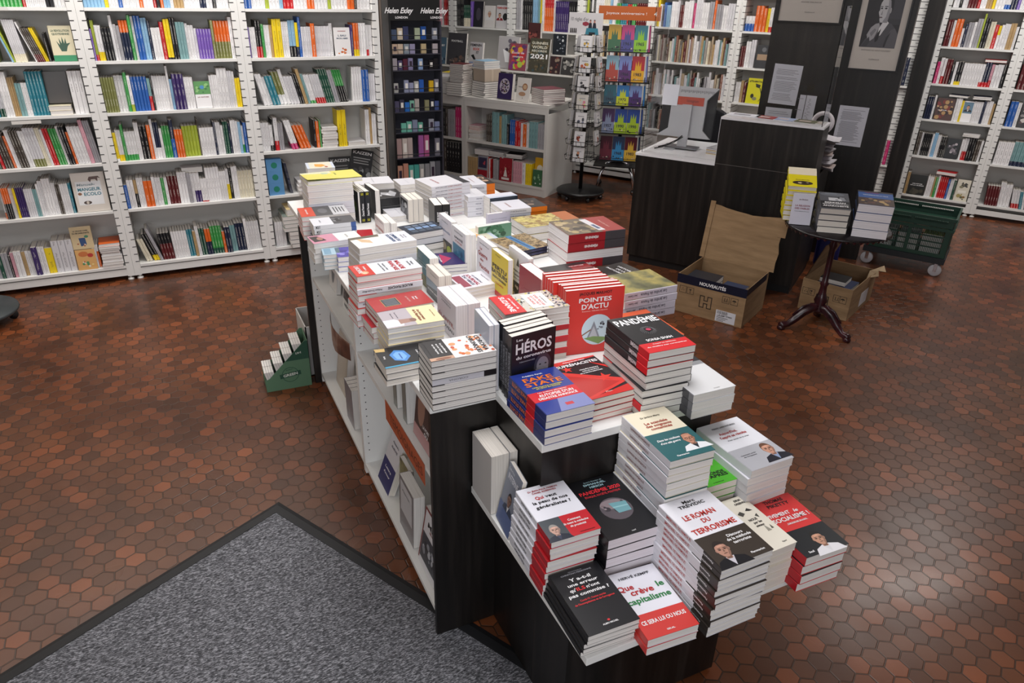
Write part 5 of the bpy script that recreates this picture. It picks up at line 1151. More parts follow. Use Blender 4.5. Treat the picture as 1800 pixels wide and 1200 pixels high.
st['p20'] = fstyle('#17171a', [('Sous la direction de', .5, .94, .02, .35, '#9ab8c0'), ('EMMANUEL', .5, .895, .032, .42, '#a8ccd4'), ('HIRSCH', .5, .845, .032, .26, '#a8ccd4'), ('PANDÉMIE 2020', .5, .765, .055, .78, '#e0303a'), ('ÉTHIQUE, SOCIÉTÉ, POLITIQUE', .5, .695, .03, .68, '#c8303a'), ('cerf', .5, .045, .02, .08, '#c8c8c8')],
    lambda a: (a.e(.52, .42, .28, .185, '#5a5258'), a.e(.5, .5, .22, .08, '#8a7c80'), a.blobs(.28, .3, .76, .55, 9, ['#7a6a6e', '#3c363c', '#94868a'], .06), a.p([(.45, .52), (.76, .5), (.74, .34), (.5, .34)], '#6fa0a8'), a.p([(.47, .45), (.75, .44), (.75, .42), (.47, .43)], '#8fbcc2')), pc=(.93, .9, 1.0, 1))
st['per'] = fstyle('#131318', [('PROFESSEUR', .5, .945, .014, .28, '#8a8a90'), ('CHRISTIAN PERRONNE', .5, .915, .022, .62, '#9a9aa2'), ('Y a-t-il', .5, .82, .05, .42, 'w'), ('une erreur', .5, .745, .045, .6, 'w'), ("qu'", .24, .665, .05, .12, 'w'), ('ILS', .4, .665, .05, .17, '#e02a30'), ("n'ont", .64, .665, .045, .26, 'w'), ('pas commise ?', .5, .585, .048, .8, 'w'),
    ("Covid-19 : l'union sacrée", .5, .49, .028, .5, '#d82a30'), ("de l'incompétence et de l'arrogance", .5, .445, .028, .78, '#d82a30'), ('ALBIN MICHEL', .5, .085, .022, .3, 'w')], lambda a: a.e(.5, .13, .025, .014, '#d82a30'), s='#0e0e11', b='#c9c6c4')
st['kem'] = fstyle('#e6e6ee', [('HERVÉ KEMPF', .5, .89, .035, .62, '#3a3a40'), ('Que', .2, .745, .08, .32, '#b8262c'), ('crève', .46, .655, .085, .46, '#b8262c'), ('le', .86, .69, .08, .14, '#1f7a3c'), ('capitalisme', .5, .53, .08, .86, '#1f7a3c'), ('CE SERA LUI OU NOUS', .5, .215, .055, .86, 'w'), ('SEUIL', .5, .06, .02, .16, 'w')],
    lambda a: a.r(0, 0, 1, .34, '#cf3a34'), bands=[(0, .34, '#cf3a34', '#cf3a34')])
st['rom'] = fstyle('#eae9f0', [('Marc', .5, .925, .042, .24, K), ('TRÉVIDIC', .5, .865, .042, .52, K), ('LE ROMAN', .46, .71, .07, .62, '#bf3228'), ('DU', .48, .615, .06, .16, '#bf3228'), ('TERRORISME', .5, .50, .07, .84, '#bf3228'),
    ('Discours', .68, .335, .035, .3, 'w'), ('de la méthode', .7, .285, .035, .46, 'w'), ('terroriste', .7, .235, .035, .34, 'w'), ('Flammarion', .76, .055, .025, .26, 'w')],
    lambda a: (a.r(0, 0, 1, .42, '#3a322c'), a.face(.27, .2, .155, skin='#b58876', hair='#2c2422', coat='#15151b', shirt='#c8c4cc')), bands=[(0, .42, '#3a322c', '#e2e0e6'), (0, .27, '#3a322c', '#2f2823')], s='#e2e0e6',
    sp=[('LE ROMAN DU TERRORISME', .66, .4, .42, '#b8403a'), ('Flammarion', .2, .16, .3, 'w')])
st['cre'] = fstyle('#eae3d4', [('ERIK', .8, .93, .035, .18, K), ('ORSENNA', .8, .87, .035, .3, K), ('NOUS', .68, .55, .04, .2, K), ('par les', .72, .49, .035, .2, K), ('animaux', .7, .43, .035, .2, K), ('Fayard', .8, .08, .018, .1, K)], lambda a: (a.p([(.5, .7), (.6, .74), (.66, .68), (.56, .64)], '#4a4844'), a.p([(.72, .72), (.8, .76), (.88, .7), (.8, .7)], '#2a2826'), a.p([(.8, .6), (.88, .63), (.86, .55)], '#4a4a44'), a.p([(.72, .3), (.76, .42), (.82, .3)], '#9a968a'), a.p([(.84, .32), (.88, .4), (.9, .32)], '#5a584e')), pc=TINTS[1])
st['pik'] = fstyle('#d83a3a', [('THOMAS', .52, .93, .05, .46, K), ('PIKETTY', .55, .855, .05, .52, K), ('VIVEMENT', .33, .70, .055, .56, 'w'), ('le', .75, .70, .05, .1, 'w', .3), ('SOCIALISME !', .52, .61, .065, .84, 'w'), ('CHRONIQUES 2016-2020', .55, .525, .022, .46, 'w'), ('Seuil', .2, .06, .028, .12, 'w')],
    lambda a: (a.r(0, 0, 1, .42, '#1f2226'), a.face(.58, .2, .16, skin='#c09078', hair='#1c1a1a', coat='#e2e0e4', shirt='#d8d6da'), a.r(.3, .51, .8, .513, 'w')), bands=[(0, .42, '#1f2226', '#b01622')], s='#c01c28')
st['sca'] = fstyle('#ece3ca', [('Dr Jérôme Marty', .5, .86, .03, .45, '#6a6456'), ('Le scandale', .5, .735, .045, .52, '#a84434'), ('des soignants', .5, .675, .045, .58, '#a84434'), ('contaminés', .5, .615, .045, .48, '#a84434'), ('Dans les coulisses', .38, .375, .035, .5, 'w', .25), ("d'une sale guerre", .36, .315, .035, .44, 'w', .25), ('Flammarion', .35, .06, .025, .26, 'w')],
    lambda a: (a.r(0, 0, 1, .52, '#2f6266'), a.face(.76, .3, .15, skin='#c08a72', hair='#4a3a34', coat='#e4e6ea', shirt='#2a3038', bald=True, glasses=True)), bands=[(0, .52, '#2f6266', '#d8d6dc')], s='#e2e0e2',
    sp=[('LE SCANDALE DES SOIGNANTS', .6, .4, .3, '#7a4a44')])
st['auj'] = fstyle('#e6e6ec', [('PIERRE LARROUTUROU', .5, .88, .028, .56, '#4a4a50'), ("Aujourd'hui,", .44, .755, .045, .42, '#b03a38'), ("l'esprit se révolte", .48, .68, .045, .62, '#b03a38'), ('Pour sortir de la crise', .5, .60, .018, .5, '#5a5a60'), ("Comment sortir", .3, .28, .018, .35, '#5a5a60'), ("de l'impasse", .3, .245, .018, .3, '#5a5a60')],
    lambda a: (a.r(0, 0, 1, .42, '#b3b3b9'), a.face(.76, .27, .15, skin='#c4927c', hair='#6a4a3a', coat='#23242e', shirt='#8a9ab8')), s='#d6d4da')
st['gre'] = fstyle('#4fae2c', [('LE MONDE', .55, .25, .055, .7, K), ("D'APRÈS", .58, .18, .06, .7, K), ('le cherche midi', .5, .05, .015, .3, K)], lambda a: (a.p([(0, .15), (.2, .2), (.25, .1), (.1, .02), (0, .02)], '#3a2c2a')), pc=TINTS[1])
st['fak'] = fstyle('#27398c', [('Frédéric Farah', .42, .905, .028, .42, 'w'), ('FAKE', .46, .805, .09, .62, '#e8772a'), ('STATE', .5, .69, .09, .78, '#e8772a'), ("L'IMPUISSANCE ORGANISÉE", .5, .60, .024, .62, '#d9c83a'), ("DE L'ÉTAT EN FRANCE", .5, .565, .024, .5, '#d9c83a'), ('Un brillant plongeon', .5, .47, .02, .6, 'w'), ("AUTOPSIE D'UN", .53, .405, .055, .72, 'w'), ('DÉSASTRE ANNONCÉ', .52, .335, .045, .8, 'w')],
    lambda a: (a.r(0, .28, 1, .5, '#cf1f2c'), a.p([(.3, 0), (.45, .28), (1, .28), (1, .0)], '#7f86b8'), a.r(.5, .1, .66, .16, '#c23a44')), bands=[(.28, .5, '#cf1f2c', '#cf1f2c')], s='#232f6c',
    sp=[('FAKE STATE', .7, .42, .5, '#e07a3a')])
st['sup'] = fstyle('#232023', [('Philippe-Joseph Salazar', .5, .955, .02, .5, 'w', .2), ('SUPRÉMACISTES', .5, .87, .06, .92, 'w'), ("L'ENQUÊTE MONDIALE", .62, .7, .022, .42, 'w'), ('CHEZ LES GOUROUS', .62, .655, .022, .38, 'w'), ('DE LA DROITE IDENTITAIRE', .6, .61, .022, .5, 'w'), ('Plon', .5, .09, .03, .14, '#e8a8a0')],
    lambda a: (a.p([(0, 1), (1, 1), (1, .97), (0, .90)], '#d0302c'), a.p([(0, .76), (1, .32), (1, .22), (0, .0)], '#d23a34'), a.p([(0, .66), (.9, .25), (0, .05)], '#b9302c'), a.p([(0, 0), (1, 0), (1, .16), (.0, .02)], '#c8302c'), a.star(.2, .78, .12, '#d8382f', -8), a.star(.72, .42, .17, '#d8382f', -5), a.p([(.6, .95), (1, .7), (1, .62), (.75, .85)], '#d0302c')), s='#9a1f24', b='#d0302c', pc=TINTS[1])
st['pan'] = fstyle('#28282b', [('PANDÉMIE', .5, .84, .15, .93, 'w'), ('SONIA SHAH', .5, .30, .055, .56, 'w'), ('Traquer les épidémies,', .5, .19, .018, .5, 'w'), ('du choléra aux coronavirus', .5, .13, .022, .84, 'w')],
    lambda a: (a.r(0, 0, 1, .235, '#cf2a30'), [a.e(.5 + .15 * q * math.cos(R(t_)) / 1, .55 + .1 * q * math.sin(R(t_)), .006, .004, '#a8a8ac', 6) for q in (1, .85, .7) for t_ in range(0, 360, 15)], a.e(.5, .55, .05, .033, '#b83a5a')), bands=[(0, .235, '#cf2a30', '#cf1c26')], s='#201e22',
    sp=[('PANDÉMIE', .33, .18, .5, 'w')])
st['gry'] = fstyle('#dededf', [('LA', .2, .90, .04, .1, 'w'), ('GUERRE', .3, .84, .05, .4, 'w'), ('Grasset', .6, .06, .015, .14, '#8a8a8a')], lambda a: (a.r(0, .82, 1, 1, '#3c3d40'), a.r(0, .72, 1, .82, '#8f9093')), s='#4a4a4e', bands=[(.0, .1, '#dededf', '#77777c')], rough=.25)
st['jar'] = fstyle(ph('garden_painting', ['#3c3a32', '#6a6a4a', '#a89a5a', '#4a5446'], 9), None, lambda a: a.r(.8, .8, .86, .84, '#d8d4c8'), s='#d6cfdb', b='w', sp=[('Les jardins de France', .45, .5, .4, '#6a6470'), ('Jean Castex', .85, .18, .25, '#6a6470')])
st['ora'] = fstyle('#d9603a', None, lambda a: (a.r(0, 0, .85, .75, '#2c2628'), a.p([(.3, .2), (.6, .3), (.6, .45), (.3, .4)], '#e8e0da'), a.blobs(.05, .1, .8, .7, 6, ['#3c3034', '#5a3a30'], .12)), s='#c04a2c')
st['suz'] = fstyle('#c9c2b8', [('DOC CHRISTIAN VELOT', .5, .72, .02, .4, 'k'), ('IDÉES REÇUES', .5, .66, .035, .6, '#c03a3a'), ("QU'ON PEUT", .5, .6, .035, .55, '#c03a3a'), ('FAIRE', .5, .54, .035, .4, '#c03a3a'), ('par l auteur de', .5, .26, .035, .6, 'w'), ('SUZANNE', .5, .16, .08, .82, 'w')],
    lambda a: (a.blobs(0, .0, 1, 1, 260, ['#3c4a6a', '#d8c86a', '#8a9aa8', '#b8a88a', '#2a2a30', '#e8e4da', '#5a6a5a'], .035), a.r(.12, .46, .88, .8, '#ece8e6'), a.r(0, 0, 1, .33, '#cf2a2c')), bands=[(0, .33, '#cf2a2c', '#c4202a')], s='#c4202a', b='w')
st['rec'] = fstyle('#efe0b4', [('Laurent Alexandre', .5, .9, .022, .4, '#8a6a3a'), ('Les bourreaux', .5, .70, .05, .6, '#8a4a2a'), ('de la République', .5, .63, .05, .66, '#8a4a2a'), ('Thomas Porcher', .35, .28, .02, .36, '#6a6470'), ('Observatoire', .35, .2, .02, .3, '#6a6470')],
    lambda a: (a.r(0, 0, 1, .52, '#b9b0b6'), a.p([(.55, 0), (.95, .0), (.95, .3), (.75, .34), (.55, .2)], '#e6e6ee'), a.p([(.6, .26), (.85, .26), (.8, .52), (.62, .5)], '#a88478'), a.e(.72, .5, .1, .06, '#8a6a5e')))
st['rdt'] = fstyle('#b43a3a', [('Michel', .5, .8, .03, .2, 'w'), ('Zévaco', .5, .75, .03, .22, 'w'), ('LES PRISONS', .5, .65, .03, .4, '#d8a8a0')], lambda a: (a.r(.25, .2, .78, .48, '#b9a06a'), a.r(.27, .21, .76, .47, '#3c4046'), [a.r(.3 + .08 * i, .23, .335 + .08 * i, .45, '#7a8288') for i in range(6)]), s='#8a2a2a')
st['msk'] = fstyle('#16161a', [('MASQUES', .5, .86, .08, .7, '#d02a3a'), ('Covid 19, autopsie', .62, .66, .03, .6, 'w', .2), ('d un mensonge', .62, .60, .03, .5, 'w', .2), ('Ring', .5, .08, .025, .14, 'w')],
    lambda a: (a.r(.94, 0, 1, 1, '#3a9ac0'), a.p([(.3, .42), (.62, .46), (.82, .36), (.7, .2), (.4, .17), (.2, .28)], '#4a8ad0'), a.p([(.36, .38), (.6, .41), (.74, .34), (.66, .24), (.42, .22), (.3, .29)], '#7ab0e8'), a.p([(.4, .33), (.68, .33), (.68, .31), (.4, .31)], '#2a5aa8'), a.p([(.0, .0), (.16, .0), (.2, .14), (.04, .16)], '#c9aa6a')), s='#101014', b='#d8d4d0', pc=TINTS[1])
st['cor'] = fstyle('#e8e4e2', [('CORONA', .5, .88, .07, .8, K), ('CHRONIQUES', .5, .77, .07, .9, K), ('La pandémie', .45, .3, .03, .5, 'w'), ('au jour le jour', .45, .24, .03, .5, 'w'), ('et ses leçons', .45, .18, .03, .5, 'w')],
    lambda a: (a.blobs(0, .36, 1, 1, 26, ['#d0662f', '#d87a44', '#c95a3a', '#e09a6a'], .075), a.r(0, .06, .86, .36, '#1f1b1c'), a.r(.86, .0, 1, .36, '#c49a80'), a.e(.94, .2, .05, .12, '#8a5a44')), s='#cfcdd4', b='#1f1b1c', bands=[(.0, .2, '#1f1b1c', '#1b1718')], sp=[('CORONA', .6, .3, .3, '#8a8a90')])
st['mal'] = fstyle('#e2e4ea', [('Philippe', .5, .92, .028, .3, '#3a3a40'), ('Douste-Blazy', .5, .87, .028, .4, '#3a3a40'), ('MALADIE', .5, .725, .065, .78, '#c02a34'), ('FRANÇAISE', .5, .625, .065, .86, '#c02a34'), ("Pandémie : éviter", .5, .5, .028, .6, '#4a4a50'), ('le prochain désastre', .5, .445, .028, .7, '#4a4a50'), ('Préface', .4, .2, .03, .36, 'w'), ("L'ARCHIPEL", .45, .1, .06, .66, 'w')],
    lambda a: (a.r(0, 0, 1, .28, '#cc3228'), a.e(.75, .15, .14, .06, '#e8a078'), a.e(.78, .15, .08, .035, '#f0c8a8')), s='#dcdce0', bands=[(0, .28, '#cc3228', '#dcdce0')], b='#cc3228', sp=[('MALADIE FRANÇAISE', .35, .38, .4, K), ('Philippe Douste-Blazy', .78, .3, .25, '#5a5a60')])
st['sou'] = fstyle('#e4e4ea', [('Thomas', .5, .9, .025, .3, '#8a8a94'), ('Piketty', .5, .85, .025, .3, '#8a8a94'), ("L'EMPIRE DU", .5, .73, .055, .7, '#33507a'), ('SOUVERAIN', .5, .645, .055, .7, '#33507a')], lambda a: (a.r(0, 0, 1, .52, '#ece6e0'), a.e(.5, .24, .42, .24, '#f4f0ec'), a.p([(.1, .1), (.5, .14), (.7, .3), (.4, .3)], '#d8b894'), a.p([(0, 0), (.2, 0), (.2, .5), (0, .52)], '#6a6456')), s='#dcdce2', sp=[("L'EMPIRE DU SOUVERAIN", .4, .4, .35, '#4a5a8a')])
st['pin'] = fstyle('#e9e8e6', [('LES VOIX', .5, .75, .03, .4, '#9a9a9a')], lambda a: (a.r(0, 0, 1, .52, '#cf8ea4'), a.p([(.1, .02), (.8, .05), (.75, .3), (.4, .26), (.1, .18)], '#2a2224'), a.e(.45, .2, .2, .06, '#a8786a')), b='#d8d6d2')
st['lvd'] = fstyle('#dfe0e6', [('ESSAI', .5, .8, .03, .3, '#8a8a94')], lambda a: (a.r(0, 0, 1, .52, '#4c4c50'), a.blobs(.1, .3, .9, .52, 12, ['#8a8a8e', '#2c2c30', '#b8b8bc'], .12)), s='#dcdce0', sp=[('LVDM', .9, .1, .6, K)], bands=[(.0, .12, '#4c4c50', '#3a5a9a')])
st['orb'] = fstyle('#c9c9cc', [('ESSAIS', .5, .15, .03, .5, 'w')], lambda a: (a.r(0, .0, 1, .30, '#d0482e'), a.r(.0, .30, 1, .66, '#4a4a4c'), a.e(.5, .48, .25, .1, '#6a6a6e'), a.lines(.2, .8, .7, .95, 4, '#3a3a3c')), s='#dcdce0', b='#d8362c')
st['wht'] = fstyle('#dcdbe0', [('LA FRANCE EN MIETTES', .5, .5, .02, .6, '#9a9aa4')], s='#d8d7de', sp=[('RÉGIS DE CASTELNAU', .4, .3, .25, '#7a7a8a')])
st['yel'] = fstyle('#e2d96a', [('LE GRAND LIVRE', .5, .6, .03, .5, '#4a6a4a')], lambda a: (a.r(0, .0, 1, .55, '#d8d8b8'), a.blobs(0, 0, 1, .5, 9, ['#8aa87a', '#c8c8a0', '#b8c8a8'], .14)))
st['bwk'] = fstyle('#ccd4e2', None, lambda a: (a.r(0, .1, 1, .9, '#dcd8c4'), a.p([(.3, .3), (.7, .3), (.8, .5), (.6, .7), (.35, .6)], '#e0a040'), a.e(.8, .7, .1, .06, '#a04a3a')))
st['squ'] = fstyle('#3a3f4a', [('LES', .8, .9, .03, .2, '#9ab0c8')], lambda a: [a.r(.12 + .27 * (i % 3), .14 + .2 * (i // 3), .33 + .27 * (i % 3), .30 + .2 * (i // 3), ['#6a7688', '#56606e', '#86a0c4'][(i * 2) % 3]) for i in range(12)], s='#d8d8dc')
st['med'] = fstyle('#dcdadf', [('MEDIACRATIE', .5, .7, .05, .5, '#c08a8a')], lambda a: (a.r(.0, 0, 1, .18, '#3c3c40')), s='#dad7dc', sp=[('PIERRE-ANDRÉ TAGUIEFF', .75, .3, .25, '#6a6a74'), ('CIVILISATION ET COMPLOTS', .4, .36, .3, '#a86a6a')])
st['ort'] = fstyle('#dddce4', [('LES NOUVEAUX', .5, .75, .04, .5, '#b08a84')], lambda a: (a.r(0, 0, 1, .36, '#2c282a'), a.blobs(.2, .1, .9, .36, 8, ['#8a7464', '#b89a84', '#4a3c38'], .1)), s='#d2d1d8', bands=[(0, .36, '#2c282a', '#e0741c')], sp=[('PHILOSOPHIE MAGAZINE', .7, .45, .3, '#8a8a94')])
st['jou'] = fstyle('#e4e2e8', [('LE LIVRE DU', .5, .62, .05, .6, '#4a4a6a'), ('JOURNAL', .5, .5, .1, .8, '#a83a54'), ('DU VIRUS', .5, .38, .08, .7, '#4a4a6a'), ('Pascal Bruckner', .5, .85, .03, .5, '#6a6a70')], lambda a: a.r(.1, .05, .9, .3, '#9a4a5a'))
st['pur'] = fstyle('#33245c', [('LA PENSÉE', .5, .3, .04, .5, 'w')], lambda a: a.p([(.1, .35), (.9, .3), (.5, .65)], '#b02a5a'), b='#dcdae0')
st['map'] = fstyle(ph('old_map_painting', ['#5a4a34', '#b8a468', '#d8cc80', '#8a6a44', '#c8b88a'], 22), None, lambda a: (a.r(0, .72, 1, 1, '#b86a3c')), s='#2f2f31', b='#2f2f31')
st['fem'] = fstyle('#9a2c2a', [('UNE HISTOIRE', .5, .2, .03, .5, '#d8a8a0')], lambda a: (a.r(0, .4, 1, 1, '#6a5c4c'), a.blobs(0, .4, 1, 1, 34, ['#8a7a5c', '#b8a480', '#3c342c', '#a89468'], .1), a.p([(.1, .32), (.9, .38), (.9, .5), (.1, .44)], '#d8d4d8'), a.p([(.2, .36), (.5, .38), (.5, .44), (.2, .42)], '#4a5a7a')), s='#a3242c', b='#dcdade', bands=[(0, .36, '#9a2c2a', '#4a464a')], sp=[('FÉMININE', .6, .22, .28, 'w'), ('DE LA FRANCE', .6, .24, .16, '#e8c8c0')], pc=(.95, .95, 1, 1))
st['cro'] = fstyle(ph('crowd_painting', ['#2c221c', '#6a5438', '#b8a078', '#4a3a2c', '#d0bc94'], 40), None, lambda a: (a.r(0, .42, 1, .58, '#4c80ac'), a.r(.1, .47, .9, .53, '#2c5a8a')), s='#1c1a34', b='#1c1a34', sp=[('HISTOIRE', .4, .3, .3, '#4a4a7a'), ('ll', .08, .06, .7, 'w')])
st['pho'] = fstyle('#3a3634', [('HISTOIRE', .45, .75, .06, .5, 'w'), ('DE LA', .45, .62, .06, .3, 'w'), ('PHOTOGRAPHIE', .45, .5, .06, .7, 'w')], lambda a: a.p([(.6, .1), (.9, .2), (.95, .7), (.85, .75), (.8, .4)], '#8a7260'), b='#dcdcdc')
st['bwf'] = fstyle('#2c2b2d', [('UNE HISTOIRE', .75, .8, .03, .3, 'w')], lambda a: (a.p([(.1, .25), (.45, .55), (.7, .5), (.6, .3), (.85, .2), (.5, .1)], '#a8a8ac'), a.p([(.2, .3), (.4, .45), (.5, .35)], '#d8d8dc'), a.e(.35, .6, .1, .06, '#b8b8ba'), a.r(.62, .6, 1, .85, '#8a2a2c')), s='#222224')
st['blu'] = fstyle('#a8c4d4', None, lambda a: a.r(.1, .1, .9, .5, '#7aa0b8')); st['bl2'] = fstyle('#4a42a0', [('LES', .5, .7, .08, .5, '#c8c4e8')], lambda a: a.blobs(0, 0, 1, 1, 12, ['#6a64c0', '#8a84d4', '#3a348a'], .12), s='#5a54a8', b='#7a8ad0')
st['rds'] = fstyle('#b3202c', s='#b3202c', b='#d8d6d8')
# pile(x, y, z0, ztop, n, rot, w, h, style, short description)
for a in [
    (.766, 1.279, ZA, .775, 9, -1.6, .140, .214, 'gen', 'white cover with man and red band', dict(lean=(-.018, .0))),
    (.920, 1.256, ZA, .757, 5, -1.6, .160, .240, 'p20', 'black cover with masked globe', dict()),
    (.752, 1.064, ZA, .676, 5, -1.5, .138, .204, 'per', 'black cover with white question', dict(lean=(-.006, .012))),
    (.893, 1.020, ZA, .648, 2, -4.0, .140, .212, 'kem', 'white cover with green and red words', dict()),
    (1.058, 1.020, ZA, .820, 12, 0.1, .154, .242, 'rom', 'white cover with dark portrait band', dict(lean=(-.006, .0))),
    (1.222, 1.062, ZA, .735, 5, 1.0, .135, .206, 'cre', 'cream cover with small animal drawings', dict()),
    (1.364, 1.030, ZA, .715, 4, -2.0, .142, .225, 'pik', 'red cover with a dark portrait band', dict(lean=(-.01, 0))),
    (1.073, 1.256, ZA, .945, 15, -1.4, .137, .226, 'sca', 'cream and teal cover with a doctor', dict(lean=(-.012, -.0))),
    (1.351, 1.251, ZA, .840, 9, 1.2, .152, .228, 'auj', 'white grey cover with smiling man', dict(lean=(-.01, 0))),
    (1.216, 1.268, ZA, .790, 8, -1.0, .115, .185, 'gre', 'bright green cover', dict()),
    (.842, 1.478, ZC, 1.009, 4, 0.5, .146, .220, 'fak', 'blue cover with orange title', dict(lean=(-.004, 0))),
    (1.000, 1.525, ZC, .990, 4, 1.3, .150, .221, 'sup', 'black and red cover with stars', dict(lean=(.0, 0))),
    (1.158, 1.485, ZC, 1.120, 9, -2.4, .150, .226, 'pan', 'black cover with giant white title', dict(lean=(-.010, -.006), flips=(0, 2, 3, 4, 5))),
    (1.274, 1.415, ZC, .994, 3, -1.2, .145, .200, 'gry', 'shaded grey glossy cover', dict()),
    (1.374, 1.789, ZC, .970, 3, 0, .150, .220, 'ora', 'orange and black cover', dict()),
]:
    x, y, z0, z1, n, rot, w_, h_, s, short, kw = a
    pile(x, y, z0, z1, n, rot, w_, h_, st[s], short, **kw)
# books read from the flank of the island: rot -90 (spine away) or 90 (spine to the near side)
for a in [
    (1.485, 2.013, ZC, 1.029, 4, 90, .175, .225, 'jar', 'landscape painting cover', dict()),
    (.960, 1.854, ZC, 1.098, 9, -93.3, .142, .217, 'suz', 'crowded pattern cover with red band', dict(flips=(1, 3, 5))),
    (.627, 2.034, ZC, 1.030, 6, -91, .135, .185, 'rec', 'cream and grey cover with bowing man', dict()),
    (.632, 2.163, ZC + .0635, 1.032, 3, -87.4, .120, .200, 'rdt', 'red cover with a framed window', dict(alt=None)),
    (.582, 1.891, ZC, .974, 3, -90, .130, .200, 'msk', 'black cover with blue face mask', dict()),
    (.657, 1.700, ZC, 1.071, 8, -91.6, .122, .192, 'cor', 'white cover with orange splashes', dict(jitter=.5, flips=(4,))),
    (.631, 2.312, ZC, 1.100, 8, -88, .110, .233, 'mal', 'white cover with red corner band', dict(flips=(5, 3, 1), lean=(-.012, .0))),
    (.705, 2.600, ZC, 1.100, 7, -85, .130, .230, 'sou', 'white cover with a pale drapery photo', dict(flips=(4,), lean=(-.012, 0))),
    (.602, 2.985, ZC, 1.002, 4, -86, .105, .207, 'pin', 'pink and white cover', dict()),
    (.636, 3.168, ZC, 1.020, 5, -91, .108, .186, 'lvd', 'grey and white cover', dict(flips=(4, 3))),
    (.627, 3.312, ZC, 1.025, 5, -93, .150, .215, 'orb', 'grey cover with orange band', dict()),
    (.690, 3.487, ZC, 1.120, 7, -91, .165, .215, 'wht', 'plain white thick cover', dict(flips=(2, 3), jitter=.6)),
    (.735, 3.850, ZC, 1.11, 5, -96, .14, .14, 'bwk', 'pale cover with small orange sticker', dict()),
    (.964, 2.902, ZC, 1.027, 4, -82, .128, .175, 'squ', 'dark cover with blue squares', dict(flips=(2,))),
    (1.262, 3.445, ZC, 1.080, 9, 98, .185, .219, 'med', 'off-white cover with grey end', dict(flips=(1,), jitter=.6)),
    (1.541, 3.124, ZC, 1.015, 4, 88, .155, .238, 'ort', 'white cover with orange spine foot', dict(flips=(1,))),
    (1.00, 2.411, ZC, .960, 3, -87, .145, .15, 'jou', 'small white cover with crimson word', dict()),
    (.990, 2.668, ZC, .960, 3, -99, .150, .14, 'pur', 'purple cover with pink triangle', dict()),
    (1.600, 2.937, ZC, .985, 2, -89, .170, .30, 'map', 'old map painting cover', dict()),
    (1.586, 2.552, ZC, 1.069, 4, 87, .198, .268, 'fem', 'red cover with old painting', dict(flips=(1,))),
    (1.362, 2.735, ZC, .962, 3, 99, .20, .19, 'cro', 'painted crowd cover with blue band', dict(flips=(0,))),
    (1.585, 2.285, ZC, .950, 1, -80, .17, .19, 'pho', 'dark photography history cover', dict()),
    (1.362, 2.290, ZC, .980, 3, 0, .23, .184, 'bwf', 'black cover with grey figure', dict()),
    (.560, 2.877, ZC, .980, 4, -97, .085, .07, 'blu', 'small pale blue cover', dict()),
    (.625, 2.848, ZC, .980, 3, -96, .12, .10, 'bl2', 'violet blue patterned cover', dict()),
    (.77, 3.19, ZC, .935, 1, -100, .12, .10, 'rds', 'plain red small cover', dict()),
    (1.02, 3.45, ZC, .945, 2, -90, .18, .12, 'wht', 'white cover lying between standing books', dict()),
    (.985, 3.585, ZC, 1.0, 2, 90, .16, .19, 'bwf', 'dark cover beside the spine-out four', dict()),
    (.985, 3.757, ZC, 1.03, 4, -95, .15, .2, 'wht', 'bent beige cover', dict()),
    (1.17, 3.755, ZC, 1.01, 5, -90, .14, .11, 'wht', 'small plain white cover', dict()),
    (1.205, 2.93, ZC, .955, 2, -88, .17, .2, 'bwk', 'white cover with blue corner between standing books', dict()),
    (1.40, 3.38, ZC, 1.02, 4, 88, .15, .10, 'wht', 'narrow white cover beside the dark spined book', dict()),
    (1.51, 3.58, ZC, 1.03, 3, 88, .2, .13, 'ort', 'film wrapped cover with orange spine', dict()),
]:
    x, y, z0, z1, n, rot, w_, h_, s, short, kw = a
    pile(x, y, z0, z1, n, rot, w_, h_, st[s], short, **kw)
# yellow paperback sagging over the thick white pile
s_ = dict(st['yel']); s_['curl'] = .01
tag(book(TR(.715, 3.50, 1.1205, -88), .170, .26, .018, s_), 'pale yellow cover curling over the plain white pile', 'book')
# red topped books under the framed window pile
for i in range(3):
    tag(book(TR(.625 + jit(.003), 2.163, ZC + i * .021, -88), .112, .215, .0208, st['rds'], False), '%s red book at the foot of the framed window pile' % ('lowest', 'middle', 'upper')[i], 'book', 'red books under the framed window pile')

# standing books on the island
HER = fstyle('#17151b', [('Les', .17, .93, .035, .14, 'w'), ('HÉROS', .5, .80, .15, .82, 'w'), ('du coronavirus', .5, .665, .045, .8, 'w'), ('TÉMOIGNAGES', .35, .59, .018, .36, '#9a9aa0')], lambda a: (a.e(.72, .45, .2, .2, '#3c3a44'), a.e(.72, .46, .14, .13, '#8a848c'), a.p([(.56, .42), (.86, .42), (.82, .24), (.62, .24)], '#a8a6ae'), a.e(.66, .48, .025, .01, K), a.e(.79, .48, .025, .01, K), a.p([(.25, .1), (.35, .3), (.42, .3), (.46, .1)], '#7a7880')), s='#18161b', b='#18161b', sp=[('LES HÉROS DU CORONAVIRUS', .45, .6, .5, '#9a9aa0')], pc=TINTS[1])
for i in range(5):
    stand(.850 + .003 * i, 1.602 + i * .0235, ZC + .0005, -90 + 7, .148, .211 + .003 * (i % 2), .0225, HER, 'black cover with large white title, %s of the standing copies' % ('foremost', 'second', 'third', 'fourth', 'rearmost')[i], lettering=i == 0, group='standing copies of the black cover with masked face')
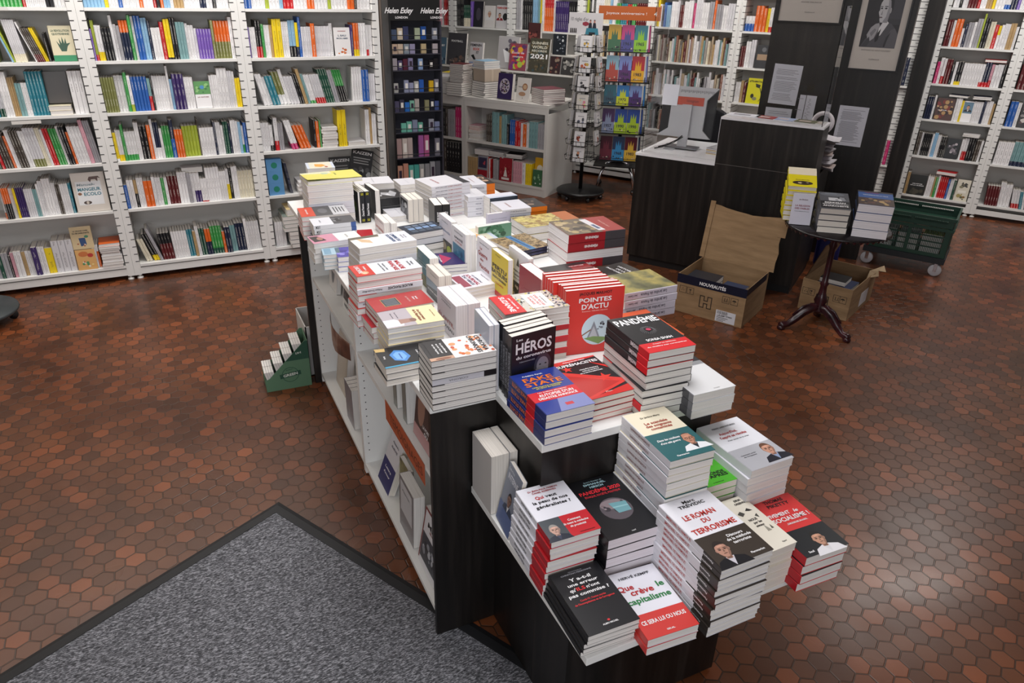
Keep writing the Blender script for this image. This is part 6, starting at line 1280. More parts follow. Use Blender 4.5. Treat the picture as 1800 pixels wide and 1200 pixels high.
PTA = fstyle('#d4362f', [('JACQUES MAILHOT', .5, .935, .04, .56, K), ('POINTES', .5, .835, .065, .56, 'w'), ("D'ACTU", .5, .735, .075, .46, 'w'), ('Illustrations : FRÉDÉRIC DELIGNE', .5, .665, .014, .44, '#f0c0b8')],
    lambda a: (a.e(.56, .36, .27, .24, '#c8dce8', 28), a.p([(.38, .22), (.5, .5), (.62, .22)], '#8a8f9a'), a.p([(.42, .24), (.5, .42), (.58, .24)], '#b8bcc4'), a.p([(.33, .24), (.6, .13), (.78, .22), (.5, .26)], '#7a9a5a'), a.blobs(.55, .3, .8, .5, 9, ['#3a3e48', '#7a8490', '#c8402e'], .03), a.p([(.3, .3), (.45, .38), (.45, .36), (.3, .28)], '#8a5a3a')), s='#c42e28', b='#d4362f')
for i in range(9):
    stand(1.158 + .001 * i - .012 * (i > 3), 1.775 + i * .0185, ZC + .0005, -90 - 8, .196 if i else .2, .222 + .002 * (i % 3), .0155, PTA, 'red cover, %s of the red standing copies behind the black title pile' % ONUM[i] if i else 'red cover with round cartoon picture, foremost of its standing row', lettering=i == 0, group='red standing copies in a row', lean=2)
def st_l(x, ynear, w_, h_, t, s, label, lean=0, face=180, z=ZC, **k): return stand(x, ynear + w_ / 2, z + .0005, face, w_, h_, t, s, label, lean, **k)
GV = fstyle('#e9e6ec', [('Lise Barnéoud', .5, .9, .03, .6, '#8a8a90'), ('La', .3, .78, .06, .14, '#b05a54'), ('Guerre', .42, .66, .1, .6, '#a84a44'), ('des', .36, .53, .06, .2, '#b05a54'), ('Vaccins', .52, .38, .1, .66, '#a84a44')], s='w')
st_l(1.067, 2.385, .150, .175, .022, GV, 'white standing cover with tall thin red lettering', lean=1)
SAN = fstyle('#e8e6ea', [('FRANÇOIS DARRAS', .5, .9, .03, .6, '#8a8a90'), ('SANTÉ', .5, .75, .05, .6, '#3a3a44'), ('LE GRAND', .5, .66, .03, .5, '#c05a50')], lambda a: (a.r(.08, .02, .92, .58, '#3c86a8'), a.blobs(.2, .1, .8, .5, 6, ['#2a6a8a', '#5aa0c0'], .1)), s='w')
for i in range(2): st_l(1.042 + i * .0235, 2.585, .155, .165 - .004 * i, .023, SAN, 'white standing cover with blue lower panel, %s' % ('cover outward', 'second behind the first'), lettering=i == 0) if False else st_l(1.042 + i * .0235, 2.585, .155, .165 - .004 * i, .023, SAN, 'white standing cover with blue lower panel, %s copy' % ('outer', 'inner')[i], lettering=i == 0, group='standing copies with blue lower panel')
DIA = fstyle('#e4dfe6', [('Frédéric', .5, .88, .03, .5, '#8a8a94'), ('Dialectic', .5, .66, .07, .8, '#8a94b0')], lambda a: (a.r(0, 0, 1, .42, '#2c2a2c'), a.e(.35, .25, .22, .12, '#9a8a74'), a.e(.8, .2, .2, .12, '#a8b83a')), s='w')
st_l(1.044, 2.748, .150, .17, .026, DIA, 'off-white standing cover with dark and lime photo foot')
PER = fstyle('#d9c12c', [('Toxic', .4, .93, .03, .3, '#8a7a1c'), ('PERTU', .5, .66, .09, .85, K), ('BATEURS', .5, .54, .09, .95, K), ('ENDOCRINIENS', .5, .42, .05, .8, K), ('COLÈRE', .5, .3, .03, .5, '#c8402e')], lambda a: a.r(0, 0, 1, .12, '#c8302c'), s='#b8a020')
st_l(1.064, 2.230, .148, .175, .022, PER, 'yellow standing cover with heavy black letters')
DIC = fstyle('#e4e4ec', [('Dictionnaire amoureux', .5, .62, .04, .9, K), ("de l'inconscient", .5, .54, .04, .7, K), ('Bruno Fuligni', .5, .47, .02, .4, K)], lambda a: (a.r(0, 0, 1, .4, '#3a3634'), a.blobs(.05, .05, .95, .4, 14, ['#6a5a4c', '#8a94b8', '#c8b8a8', '#2a2624'], .07), a.p([(.42, .72), (.5, .88), (.58, .72)], '#4a4a50')), s='w')
st_l(1.108, 2.155, .165, .200, .020, DIC, 'white standing cover with crowd photo foot and triangle emblem')
URG = fstyle('#8f1c2a', [('URGENCE', .5, .28, .1, .8, '#e0d8d8'), ('Patrick Pelloux', .5, .6, .04, .6, '#a84a54')], s='#8f1c2a')
st_l(1.070, 1.985, .165, .19, .045, URG, 'thick dark red standing cover facing the flank')
TEA = fstyle('#2f6a78', [('MAINTENIR', .5, .7, .04, .6, '#8ab0b8'), ("L'ORDRE", .5, .6, .05, .6, '#b8d0d4')], lambda a: (a.p([(0, .6), (.1, 1), (.2, 1), (.0, .3)], '#b8b84a'), a.r(0, 0, 1, .35, '#2a2c1c'), a.lines(.05, .95, .0, .35, 6, '#8a8a3a')), s='#2f6a78')
st_l(.842, 2.455, .168, .135, .038, TEA, 'teal standing cover with striped foot')
BEI = fstyle('#cfc4be', [('ROBERT', .6, .85, .04, .5, '#8a8280'), ('LE GRAND LARGE', .5, .25, .05, .7, 'w')], lambda a: (a.r(0, 0, 1, .6, '#2f3036'), a.p([(0, .6), (1, .6), (1, .45), (0, .3)], '#7a8a9a')), s='#b8ada8', pc=TINTS[1])
for i in range(2): st_l(.829 + i * .0255, 2.318, .142, .115, .0245, BEI, 'beige and dark standing cover, %s of the two short copies' % ('outer', 'inner')[i], lettering=i == 0, group='short standing beige copies')
ELA = fstyle('#d6d2da', [('Jean-Baptiste', .5, .9, .025, .5, '#8a8a90'), ('ARRIBAS', .5, .82, .04, .5, '#8a8a90'), ('ÉLANTE,', .5, .38, .09, .8, '#b05a54'), ('NOUVEAU', .5, .2, .08, .8, '#4a4e58')], s='w', pc=(.96, .95, 1.0, 1))
for i in range(2): st_l(.772 + i * .0435, 2.005, .178, .135, .043, ELA, 'thick white standing book before the small white piles, %s' % ('cover outward', 'spine side inward')[i], lettering=i == 0, group='thick white standing pair')
LAV = fstyle('#a9b2c4', [('Voyage', .5, .4, .06, .6, '#5a8a9a'), ('intérieur', .5, .3, .05, .6, '#5a8a9a')], lambda a: (a.blobs(0, 0, 1, .5, 8, ['#8aa8a0', '#c0c4d0'], .14)), s='#a4a8b8', pc=(.92, .92, 1.0, 1))
for i in range(2): st_l(.748 + i * .0165, 1.675, .128, .215, .016, LAV, 'lavender grey tall standing book beside the black covers, %s' % ('outer', 'inner')[i], lettering=i == 0, group='lavender grey standing pair', face=176)
BWP = fstyle('#b8b4b4', None, lambda a: (a.r(.08, .1, .9, .9, '#3a3a3c'), a.blobs(.1, .1, .9, .9, 9, ['#8a8a8e', '#1c1c1e', '#c8c8ca'], .16)), s='#a8a4a4', pc=TINTS[1])
for i in range(3): st_l(1.040 + i * .0265, 3.325, .133, .115, .0255, BWP, 'standing book with black and white photo cover, %s of three' % ('outer', 'middle', 'inner')[i], lettering=i == 0, group='standing books with black and white photo cover')
BLK = fstyle('#1c1b1f', None, lambda a: a.r(.1, .1, .9, .8, '#3c3c42'), s='#141317', sp=[('ROGER LENGLET', .5, .4, .35, 'w')])
for i in range(2): tag(book(TR(1.153 + .040 * i, 3.250, ZC + .0005, 83) @ Matrix.Translation((0, 0, .0585)) @ STAND @ Matrix.Translation((0, 0, -.019)), .133, .117, .038, BLK), 'thick black standing book with white spine letters, %s' % ('nearer the photo cover', 'nearer the white pile')[i], 'book', 'thick black standing pair')
FOU = fstyle('#26282c', [('DANIEL', .5, .6, .06, .6, '#a8b83a')], lambda a: a.blobs(.1, .1, .9, .6, 5, ['#5a7a3a', '#8a9a4a'], .14), s='#10141c', sp=[('Daniel Pennac', .42, .4, .4, 'w'), ('XO', .08, .08, .5, '#d8d020'), ('XO', .92, .08, .5, '#d8d020')], b='#1c1e22')
for i in range(4):
    fl = i in (0, 3)
    tag(book(TR(.822 + .0285 * i, 3.485, ZC + .0005, -86) @ Matrix.Translation((0, 0, .077)) @ STAND @ Matrix.Translation((0, 0, -.0125)) if fl else TR(.806 + .0255 * i, 3.485, ZC + .0005, 94) @ Matrix.Translation((0, 0, .077)) @ STAND @ Matrix.Translation((0, 0, -.0125)), .155, .154, .0248, FOU, lettering=i == 0),
        ('pages outward standing book, %s end of the navy spines' % ('wall', 'counter')[i == 3]) if fl else 'navy spine with yellow mark, %s of the standing pair' % ('first', 'second')[i - 1], 'book', 'four books standing together with navy spines')
SMW = fstyle('#e4e0e0', [('MICHEL ONFRAY', .5, .85, .05, .8, '#4a4a50'), ('SAGESSE', .5, .35, .14, .8, '#b85a50')], s='w')
for i in range(2): st_l(.862 + i * .028, 3.135 - .02 * i, .16, .075, .027, SMW, 'small white standing book with reddish lettering, %s' % ('outer', 'inner')[i], group='small white standing pair')
GRN = fstyle('#5a8a6a', None, lambda a: (a.r(0, 0, 1, 1, '#6f9a80'), a.blobs(0, 0, 1, 1, 22, ['#3a5a44', '#8fb49a', '#4a7a5a'], .12)), s='w', b='w')
stand(1.33, 2.935, ZC + .0005, -85, .175, .072, .03, GRN, 'low white book with green painted cover standing on its long edge')
stand(1.40, 3.045, ZC + .0005, -88, .12, .09, .02, fstyle('#c8c4d4', [('QUATRIEME', .5, .7, .03, .7, '#8a8a9a')], lambda a: a.lines(.1, .9, .2, .6, 6, '#9a98a8')), 'lavender back cover standing under the orange footed pile', face if False else 0)
(1.0, 1.0); tag(book(TR(1.50, 3.248, ZC + .0005, 92), .075, .155, .115, fstyle('#dcdce6', None, lambda a: a.r(0, 0, .3, 1, '#c0c8d8'), s='#26303c')), 'thick white book with dark blue spine behind the orange footed pile', 'book')

# island flank: books on the open shelves, covers towards the aisle
def fl(y, z, w_, h_, t, s, label, x=.60, lean=6, roll=0, face=180, **k): stand(x, y, z + .0005, face, w_, h_, t, s, label, lean, roll=roll, **k)
Z1, Z0 = .622, .063
fl(3.02, Z1, .17, .225, .02, fstyle('#dedcd8', [('NEON', .5, .12, .06, .6, K)], lambda a: (a.r(.06, .22, .94, .95, '#17181a'), a.blobs(.08, .25, .92, .9, 20, ['#6a6e74', '#9a9ea4', '#2c2e32'], .08))), 'white framed black photo cover on the upper shelf, far flank bookcase', x=.635)
fl(3.33, Z1, .16, .22, .02, fstyle('#d4cfcc', None, lambda a: (a.e(.5, .45, .2, .3, '#6a6c70'), a.lines(.1, .9, .75, .95, 4, '#a8a4a0'))), 'pale cover with grey oval on the upper shelf, far flank bookcase', x=.64)
fl(2.80, Z1, .17, .235, .03, fstyle('#a39c94', None, lambda a: (a.r(.2, .4, .9, .8, '#6a645c'))), 'greyish brown cover on the upper shelf, far flank bookcase', x=.625)
fl(2.695, Z1, .02, .24, .16, fstyle('#a89f6a', s='#8f8756', b='#a89f6a'), 'olive spine at the near end of the far flank bookcase', x=.63, lean=0)
fl(3.32, Z0, .2, .30, .035, fstyle('#b8ab9c', None, lambda a: a.r(.1, .1, .9, .9, '#c4b8aa')), 'large beige cover low in the far flank bookcase', x=.63, lean=8)
for i in range(4): fl(3.04 - i * .036, Z0, .0345, .215, .15, fstyle('#7c777d', s='#6f6a72', b='#8a858a', f='#7c777d') if False else dict(f='#8a858a', s='#7c777d', b='#8a858a'), 'grey standing volume, %s of four low in the far flank bookcase' % ONUM[i], x=.60, lean=0, group='grey volumes low in the far flank bookcase')
fl(2.78, Z0, .17, .235, .02, fstyle('#4a4242', None, lambda a: (a.e(.45, .5, .25, .3, '#8a7a70'), a.p([(.1, .8), (.5, .7), (.5, .76), (.1, .9)], '#b8b0b0'))), 'dark portrait cover low in the far flank bookcase', x=.62, lean=7)
fl(2.40, Z1, .17, .225, .02, fstyle('#d9d7dd', None, lambda a: (a.p([(.3, .6), (.6, .9), (.7, .5)], '#8a8a94'))), 'white cover with thin drawing on the upper shelf, near flank bookcase', x=.625)
for i in range(2): fl(2.17 - i * .11, Z1, .045, .235, .16, dict(f='#7c807a', s='#8c908a', b='#7c807a'), 'grey thick volume, %s on the upper shelf, near flank bookcase' % ('far', 'near')[i], x=.60, lean=0, group='grey thick volumes, near flank bookcase')
fl(1.90, Z1, .17, .235, .02, fstyle('#3a2c2c', [('LA PORTE', .7, .3, .05, .4, 'w'), ('DU', .7, .22, .05, .2, 'w')], lambda a: (a.e(.35, .55, .2, .3, '#9a7464'), a.r(0, 0, 1, .2, '#b88a8a'))), 'dark portrait cover with pink foot on the upper shelf, near flank bookcase', x=.605)
fl(2.44, Z0, .15, .235, .03, fstyle('#d4d2d6', [('Alexandra', .5, .85, .04, .5, '#6a6a74'), ('SURVIE', .5, .75, .04, .5, '#6a6a74'), ('Lettre', .5, .35, .04, .5, 'w'), ("d'amour", .5, .25, .04, .5, 'w')], lambda a: a.r(0, 0, 1, .48, '#2c3268'), pc=TINTS[1]), 'white and indigo cover leaning back low in the near flank bookcase', x=.60, lean=20)
fl(2.28, Z0, .12, .215, .02, fstyle(ph('gilded_pattern', ['#5a542c', '#8a8450', '#4a4428'], 25)), 'gilded olive cover low in the near flank bookcase', x=.64, lean=3)
fl(2.12, Z0, .17, .235, .045, fstyle('#7a7476', [('Patrick', .5, .8, .03, .5, '#4a4a50')], lambda a: (a.r(.1, .35, .9, .95, '#c4c2c4')), s='#948e90'), 'thick grey cover with white label low in the near flank bookcase', x=.60, lean=2)
fl(1.90, Z0, .17, .235, .02, fstyle('#d8d5d8', [('Marc', .55, .78, .08, .6, K), ('Bloch', .55, .7, .04, .3, '#8a4a44')], lambda a: (a.r(0, .06, .05, 1, '#7a2a26'), a.r(0, .96, 1, 1, '#7a2a26'), a.r(.06, .12, .95, .58, '#3a3c44'), a.blobs(.08, .14, .92, .56, 16, ['#8a8c94', '#1c1e24', '#b0b2b8'], .09))), 'white cover with maroon frame and dark photo, lowest near the end panel', x=.60, lean=10)

# low board: two books and a leaning cover at its corner
TR1 = fstyle('#c9c6c4', s='#d8d6d4', b='#a8242c', f='#a8242c')
for i in range(2):
    st_l(.684 + i * .0575, 1.515, .14, .205, .055 - .031 * i, dict(f='#c9c4c0' if i == 0 else '#d8d4d2', s='#dcd9d6', b='#c8c4c0', pc=TINTS[1]), 'thick cream paged book standing on the low board, %s' % ('outer one', 'inner one')[i], z=ZA, lettering=False)
INT = fstyle('#7e8492', [('INTERNE', .5, .82, .09, .7, '#dcdce4'), ('Sabrina', .3, .93, .04, .4, '#c0c4cc')], lambda a: (a.r(.0, 0, 1, .35, '#5a6a94'), a.face(.55, .5, .17, skin='#8a6a5e', hair='#2a2428', coat='#3c465a')), pc=TINTS[1])
stand(.690, 1.452, ZA + .0005, 174, .105, .19, .014, INT, 'blue grey cover leaning against the cabinet beside the thick books', lean=12)

# ------------------------------------------------------------------ cardboard book display on the floor
gd = empty('counter_display', TR(.286, 3.55, 0, -2)); tag(gd, 'green cardboard display of small books on the floor by the island', 'display box')
GRC = mat('#5c8064', .7); GRD = mat('#28513f', .7)
side = [(0, 0), (.235, 0), (.235, .27), (.22, .27), (.02, .075), (0, .07)]
for y_ in (0, .165):
    mb = MB(); n = len(side)
    mb.add([(x_, y_, z_) for x_, z_ in side] + [(x_, y_ + .003, z_) for x_, z_ in side], [tuple(range(n)), tuple(range(2 * n - 1, n - 1, -1))] + [(i, n + i, n + (i + 1) % n, (i + 1) % n) for i in range(n)], GRC)
    if y_ == 0:
        mb.add([(.112, -.0005, .165), (.235, -.0005, .165), (.235, -.0005, .27), (.22, -.0005, .27)], [(0, 1, 2, 3)], GRD)
        M_ = Matrix.Translation((.13, -.0009, .085)) @ Matrix.Rotation(R(-6), 4, 'Y') @ STAND
        def dsk(r, m, o): mb.add([tuple(M_ @ Vector((r * math.cos(t_ * PI / 14), r * math.sin(t_ * PI / 14), o))) for t_ in range(28)], [tuple(range(28))], m)
        dsk(.044, GRD, 0); dsk(.041, GRC, .0003)
        mb.add([tuple(M_ @ Vector(p)) for p in ((-.055, -.013, .0008), (.055, -.013, .0008), (.055, .013, .0008), (-.055, .013, .0008))], [(0, 1, 2, 3)], GRD)
        put_text(mb, 'GREEN', 0, 0, .015, .075, mat('#dfe6dc'), z=.0012, T=M_); put_text(mb, 'PRODUIT', 0, .03, .006, .035, GRD, z=.0012, T=M_); put_text(mb, '5,90 €', .065, .115, .010, .03, mat('#dfe6dc'), z=.0012, T=M_)
    mb.build('side_panel', gd)
mb = MB(); mb.box(.0, .235, .003, .165, .001, .004, GRD); mb.box(0, .003, .003, .165, .004, .07, GRC); mb.box(.232, .235, .003, .165, .004, .27, GRC); mb.build('tray', gd)
for r_ in range(4):
    for c_ in range(2):
        for q in range(4):
            mb = MB(); x_ = .020 + r_ * .052 + q * .0123; z_ = .012 + r_ * .047
            mb.box(0, .0105, 0, .072, 0, .098, PAGE)
            mb.box(-.0006, 0, 0, .072, 0, .0985, mat('#8a8f8c')); mb.box(.0105, .011, 0, .072, 0, .0985, mat('#b4b0b4'))
            tag(mb.build('small_book', T=gd.matrix_world @ Matrix.Translation((x_, .008 + c_ * .077, z_)) @ Matrix.Rotation(R(-12), 4, 'Y') @ Matrix.Translation((0, 0, .004))), 'small white book, %s in the %s %s group of the green display' % (ONUM[q], ONUM[r_], ('near', 'far')[c_]), 'book', 'small books in the green display')
for r_ in range(1, 4):
    pass
wb = MB(); x0, x1, y0, y1 = .532, .78, 3.64, 3.92
for a in ((x0, x1, y0, y0 + .006), (x0, x1, y1 - .006, y1), (x0, x0 + .006, y0, y1), (x1 - .006, x1, y0, y1)): wb.box(*a, .0, .30, mat('#cfcac6', .7))
wb.box(x0, x1, y0, y1, 0, .006, mat('#8a8c94', .7)); tag(wb.build('open_box', T=TR(0, 0)), 'open white cardboard box behind the green display', 'box')

# black spinner foot at the frame edge
sb = empty('spinner_stand', TR(-1.24, 5.12)); tag(sb, 'round dark grey wheeled stand foot before the corner bookcase', 'display stand')
mb = MB(); mb.lathe([(.0001, .06), (.24, .06), (.255, .075), (.25, .09), (.0001, .10)], mat('#3c4244', .45), 36); mb.build('base', sb)
mb = MB(); mb.cyl((0, 0), .02, .10, 1.5, BLACK, 12); mb.build('pole', sb)
for k in range(5):
    a = 2 * PI * k / 5; mb = MB(); mb.T = Matrix.Translation((.21 * math.cos(a), .21 * math.sin(a), .028)) @ Matrix.Rotation(a, 4, 'Z') @ Matrix.Rotation(PI / 2, 4, 'X'); mb.cyl((0, 0), .027, -.012, .012, BLACK, 14); mb.T = Matrix.Identity(4); mb.cyl((.21 * math.cos(a), .21 * math.sin(a)), .008, .04, .061, STEEL, 8); mb.build('caster', sb)

# ------------------------------------------------------------------ cardboard cartons
def carton(F, w_, d, h, lab, lid=None, nouv=False, flap=False):
    r = empty('cardboard_carton', F); tag(r, lab, 'box'); t = .005
    mb = MB(); mb.box(0, w_, 0, d, 0, t, CARD)
    for a in ((0, w_, 0, t), (0, w_, d - t, d), (0, t, t, d - t), (w_ - t, w_, t, d - t)): mb.box(*a, t, h, CARD)
    mb.build('carton_body', r)
    INK = mat('#2e241c', .8)
    mb = MB(); f = -.0006
    def hline(pts, wd=.006):
        for (xa, za), (xb, zb) in zip(pts[:-1], pts[1:]):
            if abs(xa - xb) < 1e-6: mb.box(xa - wd / 2, xa + wd / 2, f, 0, min(za, zb) - wd / 2, max(za, zb) + wd / 2, INK)
            else: mb.box(min(xa, xb), max(xa, xb), f, 0, za - wd / 2, za + wd / 2, INK)
    cx_, cz = w_ * .45, h * .42; s = .04
    # interlocked H emblem
    hline([(cx_ - s, cz - s), (cx_ - s, cz + s), (cx_ - s * .3, cz + s), (cx_ - s * .3, cz + s * .25), (cx_ + s * .3, cz + s * .25), (cx_ + s * .3, cz + s), (cx_ + s, cz + s), (cx_ + s, cz - s), (cx_ + s * .3, cz - s), (cx_ + s * .3, cz - s * .25), (cx_ - s * .3, cz - s * .25), (cx_ - s * .3, cz - s), (cx_ - s, cz - s)], .006)
    for i, xx in enumerate((w_ * .1, w_ * .21, w_ * .73, w_ * .85)):
        q = .023; zc = h * .62
        hline([(xx - q, zc - q), (xx - q, zc + q), (xx + q, zc + q), (xx + q, zc - q), (xx - q, zc - q)], .0025)
        if i == 0:
            for a in (90, 210, 330): mb.add([(xx + .011 * math.cos(R(a + t_)), f - .0002, zc + .011 * math.sin(R(a + t_))) for t_ in (-25, 25)] + [(xx + .004 * math.cos(R(a)), f - .0002, zc + .004 * math.sin(R(a)))], [(0, 1, 2)], INK)
        elif i == 1: mb.add([(xx - .01, f, zc + .012), (xx + .01, f, zc + .012), (xx, f, zc - .002)], [(0, 2, 1)], INK); mb.box(xx - .0015, xx + .0015, f, 0, zc - .013, zc, INK); mb.box(xx - .007, xx + .007, f, 0, zc - .014, zc - .012, INK)
        elif i == 2: [mb.box(xx + o_ - .002, xx + o_ + .002, f, 0, zc - .008, zc + .012, INK) for o_ in (-.008, .008)]; mb.box(xx - .014, xx + .014, f, 0, zc - .013, zc - .010, INK)
        else: mb.add([(xx + .014 * math.cos(R(t_)), f, zc + .011 * math.sin(R(t_))) for t_ in range(0, 181, 30)], [tuple(range(7))], INK); mb.box(xx - .001, xx + .001, f, 0, zc - .014, zc, INK)
    mb.build('printed_marks', r)
    if nouv:
        mb = MB(); mb.box(-.001, w_ + .001, -.0012, 0, h - .058, h + .002, mat('#12182c', .4)); mb.box(w_, w_ + .0012, 0, d * .9, h - .045, h + .002, mat('#12182c', .4))
        put_text(mb, 'NOUVEAUTÉS', 0, 0, .022, .18, mat('w'), T=Matrix.Translation((w_ * .52, -.0016, h - .032)) @ STAND)
        mb.build('blue_band', r)
        mb = MB(); mb.box(w_ * .62, w_ * .90, -.0014, 0, .006, .085, mat('#d4d4da', .5))
        for i in range(16): mb.box(w_ * .64 + i * .0045, w_ * .64 + i * .0045 + random.uniform(.001, .003), -.002, -.0014, .06, .082, INK)
        for i in range(4): mb.box(w_ * .64, w_ * (.74 + .03 * (i % 3)), -.002, -.0014, .012 + i * .011, .015 + i * .011, INK)
        put_text(mb, 'T 1750 W0003', 0, 0, .009, .09, INK, T=Matrix.Translation((w_ * .76, -.0021, .052)) @ STAND)
        mb.build('address_label', r)
    else:
        mb = MB(); mb.box(w_, w_ + .0012, d * .45, d * .75, .03, .13, mat('#cfcfd4', .5)); mb.build('address_label', r)
    if lid:
        lw_, lh, ang = lid
        mb = MB(); mb.T = Matrix.Translation((w_ / 2, d - .001, h)) @ Matrix.Rotation(R(-ang), 4, 'X')
        n = 14; top_ = [(-lw_ / 2 + lw_ * i / n, lh - .018 * (i / n) - (.03 * math.sin(PI * i / n)) + random.uniform(-.004, .004)) for i in range(n + 1)]
        pts = [(-lw_ / 2, .0), (lw_ / 2, .0)] + [(lw_ / 2 + random.uniform(-.012, .004), lh * j / 6) for j in range(1, 5)] + top_[::-1]
        m_ = len(pts); mb.add([(x_, 0, z_) for x_, z_ in pts] + [(x_, .004, z_) for x_, z_ in pts], [tuple(range(m_)), tuple(range(2 * m_ - 1, m_ - 1, -1))] + [(i, m_ + i, m_ + (i + 1) % m_, (i + 1) % m_) for i in range(m_)], CARD)
        mb.box(-lw_ / 2, -lw_ / 2 + .035, -.006, 0, .0, lh + .01, CARD); mb.box(lw_ / 2 - .035, lw_ / 2 + .02, -.006, 0, lh * .62, lh - .005, CARD)
        mb.build('open_flap', r)
    if flap:
        mb = MB(); mb.T = Matrix.Translation((0, 0, h)) @ Matrix.Rotation(R(20), 4, 'Y')
        mb.add([(.0, .03, 0), (.0, d - .02, 0), (-.004, d, .2), (-.004, .05, .25)], [(0, 1, 2, 3)], CARD); mb.add([(.004, .03, 0), (.004, d - .02, 0), (.0, d, .2), (.0, .05, .25)], [(3, 2, 1, 0)], CARD); mb.build('open_flap', r)
        mb = MB(); mb.T = Matrix.Translation((w_, d, h - .02)); vs = [(-.02, -.16, .0), (.05, -.15, .03), (.03, -.1, .05), (.07, -.06, .04), (.04, -.02, .07), (-.01, .0, .02), (-.03, -.08, .03)]
        mb.add(vs, [tuple(range(7))], mat('#b9a080', .8)); mb.add([(x_, y_, z_ - .003) for x_, y_, z_ in vs], [tuple(range(7))[::-1]], CARD); mb.build('torn_edge', r)
    return r
carton(TR(2.985, 3.605, 0, -61.3), .475, .42, .267, 'open cardboard carton with navy band on the tiles before the counter', lid=(.53, .385, 12), nouv=True)
carton(TR(3.815, 3.300, 0, -66), .33, .52, .222, 'open cardboard carton behind the pedestal table foot', flap=True)
FA = TR(2.985, 3.605, 0, -61.3); FB = TR(3.815, 3.300, 0, -66)
def inbox(F, x, y, z, n, w_, d, t, c, lab, rot=0): flat_pile(n, c, x, y, z, w_, d, t, lab, F=F, rot=rot)
inbox(FA, .14, .13, .0055, 7, .20, .15, .034, '#20242e', 'dark navy book in the near corner of the navy banded carton')
inbox(FA, .34, .12, .0055, 6, .15, .2, .034, '#2c3c5c', 'blue book in the carton, behind the navy band')
inbox(FB, .17, .20, .0055, 5, .22, .2, .035, '#1c2c54', 'dark blue book in the carton behind the table')
inbox(FB, .15, .21, .181, 1, .17, .15, .03, '#1c1a1c', 'black book with pale block on top of the table carton')
mb = MB(); mb.box(-.09, .09, -.06, .06, 0, .33, mat('#161f5c', .4)); tag(mb.build('blue_bag', T=TR(4.66, 3.86, 0, -50), bevel=.03), 'royal blue bag on the floor under the pedestal table', 'bag')

# ------------------------------------------------------------------ crates on a dolly
FD = TR(4.99, 3.80, 0, -59.5)
do = empty('crate_dolly', FD); tag(do, 'black flat dolly with grey wheels under the green crates', 'dolly')
DW, DD = .585, .40
mb = MB(); mb.box(0, DW, 0, DD, .105, .15, mat('#1d2226', .5)); mb.build('deck', do)
for x_, y_ in ((.04, .03), (DW - .05, .03), (.04, DD - .04), (DW - .05, DD - .03)):
    mb = MB(); mb.T = Matrix.Translation((x_, y_, .047)) @ Matrix.Rotation(PI / 2, 4, 'X')
    mb.lathe([(.0001, -.016), (.025, -.016), (.03, -.012), (.043, -.014), (.047, -.008), (.047, .008), (.043, .014), (.03, .012), (.025, .016), (.0001, .016)], mat('#c4c2c6', .4), 24); mb.cyl((0, 0), .008, -.02, .02, STEEL, 10)
    mb.T = Matrix.Identity(4); mb.box(x_ - .012, x_ + .012, y_ - .024, y_ - .019, .04, .104, STEEL); mb.box(x_ - .012, x_ + .012, y_ + .019, y_ + .024, .04, .104, STEEL); mb.build('wheel', do)
GC = mat('#1c3d30', .4)
def crate(z, h, lab, solid=False):
    r = empty('plastic_crate', FD @ Matrix.Translation((0, 0, z))); tag(r, lab, 'crate', 'green crates on the dolly')
    x0, x1, y0, y1 = .0, DW, .0, DD
    mb = MB(); mb.box(x0 + .012, x1 - .012, y0 + .012, y1 - .012, 0, .006, GC); mb.build('crate_floor', r)
    mb = MB()
    for a in ((x0 - .006, x1 + .006, y0 - .006, y0 + .008), (x0 - .006, x1 + .006, y1 - .008, y1 + .006), (x0 - .006, x0 + .008, y0 + .008, y1 - .008), (x1 - .008, x1 + .006, y0 + .008, y1 - .008)):
        mb.box(*a, h - .022, h, GC)
    mb.build('rim', r)
    for side_ in range(4):
        mb = MB(); L_ = DW if side_ % 2 == 0 else DD
        mb.T = (Matrix.Identity(4), Matrix.Translation((DW, 0, 0)) @ Matrix.Rotation(PI / 2, 4, 'Z'), Matrix.Translation((DW, DD, 0)) @ Matrix.Rotation(PI, 4, 'Z'), Matrix.Translation((0, DD, 0)) @ Matrix.Rotation(-PI / 2, 4, 'Z'))[side_]
        y_a, y_b = .008, .012
        mb.box(.008, .05, y_a, y_b, .0061, h - .022, GC); mb.box(L_ - .05, L_ - .008, y_a, y_b, .0061, h - .022, GC)
        mb.box(.05, L_ - .05, y_a, y_b, .0061, .03, GC); mb.box(L_ / 2 - .012, L_ / 2 + .012, y_a - .004, y_b, .03, h - .022, GC)
        for z_ in [.03 + (h - .06) * j / 4 for j in range(1, 4)]: mb.box(.05, L_ - .05, y_a, y_b, z_ - .005, z_ + .005, GC)
        for j in range(int((L_ - .1) / .012)): mb.box(.05 + j * .012, .05 + j * .012 + .004, y_a, y_b, .03, h - .022, GC)
        mb.build('slatted_side', r)
crate(.151, .232, 'tall slatted dark green crate standing on the dolly'); crate(.384, .082, 'shallow green crate topping the slatted crate')
random.seed(31)
for i in range(6):
    flat_pile(1, ('w', 'x', 'l', 'h', 'w', 'y')[i], .12 + .17 * (i % 3), .13 + .16 * (i // 3), .158, .14, .12, .11 + .02 * (i % 3), 'wrapped block of books in the tall crate, %s place' % ONUM[i], F=FD, thing='book_block', cat='book', group='book blocks inside the tall crate')

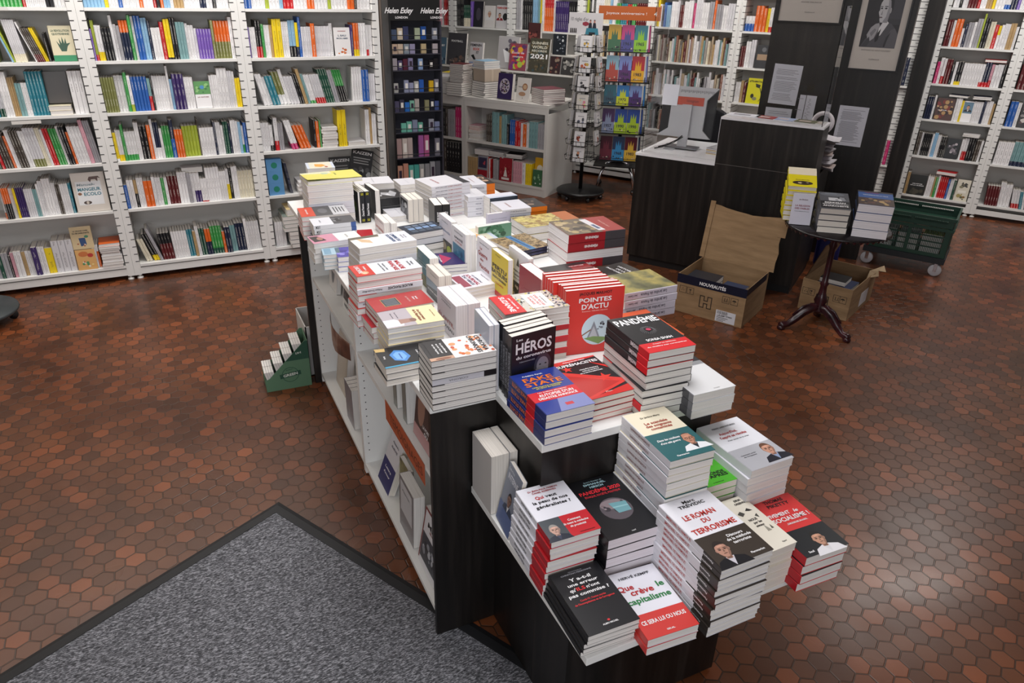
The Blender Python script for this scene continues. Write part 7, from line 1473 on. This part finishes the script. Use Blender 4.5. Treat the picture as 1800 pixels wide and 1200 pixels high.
# ------------------------------------------------------------------ pedestal table with its piles
tb = empty('pedestal_table', TR(3.665, 3.0)); tag(tb, 'small round dark table on a cast iron pedestal beside the cartons', 'table')
IRON = noise_mat('maroon_cast_iron', [(0.35, '#1c0c10'), (0.6, '#3a171d'), (0.8, '#5a2a30')], scale=18, rough=.28, bump=.4)
mb = MB(); mb.lathe([(.0001, .680), (.28, .680), (.298, .684), (.305, .690), (.298, .6995), (.0001, .6995)], noise_mat('dark_table_top', [(0.35, '#121012'), (0.7, '#2a2628')], scale=20, rough=.25), 56)
for k in range(48):
    a = 2 * PI * k / 48
    mb.box(0, 0, 0, 0, 0, 0, IRON) if False else mb.add([(.307 * math.cos(a + d_) * q, .307 * math.sin(a + d_) * q, z_) for d_, q, z_ in ((-.045, .985, .684), (.045, .985, .684), (.0, 1.012, .692), (.0, .99, .674))], [(0, 1, 2), (1, 3, 2), (3, 0, 2), (0, 3, 1)], IRON)
mb.build('table_top', tb)
mb = MB(); mb.lathe([(.0001, .12), (.035, .12), (.045, .14), (.03, .17), (.042, .20), (.03, .235), (.024, .25), (.02, .30), (.028, .315), (.019, .33), (.017, .55), (.026, .57), (.02, .59), (.03, .63), (.06, .6795), (.0001, .6795)], IRON, 20); mb.build('column', tb)
for k in range(3):
    a = R(160 + 120 * k)
    mb = MB(); c_, s_ = math.cos(a), math.sin(a)
    path = [(0, .15), (.05, .15), (.10, .12), (.15, .07), (.19, .035), (.225, .03), (.245, .035)]; rad_ = [.03, .032, .03, .026, .02, .024, .016]
    mb.tube([(r_ * c_, r_ * s_, z_) for r_, z_ in path], rad_, IRON, 10)
    mb.T = Matrix.Translation((.23 * c_, .23 * s_, 0)); mb.lathe([(.0001, 0), (.022, 0), (.026, .012), (.02, .028), (.0001, .03)], IRON, 12)
    mb.T = Matrix.Identity(4); mb.tube([(.06 * c_, .06 * s_, .175), (.11 * c_, .11 * s_, .155), (.17 * c_, .17 * s_, .10)], [.006, .009, .005], IRON, 6)
    mb.build('leg', tb)
def tpile(nx, ny, ang, w_, h_, n, t, z0, tilt, s, short, pc=None):
    for i in range(n):
        topb = i == n - 1
        T = TR(nx, ny, z0 + .0005 + i * (t / math.cos(R(tilt)) + .0004), ang) @ Matrix.Rotation(R(tilt * i / max(1, n - 1)), 4, 'X') @ Matrix.Translation((w_ / 2 + (0 if topb else jit(.004)), h_ / 2, 0))
        o = book(T, w_, h_, t, s, lettering=topb)
        tag(o, ('%s, topmost of its pile on the pedestal table' % short) if topb else '%s book down in the table pile under the %s' % (ORD[n - 1 - i], short), 'book', 'table pile topped by the ' + short)
YLW = fstyle('#dfce1c', [('JEAN-MICHEL', .5, .36, .03, .5, '#5a5418')], lambda a: (a.r(0, .62, 1, 1, '#e4d8c0'), a.e(.5, .2, .36, .1, '#3a2c24'), a.blobs(.2, .15, .8, .26, 6, ['#8a7a5a', '#c8b890'], .05)), s='#dfce1c', pc=TINTS[1])
BRK = fstyle('#55565c', [('ALEXANDER', .4, .92, .03, .4, '#9aa0a8'), ('BERKMAN', .5, .38, .07, .7, 'w'), ("MÉMOIRES DE PRISON D'UN", .5, .29, .035, .86, 'w'), ('ANARCHISTE', .5, .19, .07, .86, 'w')], lambda a: (a.e(.45, .88, .42, .1, '#6a6e76'), a.r(.3, .5, .75, .68, '#c8c8cc'), a.blobs(.5, .48, .95, .75, 9, ['#2c2c30', '#8a8c92'], .08), a.r(.0, .06, 1, .47, '#222226')), s='#2c2c30', pc=TINTS[1])
VIL = fstyle('#3c5f9c', [('HISTOIRE', .4, .86, .03, .4, 'r'), ('NATURELLE DE LA VILLE', .5, .70, .05, .7, '#dce0ea')], lambda a: (a.r(0, 0, 1, .5, '#4a3c38'), a.blobs(0, .05, 1, .5, 26, ['#8a7460', '#2c2c34', '#b89a6a', '#6a4a44'], .08), a.r(0, .9, 1, 1, '#3a3436')), s='#2c2c34', b='#23252c', pc=(.93, .92, 1, 1))
tpile(3.418, 3.218, -40, .165, .19, 7, .0285, .70, 24, YLW, 'yellow cover with dark oval')
tpile(3.428, 2.950, -38, .165, .178, 4, .0355, .70, 18, BRK, 'grey and black cover with white capitals')
tpile(3.562, 2.812, -46, .190, .220, 4, .0485, .70, 7, VIL, 'blue cover with town panorama')
REL = fstyle('#cbc8d4', [('Jean Birnbaum', .5, .82, .04, .42, '#6a4a54'), ('LA RELIGION', .5, .62, .055, .7, '#8a3a48'), ('DES FAIBLES', .5, .53, .055, .7, '#8a3a48'), ('Ce que le djihadisme dit de nous', .5, .44, .025, .7, '#6a6a70')])
stand(3.434, 3.088, .7005, -38 - 90, .120, .185, .02, REL, 'pale standing cover leaning on the yellow topped pile', lean=8)

# ------------------------------------------------------------------ the mass of spines on the far shelving
def mass(items, name):
    allsp = []
    for placed, F in items:
        for sp in placed: allsp.append((sp, F))
    vs_objs = []
    groups = {}
    for sp, F in allsp: groups.setdefault(F is None, []).append(sp)
    for k, sps in groups.items(): vs_objs.append(spine_books(sps, name, None if k else F56))
    a = vs_objs[0]
    if len(vs_objs) > 1:
        b = vs_objs[1]; bm = bmesh.new(); bm.from_mesh(a.data); bm.from_mesh(b.data); bm.to_mesh(a.data); bm.free(); bpy.data.objects.remove(b)
    a['kind'] = 'stuff'; a['label'] = 'many spine-out books filling the far wall, counter wall and corner shelving'; a['category'] = 'books'
    return a
mass(STUFF, 'shelved_books')
for wh, l_ in SHELVED.items():
    for i, (x_, o, c_) in enumerate(sorted(l_, key=lambda q: -q[0])):
        o['label'] = '%s, %s from spinner end, %s' % (c_, ONUM[i], wh)
for o in list(bpy.data.objects):
    if o.type == 'MESH' and o.users_collection == (): bpy.data.objects.remove(o)
